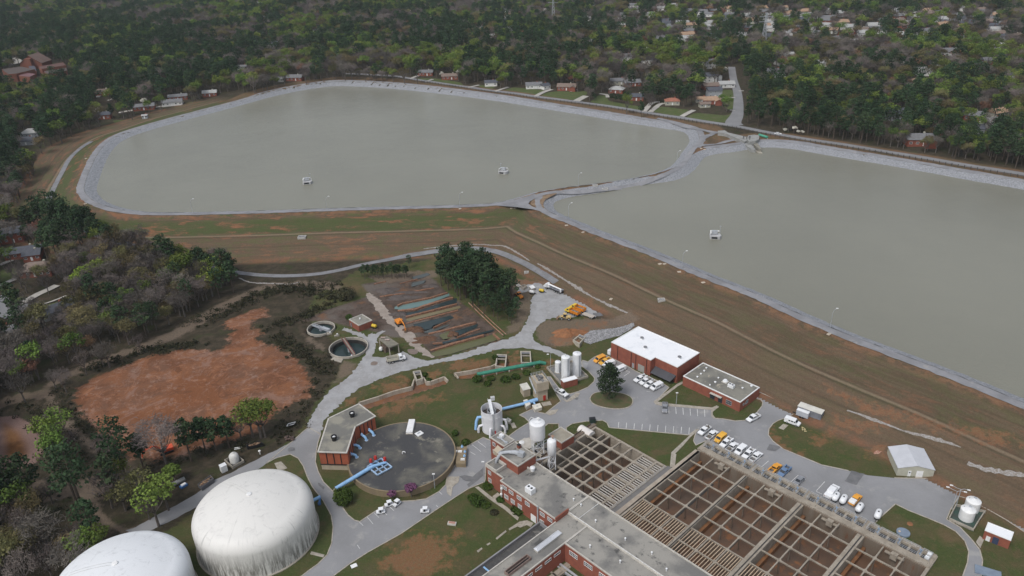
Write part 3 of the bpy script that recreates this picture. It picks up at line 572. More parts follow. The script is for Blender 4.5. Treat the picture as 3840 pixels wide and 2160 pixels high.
# ------------------------------------------------------------------ materials of the works
BRICK=M('red_brick',(.27,.085,.052),(.22,.068,.043),scale=.5,fine=.16,fscale=5.)
BRICK2=M('pump_house_brick',(.36,.095,.045),(.29,.08,.04),scale=.5,fine=.15,fscale=5.)
ROOFG=M('grey_roof_gravel',(.29,.275,.245),(.16,.155,.145),scale=.11,fine=.14,lo=.42,hi=.62,c3=(.075,.073,.07))
ROOFW=M('white_roof_membrane',(.80,.81,.83),(.68,.70,.73),scale=.25,fine=.05,rough=.5,lo=.5,hi=.75)
ROOFD=M('dark_roof_felt',(.055,.054,.054),(.085,.083,.08),scale=.2,fine=.15,c3=(.17,.165,.15))
COPE=M('pale_coping',(.52,.49,.44),(.42,.40,.36),scale=1.,fine=.1)
BASINC=M('basin_concrete',(.33,.29,.235),(.25,.215,.17),scale=.5,fine=.18,c3=(.15,.12,.09))
FLOORR=M('rusty_basin_floor',(.118,.064,.036),(.082,.055,.038),scale=.12,fine=.25,c3=(.21,.088,.034),rough=.6)
WALLR=M('stained_basin_wall',(.135,.095,.065),(.17,.14,.11),scale=.35,fine=.2,streak=True,c3=(.16,.06,.025))
DARKC=M('dark_wet_concrete',(.03,.028,.026),(.045,.04,.035),scale=.5,rough=.6)
CREAM=M('cream_wood_slats',(.62,.48,.34),(.50,.38,.27),scale=2.,fine=.12)
SLATW=M('bleached_slats',(.52,.49,.44),(.40,.37,.33),scale=2.,fine=.12)
STEELW=M('white_painted_steel',(.78,.79,.80),(.70,.71,.72),scale=.4,fine=.04,rough=.45)
STEELG=M('pale_galvanised_steel',(.45,.47,.50),(.38,.40,.42),scale=1.,fine=.1,rough=.5,metal=.2)
BLUE=M('light_blue_paint',(.27,.47,.72),(.22,.40,.63),scale=.8,fine=.06,rough=.45)
BLUED=M('deep_blue_paint',(.05,.15,.36),rough=.5)
GREENP=M('green_pipe_paint',(.045,.24,.16),(.04,.19,.13),scale=.6,fine=.08,rough=.5)
REDP=M('red_motor_paint',(.45,.03,.02),rough=.5)
BLACK=M('black_paint',(.015,.015,.017),rough=.5)
GLASS=M('dark_window_glass',(.03,.035,.045),(.05,.055,.065),scale=2.,rough=.15)
DOORG=M('grey_door_paint',(.30,.31,.32),rough=.6); WHITEP=M('white_paint',(.78,.78,.77),(.70,.70,.69),scale=1.,fine=.05,rough=.5)
BEIGE=M('beige_concrete',(.47,.40,.30),(.38,.32,.24),scale=.4,fine=.1,streak=True)
ORANGE=M('orange_paint',(.72,.24,.015),(.6,.2,.015),scale=1.,rough=.45); YEL=M('yellow_paint',(.72,.50,.04),rough=.45)
SILV=M('silver_paint',(.33,.34,.36),rough=.35,metal=.3); BLUEV=M('steel_blue_paint',(.14,.22,.36),rough=.4); TYRE=M('rubber',(.02,.02,.02),rough=.8)
DOMEW=None
def AT(name,label,cat,a=0.,b=0.,z=0.,group=None,rz=0.):
    x,y=L(a,b); return thing(name,label,cat,(x,y,z),GA+rz,group)
def rect(a0,a1,b0,b1): return [(a0,b0),(a1,b0),(a1,b1),(a0,b1)]
# --- flat roofed masonry block: walls, roof surface, coping as parts
def ringprism(b,poly,wd,z0,z1,out=.0):
    n=len(poly); sg=1 if area(poly)>0 else -1; P=[np.array(p,float) for p in poly]
    for i in range(n):
        a,c=P[i],P[(i+1)%n]; t=(c-a); d=np.linalg.norm(t); t/=d; nn=np.array([-t[1],t[0]])*sg
        m=(a+c)/2+nn*(wd/2-out); b.box((m[0],m[1],(z0+z1)/2),(d+2*out-(.004 if i%2 else 2*wd+.0),wd,z1-z0),math.atan2(t[1],t[0]))
def block(par,poly,z0,h,wall=None,roof=None,cope=None,drop=.35,cw=.35,names=('wall','roof','coping')):
    wall=wall or BRICK; roof=roof or ROOFG; cope=cope or COPE
    b=MB(); b.prism(poly,z0,h-.12,cap=False,bottom=False); w_=b.build(names[0],wall,par)
    b=MB(); pp=poly if area(poly)>0 else poly[::-1]; b.add([(x,y,h-drop) for x,y in pp],[tuple(range(len(pp)))]); r_=b.build(names[1],roof,par)
    b=MB(); ringprism(b,poly,cw,h-drop-.05,h,.04); c_=b.build(names[2],cope,par); return w_,r_,c_
def window(par,c,d,ang,nx=2,nz=2,frame=None,name='window'):
    """window set in a wall; c centre, d (width,height), ang direction of the wall's outward normal"""
    frame=frame or WHITEP; b=MB(); w,h=d; R=Matrix.Translation(c)@Matrix.Rotation(ang,4,'Z')
    t=.09
    for s in (-1,1): b.box((.05,s*(w/2-t/2),0),(.1,t,h),M=R); b.box((.05,0,s*(h/2-t/2)),(.1,w-2*t,t),M=R)
    for i in range(1,nx): b.box((.045,-w/2+w*i/nx,0),(.06,.07,h-2*t),M=R)
    for i in range(1,nz): b.box((.043,0,-h/2+h*i/nz),(.056,w-2*t,.07),M=R)
    f=b.build(name,frame,par); b=MB(); b.box((.012,0,0),(.022,w-t,h-t),M=R); b.build('pane',GLASS,f); return f
def plainbox(par,name,c,d,mat,rz=0.): 
    b=MB(); b.box(c,d,rz); return b.build(name,mat,par)
def dorings(): pass
# ------------------------------------------------------------------ settling basins
def beams(par,name,al,bl,a0,a1,b0,b1,top,wd,dp,mat):
    b=MB()
    for a in al: b.box((a,(b0+b1)/2,top-dp/2),(wd,b1-b0,dp))
    xs=sorted(al)
    ed=[a0]+[x for x in xs if a0<x<a1]+[a1]
    for bb in bl:
        for i in range(len(ed)-1):
            x0=ed[i]+(wd/2 if i>0 else 0); x1=ed[i+1]-(wd/2 if i<len(ed)-2 else 0)
            b.box(((x0+x1)/2,bb,top-dp/2-.003),(x1-x0,wd,dp))
    # haunched corners where beams meet
    for a in al:
        for bb in bl:
            for sx in (-1,1):
                for sy in (-1,1):
                    x=a+sx*wd/2; y=bb+sy*wd/2
                    if not(a0<x<a1 and b0<y<b1): continue
                    b.prism([(x,y),(x+sx*.38,y),(x,y+sy*.38)],top-dp,top-.006)
    return b.build(name,mat,par)
T=AT('settling_basin','smaller empty settling basin with bleached slats behind the brick building','basin')
a0,a1,b0,b1=-31.,-2.4,-45.6,-13.9
b=MB(); b.add([(a0,b0,-4.2),(a1,b0,-4.2),(a1,b1,-4.2),(a0,b1,-4.2)],[(0,1,2,3)]); b.build('floor',FLOORR,T)
b=MB()
b.box(((a0+a1)/2,b1+.02,-1.8),(a1-a0+.8,.8,5.2)); b.box(((a0+a1)/2,b0,-1.8),(a1-a0+.8,.6,5.2)); b.box((a0,(b0+b1)/2,-1.803),(.8,b1-b0-.8,5.2)); b.box((a1,(b0+b1)/2,-1.803),(.8,b1-b0-.8,5.2)); 
b.box((-26.7,(b0+b1)/2,-1.9),(.35,b1-b0-.9,4.9))
b.build('outer_wall',BASINC,T)
bl=[-19.,-23.65,-28.2,-32.8,-37.4,-42.]
beams(T,'beam_grid',[-24.5,-20.,-15.4,-10.7,-5.5],bl,-31.,-2.8,b0+.3,b1-.4,.82,.6,.45,BASINC)
for a in (-20.,-15.4,-5.5):
    for bb in bl: b=MB(); b.box((a,bb,-1.95),(.3,.3,4.45)); b.build('column',WALLR,T)
b=MB(); b.box((-24.5,(b0+b1)/2,-2.),(.25,b1-b0-.9,4.3)); b.box((-10.7,(b0+b1)/2,-2.),(.25,b1-b0-.9,4.3)); b.box((-26.,(b1-.44),-2),(4,.06,4.2)); b.build('baffle_wall',WALLR,T)
rows=[b1-.4]+bl+[b0+.3]
for i in range(len(rows)-1):
    for (x0,x1) in ((-10.3,-5.85),(-5.15,-2.9)):
        hi,lo=rows[i]-.42,rows[i+1]+.42; n=4; b=MB()
        for k in range(n):
            y=lo+(hi-lo)*(k+.5)/n; b.box(((x0+x1)/2,y,.5),(x1-x0,.27,.25))
        b.build('launder_slats',SLATW,T)
b=MB()
for k in range(14): b.cyl((-1.95,-15-k*2.3,.8),(-1.95,-15-k*2.3,1.9),.045,n=5)
for zz in (1.35,1.88): b.cyl((-1.95,-14.6,zz),(-1.95,-45.5,zz),.04,n=5)
b.build('railing',STEELG,T)
b=MB(); b.prism(rect(-2.0,-.5,-45.8,-13.),-.2,.72); b.build('walkway',M('dark_walkway',(.14,.135,.13),(.17,.16,.15),scale=.5,fine=.15),T)
b=MB(); b.prism(rect(-.48,1.3,-45.8,-.4),-.2,.8); b.build('deck',M('tan_walkway',(.37,.32,.255),(.30,.25,.2),scale=.4,fine=.15),T)
b=MB(); b.prism(rect(-32.6,-31.45,-45.8,-13.),-.1,1.1); b.box((-33,-26,.9),(.12,24,.9)); b.build('channel_wall',WALLR,T)
# big basin
T=AT('settling_basin','largest empty settling basin with four rusty bays beside the parked vehicles','basin',rz=.014)
a0,a1,b0,b1=0.,70.6,-45.6,5.8
b=MB(); b.add([(a0,b0,-4.3),(a1,b0,-4.3),(a1,0,-4.3),(a0,0,-4.3)],[(0,1,2,3)]); b.build('floor',FLOORR,T)
b=MB(); b.box((.9,b0/2,-1.9),(.9,-b0,5.4)); b.box((a1,(b0+6)/2,-1.9),(.8,6-b0,5.4)); b.box((35,b0,-1.9),(71,.6,5.4)); 
b.build('outer_wall',BASINC,T)
b=MB(); b.box((35.4,-.1,-1.95),(70,.5,5.3)); b.build('inlet_wall',WALLR,T)
DIV=[17.7,35.5,53.2]
for k,a in enumerate(DIV):
    b=MB(); wd=[1.1,1.9,1.9][k]; b.box((a,(b0-.4)/2,-1.88),(wd,-b0-.6,5.4)); b.build('dividing_wall',BASINC,T)
    b=MB(); b.box((a+.25,(b0-.4)/2,.86),(.32,-b0-1,.1)); b.build('walkway_gutter',DARKC,T)
bays=[(1.35,17.15,6.1,12.),(18.25,34.55,23.9,29.7),(36.45,52.25,41.6,47.),(54.15,70.2,59.3,64.7)]
bl=[-6.,-12.,-18.,-24.1,-30.3,-36.5,-42.5]
for x0,x1,m0,m1 in bays:
    beams(T,'beam_grid',[m0,m1],bl,x0,x1,b0+.3,-.35,.8,.36,.4,BASINC)
    for a in (m0,m1):
        for bb in bl[:4]: b=MB(); b.box((a,bb,-2.1),(.3,.3,5.)); b.build('column',WALLR,T)
    b=MB(); b.box((x0+.6,-15.,-3.6),(.9,29.,2.)); b.build('ledge',M('orange_rust_ledge',(.22,.095,.035),(.15,.075,.035),scale=.5,fine=.2),T)
    b=MB(); b.box((m0+3.7,-17.5,-4.24),(.7,24.,.16)); b.build('floor_channel',DARKC,T)
    b=MB(); b.box(((x0+x1)/2,-30.3,-2.2),(x1-x0,.3,4.3)); b.build('baffle_wall',WALLR,T)
    b=MB(); b.box(((x0+x1)/2+.3,-.75,-.1),(5.,.8,.3)); b.box(((x0+x1)/2+.3,-.95,-.1),(1.7,1.3,1.85)); b.build('gate_ledge',BASINC,T)
    ed=[x0,m0-.2,m0+.2,m1-.2,m1+.2,x1]
    for (lo,hi) in ((-36.2,-30.6),(-42.2,-36.8),(-45.2,-42.8)):
        for j in (0,2,4):
            l,r_=ed[j],ed[j+1]; n=6; b=MB()
            for k in range(n):
                x=l+(r_-l)*(k+.5)/n; b.box((x,(lo+hi)/2,.45),(.16,hi-lo,.25))
            b.build('launder_slats',CREAM,T)
# inlet chambers in a row along the outer edge
b=MB(); hol=[]
xs=[1.9,4.9,7.4,10.5,13.,16.1]
for k in range(4):
    for x in xs: hol.append(x+17.55*k)
yl,yh=2.3,4.6
b.box((35.3,1.2,-.9),(70.9,2.2,4.)); b.box((35.3,5.3,-.9),(70.9,1.4,4.))
e=[-.1]+sum([[x-.95,x+.95] for x in hol],[])+[70.7]
for i in range(0,len(e),2): b.box(((e[i]+e[i+1])/2,3.45,-.9),(e[i+1]-e[i],2.3,4.-.006))
b.build('inlet_deck',BASINC,T)
b=MB(); b.add([(0,yl,.35),(70.6,yl,.35),(70.6,yh,.35),(0,yh,.35)],[(0,1,2,3)]); b.build('chamber_shade_sheet',BLACK,T)  # black sheet raised close under the deck, painting in the holes' deep shade
for k in range(4):
    for (i,j) in ((0,0),(1,2),(3,4),(5,5)):
        x0=hol[k*6+i]-1.15; x1=hol[k*6+j]+1.15; b=MB()
        for zz in (1.65,2.15):
            b.tube([(x0,yl-.15,zz),(x1,yl-.15,zz)],.045,5); b.tube([(x0,yh+.35,zz),(x1,yh+.35,zz)],.045,5); b.tube([(x0,yl-.15,zz),(x0,yh+.35,zz)],.04,5); b.tube([(x1,yl-.15,zz),(x1,yh+.35,zz)],.04,5)
        nn=max(2,int((x1-x0)/1.2))
        for q in range(nn+1):
            xx=x0+(x1-x0)*q/nn; b.cyl((xx,yl-.15,1.1),(xx,yl-.15,2.15),.04,n=5); b.cyl((xx,yh+.35,1.1),(xx,yh+.35,2.15),.04,n=5)
        b.build('railing',STEELG,T)
    for x in (3.4,9.0,14.6):
        b=MB(); xx=x+17.55*k; b.cyl((xx,3.9,1.),(xx,3.9,1.9),.16,n=8); b.box((xx,3.9,2.),(.5,.35,.4)); b.cyl((xx,3.1,1.),(xx,3.1,1.5),.2,n=8); b.build('gate_actuator',M('actuator_blue_grey',(.25,.33,.44)),T)
b=MB(); b.box((69.2,3.,1.3),(1.,1.1,.5)); b.box((69.2,4.8,1.3),(1.,1.1,.5)); b.build('hatch',STEELW,T)
b=MB(); b.box((62.5,-11.,-3.7),(2.2,6.,.5)); 
for k in range(9): b.box((61.5+random.random()*2,-13.5+k*.6,-3.35),(1.6,.25,.18),random.random()*.5)
b.build('pile_of_boards',CREAM,T)
# courtyard filter basin in front
T=AT('filter_basin','filter basin with cream slats sunk in the courtyard between the brick wings','basin')
b=MB(); b.add([(1.2,-95,-2.6),(90,-95,-2.6),(90,-63.6,-2.6),(1.2,-63.6,-2.6)],[(0,1,2,3)]); b.build('floor',DARKC,T)
x=4.
while x<60:
    b=MB()
    for k in range(6): b.box((x+.4+k*.85,-78.,-.1),(.2,17.5,.35))
    b.build('launder_slats',CREAM,T); b=MB(); b.box((x-.3,-79,-.2),(.5,30,.9)); b.build('beam',BASINC,T); x+=6.
b=MB(); b.box((30,-69.,-.25),(60,.5,.9)); b.box((2.6,-79,-.4),(1.4,31,1.2)); b.build('beam',BASINC,T)
b=MB(); b.box((31,-65.4,.0),(60,.5,.9)); b.box((31,-66.3,-.2),(60,.4,.7)); b.build('channel_wall',STEELG,T)
# ------------------------------------------------------------------ main brick building
T=AT('treatment_building','long two storey red brick works building with stained grey flat roofs','building')
block(T,[(-36.8,-57.7),(-29.1,-57.7),(-29.1,-59.1),(-6.1,-59.1),(-6.1,-45.7),(-36.8,-45.7)],0,6.9,cw=.3)
block(T,rect(-6.05,95,-54.6,-45.7),0,6.9,names=('gallery_wall','gallery_roof','gallery_coping'),cw=.3)
block(T,rect(1.25,95,-63.6,-54.65),0,6.7,names=('wall','roof','coping'),cw=.3)
block(T,rect(-6.05,1.2,-96,-54.65),0,6.6,names=('wing_wall','wing_roof','wing_coping'),cw=.3)
block(T,rect(-11.6,-6.1,-98,-60.2),0,3.4,wall=M('grey_render',(.2,.195,.19)),roof=ROOFD,cope=M('grey_coping',(.27,.27,.28)),drop=1.,names=('lean_to_wall','lean_to_roof','lean_to_coping'),cw=.4)
b=MB(); b.box((-5.95,-57.,7.15),(.35,5.2,1.6)); b.build('fire_wall',BRICK,T)
block(T,rect(-43.2,-36.85,-50.1,-45.7),0,10.1,names=('tower_wall','tower_roof','tower_coping'),roof=ROOFG,cw=.25)
block(T,rect(-36.4,-27.3,-53.4,-45.9),6.4,9.9,names=('penthouse_wall','penthouse_roof','penthouse_coping'),cw=.25)
block(T,rect(-36.9,-32.2,-57.8,-53.6),6.,7.9,names=('stair_wall','stair_roof','stair_coping'),drop=1.2,cw=.3)
# windows: front (towards the garden), two rows
for x in (-27.2,-24.4,-21.0,-17.6,-11.6,-8.6):
    window(T,(x,-59.1,5.2),(1.9,1.3),-PI/2,4,2)
for x in (-26.6,-23.8,-20.8,-11.8): window(T,(x,-59.1,2.1),(1.7,1.5),-PI/2,4,3)
for z_ in (5.2,2.2): window(T,(-35.4,-57.7,z_),(1.3,1.5),-PI/2,2,3)
for z_ in (8.2,5.2): window(T,(-41.6,-50.1,z_),(1.3,1.3),-PI/2,2,2)
window(T,(-37.6,-50.1,4.6),(1.,1.3),-PI/2,2,2)
b=MB(); b.box((-15.2,-59.16,1.3),(2.1,.08,2.5)); b.build('garage_door',WHITEP,T)
b=MB(); b.box((-28.6,-58.9,3.2),(.5,.9,4.6)); b.build('door_surround',COPE,T)
b=MB(); b.box((-13.2,-59.3,4),(.35,.35,6.6)); b.cyl((-37.0,-57.2,0),(-37.0,-57.2,7.),.12,n=6); b.cyl((-43.3,-50.2,0),(-43.3,-50.2,7.),.12,n=6); b.build('downpipe',STEELG,T)
for x in (4.,9.2,14.4,19.6,24.8,30.,35.2): window(T,(x+.4,-63.6,4.6),(2.9,1.4),-PI/2,5,2)
for y in (-66.5,-70.,-73.5,-77.,-80.5): window(T,(1.2,y,4.8),(2.4,.9),0,4,1)
for p,r_ in (((-27.9,-59.7,4.9),.42),((-28.2,-59.7,2.5),.42)):
    b=MB(); b.lathe([(0,-.42),(.3,-.3),(.42,0),(.3,.3),(0,.42)],p,12); b.build('wall_dish',WHITEP,T,smooth=True)
# rooftop equipment
def hvac(a,b_,z,w=2.2,d=1.7,h=1.5,label='white rooftop air unit on the grey gravel roof',rz=0.):
    t=AT('air_unit',label,'air conditioner',a,b_,z,rz=rz); b=MB(); b.box((0,0,h/2+.1),(w,d,h)); b.build('cabinet',STEELW,t,bevel=.05)
    for s in (-1,1):
        b=MB(); b.lathe([(.35,0),(.38,.06),(.05,.07)],(s*w*.23,0,h+.1),10); b.build('fan',BLACK,t)
    b=MB(); 
    for s in (-1,1): b.box((s*w*.4,0,.05),(.12,d,.1))
    b.build('skid',STEELG,t); return t
hvac(-19.3,-56.2,6.56,2.6,1.9,1.8,'large white air unit standing on the main brick building roof')
T2=AT('exhaust_duct','crumpled silver duct running off the penthouse roof edge','duct',-32.4,-50.,9.6)
b=MB(); b.tube([(2.2,.6,.9),(.4,0,.8),(-1.4,-1.2,.6),(-2.9,-3.,.4),(-3.4,-4.2,-1.6),(-3.7,-4.4,-3.)],[.75,.7,.5,.55,.5,.45],8); b.build('duct',STEELG,T2)
b=MB(); b.box((2.3,.7,.9),(1.8,1.5,1.5),.3); b.build('fan_box',STEELG,T2)
T2=AT('roof_fan','white air handling unit and ducts on the narrow tower roof','fan',-40.,-48.,9.78); b=MB(); b.box((-.9,.6,.6),(1.4,1.,1.)); b.build('cabinet',STEELW,T2); b=MB(); b.tube([(-1.5,-.6,.4),(0,-.4,.5),(2.4,-.6,.4)],.28,8); b.box((2.5,-.6,.4),(.8,.7,.7)); b.build('duct',STEELG,T2)
T2=AT('roof_chimney','short brick chimney on the penthouse roof','chimney',-33.5,-47.,9.6); b=MB(); b.box((0,0,.6),(.9,.9,1.1)); b.build('stack',BRICK,T2); b=MB(); b.box((0,0,1.2),(1.05,1.05,.1)); b.build('cap',BLACK,T2)
T2=AT('roof_shed','beige stair hood leaning on the penthouse wall','stair hood',-37.6,-51.9,7.4); b=MB(); b.add([(-1.3,-.9,0),(1.3,-.9,0),(1.3,.9,0),(-1.3,.9,0),(-1.3,-.9,1.6),(1.3,-.9,1.3),(1.3,.9,2.2),(-1.3,.9,2.5)],[(3,2,1,0),(4,5,6,7),(0,1,5,4),(1,2,6,5),(2,3,7,6),(3,0,4,7)]); b.build('hood',BEIGE,T2)
T2=AT('roof_fan','round white fan on the main roof beside the elevated tanks','fan',-25.6,-49.,6.56); b=MB(); b.lathe([(.6,0),(.6,.7),(.8,.8),(.8,1.2),(.3,1.5)],n=14); b.build('cowl',STEELW,T2,smooth=True); b=MB(); b.tube([(-2.6,-.2,.4),(-1.2,-.6,.5),(-.5,-.2,.4)],.35,8); b.build('duct',COPE,T2)
T2=AT('skylight','long bright metal ridge skylight on the wing roof','skylight',-2.3,-66.4,6.25); b=MB(); b.prism([(-.7,-4.6),(.7,-4.6),(.7,4.6),(-.7,4.6)],0,.7); b.build('curb',COPE,T2); b=MB(); b.add([(-.8,-4.7,.7),(.8,-4.7,.7),(.8,4.7,.7),(-.8,4.7,.7),(0,-4.3,1.3),(0,4.3,1.3)],[(0,1,4),(1,2,5,4),(2,3,5),(3,0,4,5)]); b.build('glazing',M('milky_glazing',(.62,.64,.68),rough=.4),T2)
T2=AT('skylight','long open rusty skylight frame on the wing roof, nearest the picture edge','skylight',-2.0,-77.8,6.25); b=MB(); b.box((-.75,0,.45),(.18,8.,.9)); b.box((.75,0,.45),(.18,8.,.9)); b.box((0,-4.,.45),(1.6,.18,.9)); b.box((0,4,.45),(1.6,.18,.9)); b.box((0,0,.75),(.15,7.8,.15)); b.build('frame',M('rusty_frame',(.26,.19,.16),(.18,.12,.1),scale=1.),T2); b=MB(); b.box((0,0,.08),(1.3,7.8,.05)); b.build('bed',BLACK,T2)
for (a_,c_) in ((-8.,-50.),(-5.,-50.2),(2.,-52.),(12.,-51.5),(20.,-50.5),(7.,-60.),(16.,-58.5),(26.,-52.3)):
    t=AT('roof_vent','small white vent pipe standing on the grey gallery roof','vent',a_,c_,6.4,group='vent pipes on the works roof'); b=MB(); b.cyl((0,0,0),(0,0,.9),.14,n=7); b.build('pipe',STEELW,t); b=MB(); b.lathe([(.26,.85),(.26,1.05),(.05,1.15)],n=8); b.build('cap',STEELW,t)
b=MB(); b.box((45,-54.6,6.95),(101,.16,.12)); T3=b.build('roof_joint_strip',PAINT); T3.location=(*L(0,0),0); T3.rotation_euler=(0,0,GA); setp(T3,'thin white joint strip running down the long gallery roof','roof strip')
b=MB(); b.box((-2.2,-50.1,6.62),(.14,8.4,.1)); T3=b.build('roof_joint_strip',PAINT); T3.location=(*L(0,0),0); T3.rotation_euler=(0,0,GA); setp(T3,'white joint strip crossing the gallery roof','roof strip')
T3=thing('lean_to_pipe','light blue pipe crossing the dark lean-to roof','pipe',(*L(-8.6,-82),2.6),GA); b=MB(); b.cyl((-2.3,0,0),(2.2,0,0),.25,n=8); b.build('pipe',BLUE,T3)
# ------------------------------------------------------------------ white roofed brick hall and low office
T=AT('maintenance_hall','tall red brick hall with a bright white roof and a charcoal awning','building')
HP=[(-56.6,24.5),(-37.7,24.5),(-37.7,27.3),(-27.8,27.3),(-27.8,41.2),(-56.6,41.2)]
block(T,HP,0,7.,roof=ROOFW,cope=WHITEP,drop=.2,cw=.3)
b=MB(); 
b.add([(-37.4,27.2,3.3),(-28.1,27.2,3.3),(-28.6,24.2,1.75),(-37.4,24.2,1.75),(-37.4,27.2,2.6),(-28.1,27.2,2.6),(-28.6,24.4,1.55),(-37.4,24.4,1.55)],[(0,3,2,1),(4,5,6,7),(0,1,5,4),(1,2,6,5),(2,3,7,6),(3,0,4,7)]); b.build('awning',M('charcoal_awning',(.06,.06,.068),rough=.5),T)
b=MB(); b.box((-33,26.9,1.2),(8.2,.5,2.2)); b.build('loading_bay',BLACK,T)
b=MB(); b.box((-41.8,24.44,1.5),(3.,.1,3.)); b.build('roller_door',M('grey_roller_door',(.33,.32,.29)),T); b=MB(); b.box((-45.6,24.44,1.1),(1.,.1,2.1)); b.build('door',DOORG,T)
for x in (-53.2,-46.6,-44.4,-39.4): b=MB(); b.cyl((x,24.35,0),(x,24.35,6.6),.09,n=6); b.build('downpipe',BLACK,T)
for x,y in ((-49.6,34.5),(-44.4,29.9),(-31.,33.)):
    t=AT('roof_ventilator','squat grey ventilator on the white roof of the brick hall','ventilator',x,y,6.8,group='ventilators on the white roof'); b=MB(); b.box((0,0,.25),(.9,.9,.5)); b.build('curb',STEELW,t); b=MB(); b.lathe([(.45,.5),(.7,.65),(.7,.85),(.15,1.)],n=12); b.build('hood',M('dull_zinc',(.2,.2,.21)),t)
T=AT('generator','white generator cabinet by the corner of the brick hall','generator',-57.6,26.6); b=MB(); b.box((-.6,0,1.1),(1.6,2.8,2.)); b.build('cabinet',STEELW,T,bevel=.08); b=MB(); b.cyl((-.6,.8,2.1),(-.6,.8,2.7),.15,n=8); b.build('exhaust_pipe',STEELG,T)
T=AT('office_building','low red brick office with a stained grey roof beside the brick hall','building')
block(T,rect(-25.4,-1.9,27.8,40.3),0,4.1,roof=M('office_roof',(.23,.22,.185),(.135,.13,.115),scale=.13,fine=.1,c3=(.36,.32,.25)),cope=WHITEP,drop=.25,cw=.35)
for x,w_ in ((-12.8,1.9),(-9.6,1.6)): b=MB(); b.box((x,27.74,1.4),(w_,.1,2.4)); b.build('entrance',GLASS,T)
window(T,(-6.2,27.8,1.8),(2.2,1.7),-PI/2,4,2,STEELG); window(T,(-1.9,32.2,2.),(1.6,1.4),0,3,2,STEELG); window(T,(-1.9,30.2,2.),(1.,.8),0,2,1,STEELG)
b=MB(); b.box((-11.2,27.2,2.75),(4.6,1.,.15)); b.build('porch_slab',COPE,T)
for x,y,s in ((-22.4,38.,.35),(-21.9,35.8,.35),(-21.6,33.3,.35),(-21.4,30.8,.35),(-15.6,35.4,.3),(-14.9,32.3,.4),(-15.2,29.5,.3),(-6.,35.8,.35),(-4.4,39.,.45)):
    t=AT('roof_ventilator','small white mushroom ventilator on the low office roof','ventilator',x,y,3.84,group='white ventilators on the office roof'); b=MB(); b.cyl((0,0,0),(0,0,.35),s*.7,n=8); b.build('stem',STEELW,t); b=MB(); b.lathe([(s,.3),(s*1.1,.42),(s*.4,.6)],n=10); b.build('cap',STEELW,t,smooth=True)
t=AT('roof_ventilator','largest round white fan in the middle of the office roof','ventilator',-12.6,35.2,3.84); b=MB(); b.lathe([(.85,0),(.9,.5),(.6,.6),(.6,.95),(.2,1.1)],n=16); b.build('hood',STEELW,t,smooth=True); b=MB(); b.box((0,0,.1),(2,2,.2)); b.build('curb',COPE,t)
hvac(-9.2,33.6,3.84,2.2,1.5,1.2,'white air unit with a black end on the office roof')
b=MB(); b.box((-9,42.3,.35),(38,.3,.7)); o=b.build('retaining_wall',CONC); o.location=(*L(0,0),0); o.rotation_euler=(0,0,GA); setp(o,'low concrete retaining wall behind the office building','wall')
# steel shed
T=thing('metal_shed','cream metal shed with a pale gable roof beside the yard road','shed',(121,185.3,0),math.radians(-8.5))
b=MB(); b.prism(rect(-5.2,5.2,-5.,5.),0,2.9,cap=False); b.add([(-5.2,-5.,2.9),(5.2,-5.,2.9),(0,-5.,4.1),(-5.2,5.,2.9),(5.2,5.,2.9),(0,5.,4.1)],[(0,1,2),(4,3,5)]); b.build('wall',M('cream_siding',(.43,.42,.34),(.38,.37,.30),scale=.6,fine=.05),T)
b=MB()
for s in (-1,1): b.add([(s*5.35,-5.15,2.87),(s*5.35,5.15,2.87),(0,5.15,4.12),(0,-5.15,4.12),(s*5.35,-5.15,2.99),(s*5.35,5.15,2.99),(0,5.15,4.24),(0,-5.15,4.24)],[(0,1,2,3),(4,5,6,7),(0,1,5,4),(0,3,7,4),(1,2,6,5)])
b.build('roof',M('pale_metal_roof',(.52,.53,.56),(.48,.49,.52),scale=.5,fine=.03,rough=.5),T)
b=MB(); b.box((1.2,-5.03,1.15),(1.9,.08,2.2)); b.build('roller_door',WHITEP,T); b=MB(); b.box((-1.7,-5.03,1.05),(.9,.08,2.1)); d_=b.build('door',WHITEP,T); b=MB(); b.box((-1.7,-5.09,1.5),(.35,.04,.4)); b.build('pane',GLASS,d_)
# ------------------------------------------------------------------ pump house and clearwell
PH=W('q',[(225,285),(600,105),(805,260),(560,385),(455,705),(95,695)],7.4)
T=thing('pump_house','bent red brick pump house with dark window slots, left of the round tank','building')
c=np.mean(PH,0); INS=[tuple(c+(np.array(p)-c)*.955) for p in PH]
b=MB(); b.prism(INS,2.2,7.,cap=False,bottom=False); b.build('wall',BRICK2,T)
b=MB(); b.prism([tuple(c+(np.array(p)-c)*.948) for p in PH],-.1,2.2,cap=False,bottom=False); b.build('base_wall',BEIGE,T)
b=MB(); b.prism(INS,6.95,7.2); b.prism(PH,7.2,7.42); b.build('roof',M('pump_house_roof',(.155,.15,.135),(.26,.245,.2),scale=.14,fine=.12,lo=.45,hi=.6),T)
b=MB(); ringprism(b,PH,.45,7.2,7.5,.02); b.build('coping',COPE,T)
for i,n_ in ((4,3),(3,5),(2,4)):
    p,q=np.array(INS[i]),np.array(INS[(i+1)%6]); t=(q-p)/np.linalg.norm(q-p)
    for k in range(1,n_+1):
        m_=p+(q-p)*k/(n_+1); b=MB(); b.box((m_[0],m_[1],4.5),(.28,.2,4.6),math.atan2(t[1],t[0])); b.build('window_slot',BLACK,T)
p,q=np.array(INS[4]),np.array(INS[5]); b=MB(); b.box(((p+q)[0]/2,(p+q)[1]/2,2.25),(np.linalg.norm(p-q)+.3,.35,.25),math.atan2((q-p)[1],(q-p)[0])); b.build('floor_band',BLACK,T)
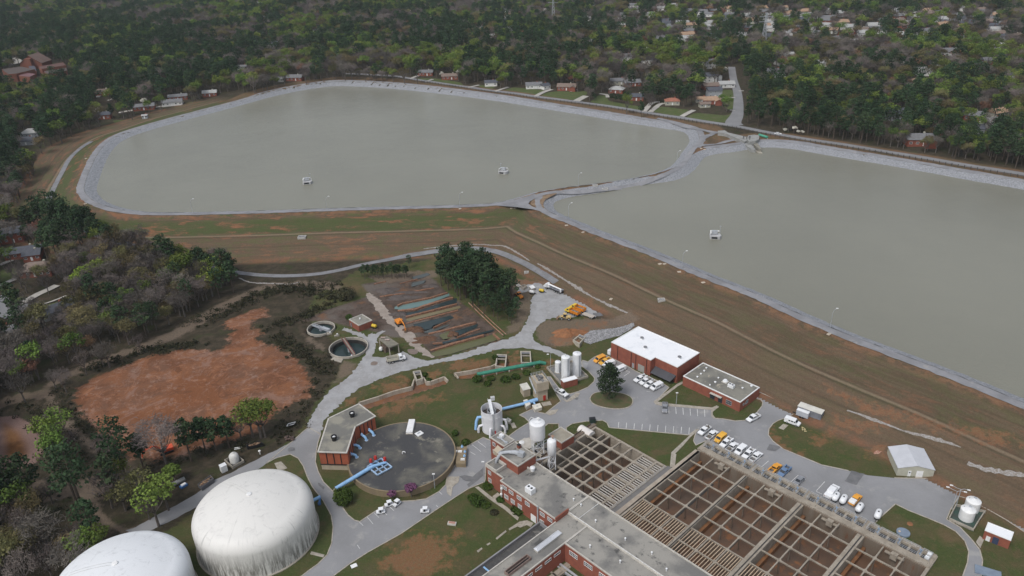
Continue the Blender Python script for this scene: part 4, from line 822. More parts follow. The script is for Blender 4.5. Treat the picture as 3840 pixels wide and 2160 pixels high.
for i,(x,y) in enumerate(((520,240),(303,525))):
    X,Y=W1('q',x,y+25,7.4); t=thing('roof_fan','black round fan at the %s of the pump house roof'%('upper end' if i==0 else 'lower end'),'fan',(X,Y,7.42)); b=MB(); b.lathe([(.75,0),(.75,.9),(.95,1.),(.95,1.7),(.7,1.7),(.7,1.35),(.02,1.35)],n=16,close=False); b.build('housing',BLACK,t); b=MB(); b.lathe([(.5,1.4),(.02,1.55)],n=12); b.build('cap',STEELW,t)
T=thing('clearwell_tank','wide round buried tank with a stained black roof and tan rim','tank',(CLW[0],CLW[1],0))
R=CLW[2]; b=MB(); b.lathe([(R,-.5),(R,2.2),(R+.12,2.2),(R+.12,2.42),(R-.3,2.42),(R-.3,2.3)],n=96,close=False); b.build('rim_wall',M('tan_tank_wall',(.24,.185,.11),(.20,.155,.10),scale=.4,fine=.15,streak=True),T,smooth=True)
b=MB(); b.lathe([(R-.3,2.39),(R*.5,2.47),(.02,2.55)],n=96,close=False); b.build('roof',M('black_stained_roof',(.05,.05,.052),(.125,.118,.098),scale=.09,fine=.22,lo=.44,hi=.66,c3=(.21,.195,.155)),T)
def qz(x,y,z=2.4): return W1('q',x,y,z)
T=thing('long_hatch','long white box hatch on the round black roof','hatch'); b=MB(); b.prism(V('q',(1205,320),(1280,320),(1247,475),(1168,475),z=2.4),2.3,3.3); b.build('cover',WHITEP,T,bevel=.05); b=MB(); b.prism(V('q',(1200,325),(1284,323),(1250,482),(1163,481),z=2.4),2.3,2.6); b.build('curb',CONC,T)
T=thing('panel','small white square panel lying on the round black roof','panel'); b=MB(); b.prism(V('q',(1270,470),(1340,435),(1383,465),(1312,507),z=2.5),2.35,2.6); b.build('sheet',WHITEP,T); b=MB(); b.prism(V('q',(1300,470),(1335,452),(1345,462),(1312,480),z=2.5),2.6,2.72); b.build('handle',STEELG,T)
X,Y=qz(1143,717); T=thing('vent','small white gooseneck vent in the middle of the round roof','vent',(X,Y,2.45)); b=MB(); b.tube([(-.45,0,0),(-.45,0,.7),(-.2,0,.95),(.2,0,.95),(.45,0,.7),(.45,0,.45)],.16,8); b.build('pipe',WHITEP,T,smooth=True)
# blue pump manifold
T=thing('pump_manifold','thick light blue pipe with a pipe rack on the round roof','pipe')
p0=(*W1('q',318,1135,1.6),1.6); p1=(*W1('q',600,965,3.2),3.2); p2=(*W1('q',760,868,3.4),3.4); p3=(*W1('q',925,818,3.2),3.2)
b=MB(); b.tube([p0,p1,p2],.62,16); b.tube([p2,p3],[.55,.42],14); b.build('main_pipe',BLUE,T,smooth=True)
b=MB(); d_=Vector(p0)-Vector(p1); d_.normalize(); b.cyl(tuple(Vector(p0)+d_*.03),tuple(Vector(p0)+d_*.05),.52,n=14); b.build('pipe_mouth',BLACK,T)
b=MB()
rk=[np.array(W1('q',x,y,2.8)) for x,y in ((825,975),(998,880),(868,775),(700,875))]
for zz in (2.95,):
    for i in range(4):
        a_,c_=rk[i],rk[(i+1)%4]; b.box(((a_+c_)[0]/2,(a_+c_)[1]/2,zz),(np.linalg.norm(c_-a_),.35,.4),math.atan2((c_-a_)[1],(c_-a_)[0]))
    for f in (.33,.66):
        for i in (0,1):
            a_=rk[i]+(rk[i+1]-rk[i])*f; c_=rk[(i+3)%4]+(rk[(i+2)%4]-rk[(i+3)%4])*f; b.box(((a_+c_)[0]/2,(a_+c_)[1]/2,zz+.02),(np.linalg.norm(c_-a_),.25,.34),math.atan2((c_-a_)[1],(c_-a_)[0]))
b.build('pipe_rack',M('pale_blue_rack',(.36,.50,.68)),T)
for k,(x,y) in enumerate(((750,850),(805,815),(918,830))):
    X,Y=qz(x,y,2.5); t=thing('pump_motor','red pump motor on a blue base, %s of three'%('leftmost','middle','rightmost')[k],'pump',(X,Y,2.45)); b=MB(); b.lathe([(.5,0),(.5,.5),(.3,.7),(.3,1.2)],n=12); b.build('pump_head',BLUE,t,smooth=True)
    b=MB(); b.lathe([(.3,1.2),(.52,1.25),(.52,2.2),(.38,2.5),(.1,2.6)],n=14); b.build('motor',REDP,t,smooth=True); b=MB(); b.tube([(0,0,.6),(.3,-.5,.8),(.4,-.9,.8)],.24,8); b.build('outlet',BLUE,t,smooth=True)
for k,(x,y,x2,y2) in enumerate(((490,722,572,755),(520,612,612,645),(630,490,690,548),(722,432,778,490))):
    A_=W1('q',x,y,3.4);B_=W1('q',x2,y2,2.5); t=thing('discharge_elbow','light blue elbow pipe from the pump house wall down to the round roof','pipe',group='blue elbows along the pump house wall')
    A_=np.array(A_);B_=np.array(B_); m_=(A_+B_)/2; b=MB(); b.tube([(A_[0],A_[1],3.6),(m_[0],m_[1],3.6),(*(m_+(B_-m_)*.7),3.3),(B_[0],B_[1],2.5)],.42,12); b.build('pipe',BLUE,t,smooth=True); b=MB(); b.lathe([(.6,0),(.6,.12),(.42,.12)],(B_[0],B_[1],2.42),14); b.build('flange',M('pale_flange',(.5,.62,.78)),t); b=MB(); b.lathe([(.2,0),(.34,.3),(.15,.5)],(*(A_*.8+m_*.2),3.9),8); b.build('valve',M('pale_blue_rack',(.36,.5,.68)),t)
T=thing('valve_platform','tan concrete platform with blue valves at the right of the round tank','platform'); b=MB(); b.prism(V('q',(1772,630),(1900,625),(1888,835),(1768,830),z=1.5),-.1,1.5); b.build('base',M('tan_tank_wall',(.29,.225,.135)),T)
for x,y in ((1845,630),(1880,690),(1873,742)): X,Y=qz(x,y,1.6); b=MB(); b.lathe([(.42,0),(.42,.35),(.2,.5),(.2,.8)],(X,Y,1.45),12); b.build('valve',BLUE,T,smooth=True)
for x,y in ((1762,688),(1820,690),(1852,785)): X,Y=qz(x,y,1.6); b=MB(); b.box((X,Y,1.75),(1.3,.6,.5)); b.build('cabinet',WHITEP,T)
X0=W1('q',305,1175,0); T=thing('pipe_support','short concrete prop under the open end of the blue pipe','support',(*X0,0)); b=MB(); b.box((0,0,.5),(.4,.8,1.)); b.build('prop',CONC,T)
# ------------------------------------------------------------------ storage domes
def domemat(name,base,dirt):
    m,nt,b=newmat(name); b.inputs['Roughness'].default_value=.55; O=opos(nt)
    sp=nt.nodes.new('ShaderNodeSeparateXYZ'); nt.links.new(O,sp.inputs[0])
    ang=math_(nt,'ARCTAN2',sp.outputs[1],sp.outputs[0]); rad=nt.nodes.new('ShaderNodeVectorMath'); rad.operation='LENGTH'
    cxy=nt.nodes.new('ShaderNodeCombineXYZ'); nt.links.new(sp.outputs[0],cxy.inputs[0]); nt.links.new(sp.outputs[1],cxy.inputs[1]); nt.links.new(cxy.outputs[0],rad.inputs[0]); r_=rad.outputs['Value']
    cv=nt.nodes.new('ShaderNodeCombineXYZ'); nt.links.new(math_(nt,'MULTIPLY',math_(nt,'COSINE',ang),24.),cv.inputs[0]); nt.links.new(math_(nt,'MULTIPLY',math_(nt,'SINE',ang),24.),cv.inputs[1]); nt.links.new(math_(nt,'MULTIPLY',sp.outputs[2],.16),cv.inputs[2])
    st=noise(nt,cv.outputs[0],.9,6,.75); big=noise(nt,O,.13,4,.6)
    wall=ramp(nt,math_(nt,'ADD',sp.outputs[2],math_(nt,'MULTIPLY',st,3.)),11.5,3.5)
    k=math_(nt,'MULTIPLY',ramp(nt,st,.40,.60),wall); col=mixc(nt,math_(nt,'MULTIPLY',k,.92),base,dirt)  # streaky side stains that also carry painted shade on the lower wall
    # radial weather streaks near the shoulder and patches of bare membrane
    k2=math_(nt,'MULTIPLY',ramp(nt,st,.54,.68),ramp(nt,r_,4.,15.)); k2=math_(nt,'MULTIPLY',k2,ramp(nt,big,.46,.58)); col=mixc(nt,math_(nt,'MULTIPLY',k2,.75),col,tuple(x*.5 for x in base))
    seam=math_(nt,'ABSOLUTE',math_(nt,'SUBTRACT',math_(nt,'FRACT',math_(nt,'MULTIPLY',ang,24/(2*PI))),.5)); sk=math_(nt,'MULTIPLY',ramp(nt,seam,.018,.004),ramp(nt,st,.35,.6)); col=mixc(nt,math_(nt,'MULTIPLY',sk,.22),col,tuple(x*.45 for x in base))
    n3=noise(nt,O,.35,7,.75,1.); col=mixc(nt,math_(nt,'MULTIPLY',ramp(nt,n3,.52,.70),.5),col,tuple(x*.6 for x in base))
    nt.links.new(col,b.inputs['Base Color']); return m
def dome(x,y,R_,h,hw,label,mat,ladder):
    T=thing('storage_tank',label,'tank',(x,y,0))
    pr=[(R_,-.6)]+[(R_,hw*k/4) for k in range(1,5)]+[(R_-4.8*(1-math.cos(t)),hw+4.4*math.sin(t)) for t in [k/12*PI/2*.86 for k in range(1,13)]]
    r0,z0_=pr[-1]; pr+=[(max(.05,r0*(1-k/15)),z0_+(h-z0_)*(1-(1-k/15)**2)) for k in range(1,16)]
    b=MB(); b.lathe(pr,n=96); b.build('shell',mat,T,smooth=True)
    b=MB(); b.lathe([(.75,h-.15),(.75,h+.2),(.5,h+.32)],n=16); b.build('vent_cap',WHITEP,T)
    b=MB(); zf=lambda r:np.interp(r,[p_[0] for p_ in pr[::-1]],[p_[1] for p_ in pr[::-1]])
    for s in (-.45,.45):
        b.tube([(r*math.cos(ladder)-s*math.sin(ladder),r*math.sin(ladder)+s*math.cos(ladder),zf(r)+.06) for r in np.linspace(.9,R_*.7,14)],.035,4)
    b.build('roof_rail',M('rail_grey',(.55,.55,.53)),T)
    b=MB(); b.lathe([(R_+.5,-.2),(R_+.5,.25),(R_,.25)],n=96,close=False); b.build('footing',CONC,T); return T
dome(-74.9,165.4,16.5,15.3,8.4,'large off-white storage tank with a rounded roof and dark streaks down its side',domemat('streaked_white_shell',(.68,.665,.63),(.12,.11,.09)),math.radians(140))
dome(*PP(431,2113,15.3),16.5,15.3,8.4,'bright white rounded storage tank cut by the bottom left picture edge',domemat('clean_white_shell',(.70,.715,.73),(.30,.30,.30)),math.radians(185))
T=thing('blue_outlet','light blue outlet pipe with a valve at the side of the streaked storage tank','pipe'); A_=W1('A5',1925,1150,2.);B_=W1('A5',2030,1095,2.); b=MB(); b.tube([(*A_,2.),(*B_,2.)],.5,12); b.build('pipe',BLUE,T,smooth=True); C_=W1('A5',2020,1190,.3); b=MB(); b.lathe([(.5,0),(.5,.7),(.25,1.)],(*C_,0),10); b.tube([(*B_,1.8),(*C_,.6)],.35,8); b.build('valve',BLUED,T)
# ------------------------------------------------------------------ clarifiers
def clarifier(c,label,arm):
    X,Y,R_=c; T=thing('clarifier',label,'tank',(X,Y,0))
    b=MB(); b.lathe([(R_,-.3),(R_,.85),(R_-.4,.85),(R_-.4,-3.2)],n=64,close=False); b.build('rim_wall',M('pale_clarifier_rim',(.42,.39,.33),(.32,.29,.25),scale=.6,fine=.1),T,smooth=True)
    b=MB(); b.lathe([(R_-.4,-.3),(R_-1.1,-.3),(R_-1.1,.1),(R_-1.25,.1),(R_-1.25,-3.)],n=64,close=False); b.build('launder',DARKC,T)
    b=MB(); b.lathe([(R_-.42,-1.5 if arm else -.5),(.02,-1.5 if arm else -.5)],n=48,close=False); b.build('water_surface',water_mat('clarifier_water'+str(arm),(.028,.045,.045),.1,.03),T); return T
T=clarifier(CL2,'larger round clarifier tank with dark water and a red bridge',1)
e1=np.array(W1('n',800,715,1.2))-np.array(CL2[:2]); e2=np.array(W1('n',1000,1010,1.2))-np.array(CL2[:2]); an=math.atan2(*(e2-e1)[::-1]); mm=(e1+e2)/2; Ln=np.linalg.norm(e2-e1)
b=MB(); b.box((mm[0],mm[1],.95),(Ln,1.1,.3),an); 
for s in (-1,1): b.box((mm[0]-s*.55*math.sin(an),mm[1]+s*.55*math.cos(an),1.5),(Ln,.06,.9),an)
b.build('bridge',M('faded_red_bridge',(.22,.085,.07),(.16,.07,.06),scale=.6),T); b=MB(); b.box((mm[0],mm[1],1.13),(Ln,.9,.06),an); b.build('walkway',CONC,T)
b=MB(); b.cyl((0,0,-3),(0,0,1.),.5,n=12); b.build('centre_column',STEELG,T)
T=clarifier(CL1,'smaller round clarifier with a grey truss bridge, farther left',0)
e1=np.array(W1('n',250,460,1.2))-np.array(CL1[:2]); e2=np.array(W1('n',560,580,1.2))-np.array(CL1[:2]); an=math.atan2(*(e2-e1)[::-1]); mm=(e1+e2)/2; Ln=np.linalg.norm(e2-e1)
b=MB(); 
for s in (-1,1):
    b.box((mm[0]-s*.5*math.sin(an),mm[1]+s*.5*math.cos(an),1.3),(Ln,.12,.25),an); b.box((mm[0]-s*.5*math.sin(an),mm[1]+s*.5*math.cos(an),.7),(Ln,.12,.12),an)
b.box((mm[0],mm[1],.75),(Ln,1.,.1),an); b.box((e2[0]*.55,e2[1]*.55,1.2),(4.,1.4,.9),an); b.build('truss_bridge',STEELG,T)
b=MB(); b.lathe([(.8,-.5),(.8,1.1),(.5,1.4)],n=12); b.build('drive',M('lilac_grey_steel',(.30,.31,.35)),T)
for x,y,lab in ((560,640,'round pale valve cluster beside the smaller clarifier'),(690,670,'small white valve box between the two clarifiers'),(950,1060,'pipework and hand wheel at the rim of the larger clarifier')):
    X,Y=W1('n',x,y,.3); t=thing('valve_group',lab,'valve',(X,Y,0)); b=MB(); b.box((0,0,.35),(2.,.8,.6),.4); b.build('box',CONC,t); b=MB(); b.cyl((.3,0,.6),(.3,0,1.2),.12,n=6); b.lathe([(.35,1.15),(.35,1.25)],(.3,0,0),10); b.build('hand_wheel',STEELW,t)
# hut and raised tank house
T=thing('brick_hut','small red brick hut with a flat grey roof near the clarifiers','building'); HB=V('n',(1055,570),(1330,470),(1160,340),(905,470),z=0.)
H0=W('n',[(910,370),(1150,275),(1330,385),(1085,482)],3.2); block(T,H0,0,3.2,roof=M('hut_roof',(.2,.19,.165),(.26,.25,.21),scale=.3),cw=.3)
b=MB(); X,Y=W1('n',960,480,1.); b.box((X,Y,1.2),(.8,.3,1.8),.9); b.build('door',DOORG,T)
X,Y=W1('n',1110,355,3.3); t=thing('roof_vent','white vent on the small brick hut','vent',(X,Y,2.9)); b=MB(); b.lathe([(.35,0),(.35,.5),(.15,.7)],n=8); b.build('cowl',WHITEP,t)
T=thing('loading_frame','open concrete frame building on legs beside the white dump truck','building'); FR=W('n',[(1450,730),(1640,890),(1815,825),(1600,680)],4.3); b=MB(); b.prism(FR,4.,4.5); b.build('roof_slab',M('mossy_slab',(.22,.20,.155),(.16,.15,.12),scale=.6),T)
for p_ in FR: b=MB(); c=np.mean(FR,0); q_=c+(np.array(p_)-c)*.93; b.box((q_[0],q_[1],2.),(.4,.4,4.)); b.build('leg',CONC,T)
b=MB(); c=np.mean(FR,0); b.box((c[0]-1.2,c[1]+.8,1.2),(3.4,3.2,2.4),-.8); b.build('inner_bin',M('dark_rust_bin',(.10,.07,.05)),T)
for x,y in ((1530,715),(1605,755)): X,Y=W1('n',x,y,4.6); b=MB(); b.cyl((X-.9,Y+.15,4.9),(X+.9,Y-.15,4.9),.32,n=8); b.build('roof_drum',M('pinkish_drum',(.42,.33,.30)),T)
X,Y=W1('n',1490,915,1.); t=thing('round_tank','white round tank hanging beside the concrete frame','tank',(X,Y,0)); b=MB(); b.lathe([(.1,.4),(.75,.7),(.85,1.3),(.6,1.9),(.1,2.1)],n=14); b.build('shell',WHITEP,t,smooth=True); b=MB(); b.cyl((0,0,0),(0,0,.6),.15,n=6); b.build('leg',STEELG,t)
# ------------------------------------------------------------------ chemical silos
T=thing('containment_yard','concrete walled yard around the white silos','containment'); CY=[(12.1,247.4),(22.2,251.6),(27.3,240.),(16.9,235.4)]
b=MB(); b.prism(CY,-.05,.25); b.build('floor',M('yard_floor',(.20,.20,.195),(.14,.14,.135),scale=.4),T); b=MB(); ringprism(b,CY,.3,.0,1.); b.build('kerb_wall',CONC,T)
for X,Y,R_,h,lab in ((18.7,238.9,1.6,10.2,'tall white silo directly behind the small brick hut with a white roof'),(23.2,242.,1.6,9.6,'tallest white silo at the right of the walled yard'),(16.3,244.6,1.15,4.6,'shortest white tank in the silo yard')):
    t=thing('silo',lab,'silo',(X,Y,.2)); b=MB(); b.lathe([(R_+.25,0),(R_+.25,.25)],n=24); b.build('plinth',CONC,t); b=MB(); b.lathe([(R_,.2),(R_,h),(R_-.12,h+.12),(.02,h+.35)],n=32); b.build('shell',STEELW,t,smooth=True)
    b=MB(); b.box((R_*.5,-R_*.92,h/2),(.45,.1,h-.4),.5); b.build('ladder',STEELG,t); b=MB(); b.cyl((0,0,h+.2),(0,0,h+.6),.15,n=6); b.build('vent',STEELG,t)
T=thing('silo_hut','small red brick hut with a white roof at the corner of the silo yard','building'); block(T,[(17.6,233.6),(22.9,235.8),(22.,237.9),(16.7,235.7)],0,2.9,roof=ROOFW,cope=WHITEP,drop=.1,cw=.25)
# beige process tower
T=thing('process_tower','beige concrete tower with railings and equipment on top, beside the blue pipe','tower'); TW=[(7.9,226.1),(11.4,227.3),(9.9,231.),(6.3,229.8)]
b=MB(); b.prism(TW,0,4.2); b.build('lower_shaft',BEIGE,T); U_=[(7.6,225.),(11.8,226.6),(9.8,232.),(5.6,230.4)]; b=MB(); c=np.mean(TW,0); n=4
up_=[(x,y,4.9) for x,y in U_]; lo_=[(x,y,4.2) for x,y in TW]; b.add(lo_+up_,[(i,(i+1)%4,4+(i+1)%4,4+i) for i in range(4)]); b.prism(U_,4.9,8.2,bottom=False); b.build('upper_shaft',BEIGE,T)
b=MB(); P4=[np.array(p) for p in U_]
for zz in (8.75,9.25):
    for i in range(4): b.tube([(*P4[i],zz),(*P4[(i+1)%4],zz)],.05,5)
for i in range(4):
    for k in range(4): q_=P4[i]+(P4[(i+1)%4]-P4[i])*k/4; b.cyl((*q_,8.2),(*q_,9.25),.045,n=5)
b.build('railing',STEELG,T); b=MB(); c=np.mean(P4,0)
for dx,dy,s in ((-.8,1.2,.9),(.6,.2,1.),(-.2,-1.2,.8),(.9,-1.6,.7)): b.box((c[0]+dx,c[1]+dy,8.2+s/2),(s,s,s),.4)
b.cyl((c[0]-.8,c[1],8.3),(c[0]+.5,c[1]+1.,9.1),.3,n=8); b.build('rooftop_machinery',M('machine_grey',(.22,.22,.22),(.12,.12,.12),scale=2.),T)
b=MB(); a_=P4[0]; d2=P4[3]; nrm=(P4[0]-P4[1])/np.linalg.norm(P4[0]-P4[1])*.5
b.tube([(*(d2+nrm),7.9),(*(a_+nrm),5.)],[.16,.16],6); b.tube([(*(d2+nrm),7.2),(*(a_+nrm),4.3)],[.16,.16],6); b.build('stair',STEELG,T)
b=MB(); b.box((10.2,226.8,1.1),(.9,.3,2.),.33); b.build('door',REDP,T)
T=thing('control_cabin','cream cabin with a pale roof on the left of the beige tower','cabin'); b=MB(); b.prism([(2.9,229.),(5.3,230.),(4.1,233.6),(1.7,232.6)],0,3.,cap=False); b.build('wall',BEIGE,T); b=MB(); b.prism([(2.7,228.8),(5.5,229.9),(4.2,233.9),(1.5,232.8)],3.,3.2); b.build('roof',M('cream_roof',(.62,.60,.54)),T)
# blue pipe run and valve boxes
T=thing('blue_main','light blue water main crossing the grass to the white tower tank','pipe'); A_=W1('k',505,262,1.);M_=W1('k',900,165,1.);B_=W1('k',1135,95,1.); b=MB(); b.tube([(*A_,1.1),(*M_,1.1)],.52,12); b.tube([(*M_,1.1),(*B_,1.2)],.72,12); b.build('pipe',BLUE,T,smooth=True)
b=MB(); C_=W1('k',1090,170,.6); b.tube([(*W1('k',1060,125,1.),1.1),(*C_,.5)],.38,8); b.build('branch',BLUE,T,smooth=True)
for pts,h,lab in (([(880,100),(950,82),(1015,165),(935,215)],1.5,'white concrete valve chamber over the blue main'),([(1040,190),(1180,155),(1220,225),(1090,270)],1.3,'low white valve chamber below the blue branch'),([(560,450),(600,415),(665,450),(625,495)],1.,'small white chamber on the grass right of the white tank')):
    T=thing('valve_chamber',lab,'valve chamber'); P_=W('k',pts,h); b=MB(); b.prism(P_,0,h-.15); b.build('box',M('cream_concrete',(.58,.54,.46),(.5,.46,.39),scale=.8),T); c=np.mean(P_,0); b=MB(); b.prism([tuple(c+(np.array(p_)-c)*1.03) for p_ in P_],h-.15,h); b.build('lid',M('cream_lid',(.70,.67,.58)),T); b=MB(); b.lathe([(.3,h),(.3,h+.12)],(c[0],c[1],0),8); b.build('hatch',STEELG,T)
# white flocculation tank
T=thing('round_process_tank','tall white open steel tank with a bridge across its top','tank',(-8.3,211.3,0)); R_=3.55; h=8.5
b=MB(); b.lathe([(R_,0),(R_,h-2.2),(R_+.06,h-2.2),(R_+.06,h-2.),(R_,h-2.),(R_,h),(R_-.12,h),(R_-.12,h-2.6)],n=48,close=False); b.build('shell',M('grey_white_steel',(.70,.70,.72),(.62,.62,.64),scale=.5,fine=.04,rough=.5),T,smooth=True)
b=MB(); b.lathe([(R_-.13,h-2.3),(.02,h-2.3)],n=40,close=False); b.build('sludge_surface',M('dark_sludge',(.05,.04,.035),(.08,.06,.05),scale=1.),T)
b=MB(); b.lathe([(1.5,h-2.4),(1.5,h-.7),(1.38,h-.7),(1.38,h-2.4)],n=24,close=False); b.build('inner_ring',STEELG,T)
b=MB(); b.box((-.2,.4,h+.25),(1.,8.6,.25),math.radians(8)); 
for s in (-1,1): b.box((-.2+s*.5,.4,h+.8),(.05,8.6,.08),math.radians(8))
b.build('bridge',STEELW,T); b=MB(); b.box((.4,4.4,h+.9),(1.4,1.,1.2),math.radians(8)); b.build('drive_cabin',M('open_frame_grey',(.5,.5,.5)),T)
b=MB(); b.box((.55,-R_-.12,h/2),(.45,.12,h)); b.build('ladder',STEELG,T)
for an in (200,262,330,352):
    t=math.radians(an); x,y=math.cos(t),math.sin(t); b=MB(); b.tube([(x*R_*.95,y*R_*.95,2.6 if an!=352 else 4.2),(x*(R_+1.),y*(R_+1.),2.5 if an!=352 else 4.1),(x*(R_+1.4),y*(R_+1.4),1.6),(x*(R_+1.4),y*(R_+1.4),.0)],.42,10); b.build('side_pipe',M('grey_white_steel',(.6,.6,.62)),T,smooth=True)
b=MB(); b.tube([(-R_*.95,.6,4.6),(-R_-1.2,.8,4.4),(-R_-1.8,.4,3.),(-R_-2.1,-.4,.2)],.5,10); b.build('blue_pipe',BLUE,T,smooth=True)
b=MB(); b.box((.9,-R_,.9),(.7,.15,1.7)); b.build('door',REDP,T)
# elevated tanks
def eltank(x,y,R_,z0,z1,label,rust):
    T=thing('elevated_tank',label,'tank',(x,y,0)); b=MB()
    b.lathe([(.3,z0-1.4 if rust else z0-.6),(R_,z0),(R_,z1),(R_*.8,z1+.35),(.3,z1+.55)],n=32); b.build('shell',STEELW,T,smooth=True)
    q=R_*.93
    for i in range(4):
        t=PI/4+i*PI/2+.2; b=MB(); b.cyl((q*math.cos(t),q*math.sin(t),0),(q*math.cos(t),q*math.sin(t),z0+.8),.14,n=6); b.build('leg',STEELW,T)
    for (za,zb) in ((.3,z0/2),(z0/2,z0-.2)):
        b=MB()
        for i in range(4):
            t=PI/4+i*PI/2+.2;u=t+PI/2; b.cyl((q*math.cos(t),q*math.sin(t),za),(q*math.cos(u),q*math.sin(u),zb),.06,n=5); b.cyl((q*math.cos(t),q*math.sin(t),zb),(q*math.cos(u),q*math.sin(u),zb),.08,n=5); b.cyl((q*math.cos(t),q*math.sin(t),zb),(q*math.cos(u),q*math.sin(u),za),.06,n=5)
        b.build('bracing',STEELW,T)
    b=MB(); b.cyl((.3,.3,z1+.4),(.3,.3,z1+1.7),.22,n=8); b.box((.3,.3,z1+1.4),(.9,.5,.4)); b.build('top_valve',WHITEP if not rust else M('rusty_top',(.35,.2,.13),(.5,.42,.36),scale=1.),T)
    if not rust:
        b=MB(); b.tube([(-R_,0,z0+3),(-R_-.1,.2,z1+1.),(-R_+.6,.2,z1+2.),(-.6,.2,z1+1.3)],.09,6); b.build('fill_pipe',WHITEP,T)
        b=MB(); 
        for zz in (z1+.9,): b.lathe([(R_*.75,zz),(R_*.75,zz+.06)],n=16,close=False)
        b.build('top_railing',STEELG,T)
    b=MB(); b.cyl((0,0,0),(0,0,z0-.6),.2,n=8); b.build('drop_pipe',STEELG,T); return T
eltank(6.5,197.6,2.45,6.6,12.2,'larger white steel tank standing on tall legs behind the brick building',False)
eltank(10.6,189.9,1.42,6.2,10.9,'smaller white steel tank with a rusty top on legs over the basin',True)
# conveyors, pipes and small pits between the elevated tanks
T=thing('conveyor','grey inclined conveyor between the brick building and the small elevated tank','conveyor'); A_=W1('z',1380,905,3.);B_=W1('z',1640,860,3.); b=MB(); b.tube([(*A_,3.),(*B_,3.6)],.35,4); b.build('trough',STEELG,T); 
for f in (.1,.5,.9): q_=np.array(A_)*(1-f)+np.array(B_)*f; b=MB(); b.cyl((*q_,0),(*q_,3.),.1,n=5); b.build('leg',STEELG,T)
T=thing('mixing_basin','small mixing basin with rounded openings under the elevated tanks','basin'); P_=V('z',(1290,700),(1790,500),(1932,640),(1560,960),(1480,960),z=.7); b=MB(); b.prism(P_,-.2,.7); b.build('deck',M('pale_basin_deck',(.40,.36,.30),(.30,.26,.21),scale=.5),T)
for x,y,w_ in ((1400,735,1.6),(1540,800,1.5),(1440,845,1.),(1480,640,1.6),(1590,700,1.4),(1800,560,2.2),(1860,620,2.)):
    X,Y=W1('z',x,y,.7); b=MB(); b.box((X,Y,.71),(w_,w_*.75,.03),GA); b.build('opening',BLACK,T)
for (x,y,x2,y2) in ((1300,700,1600,520),(1330,720,1620,560),(1780,500,1930,590)): b=MB(); b.tube([(*W1('z',x,y,1.6),1.6),(*W1('z',x2,y2,1.6),1.6)],.12,6); b.build('pipe',STEELG,T)
T=thing('store_building','red brick store with a tan gravel roof behind the elevated tanks','building'); P_=W('k',[(1230,600),(1340,520),(1500,625),(1290,720)],3.6); 
block(T,[(10.2,202.2),(14.6,206.),(18.6,201.4),(14.2,197.6)],0,3.9,roof=M('tan_gravel_roof',(.33,.30,.24),(.27,.24,.19),scale=.4),cw=.25)
T=thing('concrete_ramp','pale concrete pad with a hatch dome between the brick building and the road','pad'); b=MB(); b.prism(V('z',(1090,560),(1190,490),(1300,500),(1420,545),(1290,690),(1130,640),z=.3),-.1,.3); b.build('slab',M('pale_slab',(.50,.47,.42),(.42,.39,.34),scale=.8),T); X,Y=W1('z',1140,575,.5); b=MB(); b.lathe([(1.,.3),(.95,.6),(.5,.8),(.05,.85)],(X,Y,0),14); b.build('hatch_dome',WHITEP,T,smooth=True)
# ------------------------------------------------------------------ tanks and hut at the right edge
T=thing('containment_yard','walled containment with a green floor at the fork in the road','containment'); CP_=V('m',(560,800),(690,545),(1235,670),(1110,860),(1020,1010),z=.5); b=MB(); b.prism(CP_,-.05,.22); b.build('floor',M('green_floor',(.035,.075,.06),(.05,.06,.05),scale=.5),T); b=MB(); ringprism(b,CP_,.28,.0,.95); b.build('kerb_wall',CONC,T)
for X,Y,lab in ((126.,162.3,'nearer white chemical tank in the green floored yard'),(129.3,165.6,'farther white chemical tank in the green floored yard')):
    t=thing('chemical_tank',lab,'tank',(X,Y,.2)); b=MB(); b.lathe([(1.95,0),(1.95,3.3),(1.75,3.5),(.02,3.95)],n=32); b.build('shell',WHITEP,t,smooth=True); b=MB(); b.lathe([(.35,3.8),(.35,4.1)],(.5,.4,0),8); b.cyl((-1.,.6,3.5),(-1.,.6,4.),.12,n=6); b.build('fittings',STEELG,t)
T=thing('brick_pump_hut','small brick hut with a bright white roof beside the chemical tanks','building'); H0=[(128.9,157.6),(133.6,153.6),(131.,150.6),(126.3,154.6)]; block(T,H0,0,3.1,roof=ROOFW,cope=WHITEP,drop=.1,cw=.25)
an=math.atan2(150.6-154.6,131.-126.3)-PI/2
for f,w_,h_,m_ in ((.2,1.,1.6,WHITEP),(.48,1.4,2.2,M('blue_double_door',(.035,.05,.10)))): q_=np.array((126.3,154.6))*(1-f)+np.array((131.,150.6))*f; b=MB(); b.box((q_[0]-.0,q_[1]-.02,h_/2),(w_,.16,h_),an+PI/2); b.build('door',m_,T)
for X,Y,lab in ((124.2,166.2,'left tall twin-armed floodlight pole by the chemical tanks'),(125.6,166.9,'right tall twin-armed floodlight pole by the chemical tanks')):
    t=thing('floodlight_pole',lab,'lamp post',(X,Y,0)); b=MB(); b.cyl((0,0,0),(0,0,6.6),.12,.08,n=6); b.build('pole',STEELG,t); b=MB(); b.tube([(-2.,1.1,7.2),(-.9,.4,6.8),(0,0,6.6),(.9,-.1,6.8),(1.7,-.5,6.8)],.06,5); b.build('arm',STEELG,t)
    for x,y,z_ in ((-2.2,1.2,7.2),(1.9,-.6,6.8)): b=MB(); b.box((x,y,z_),(.8,.35,.18),-.4); b.build('lamp_head',WHITEP,t)
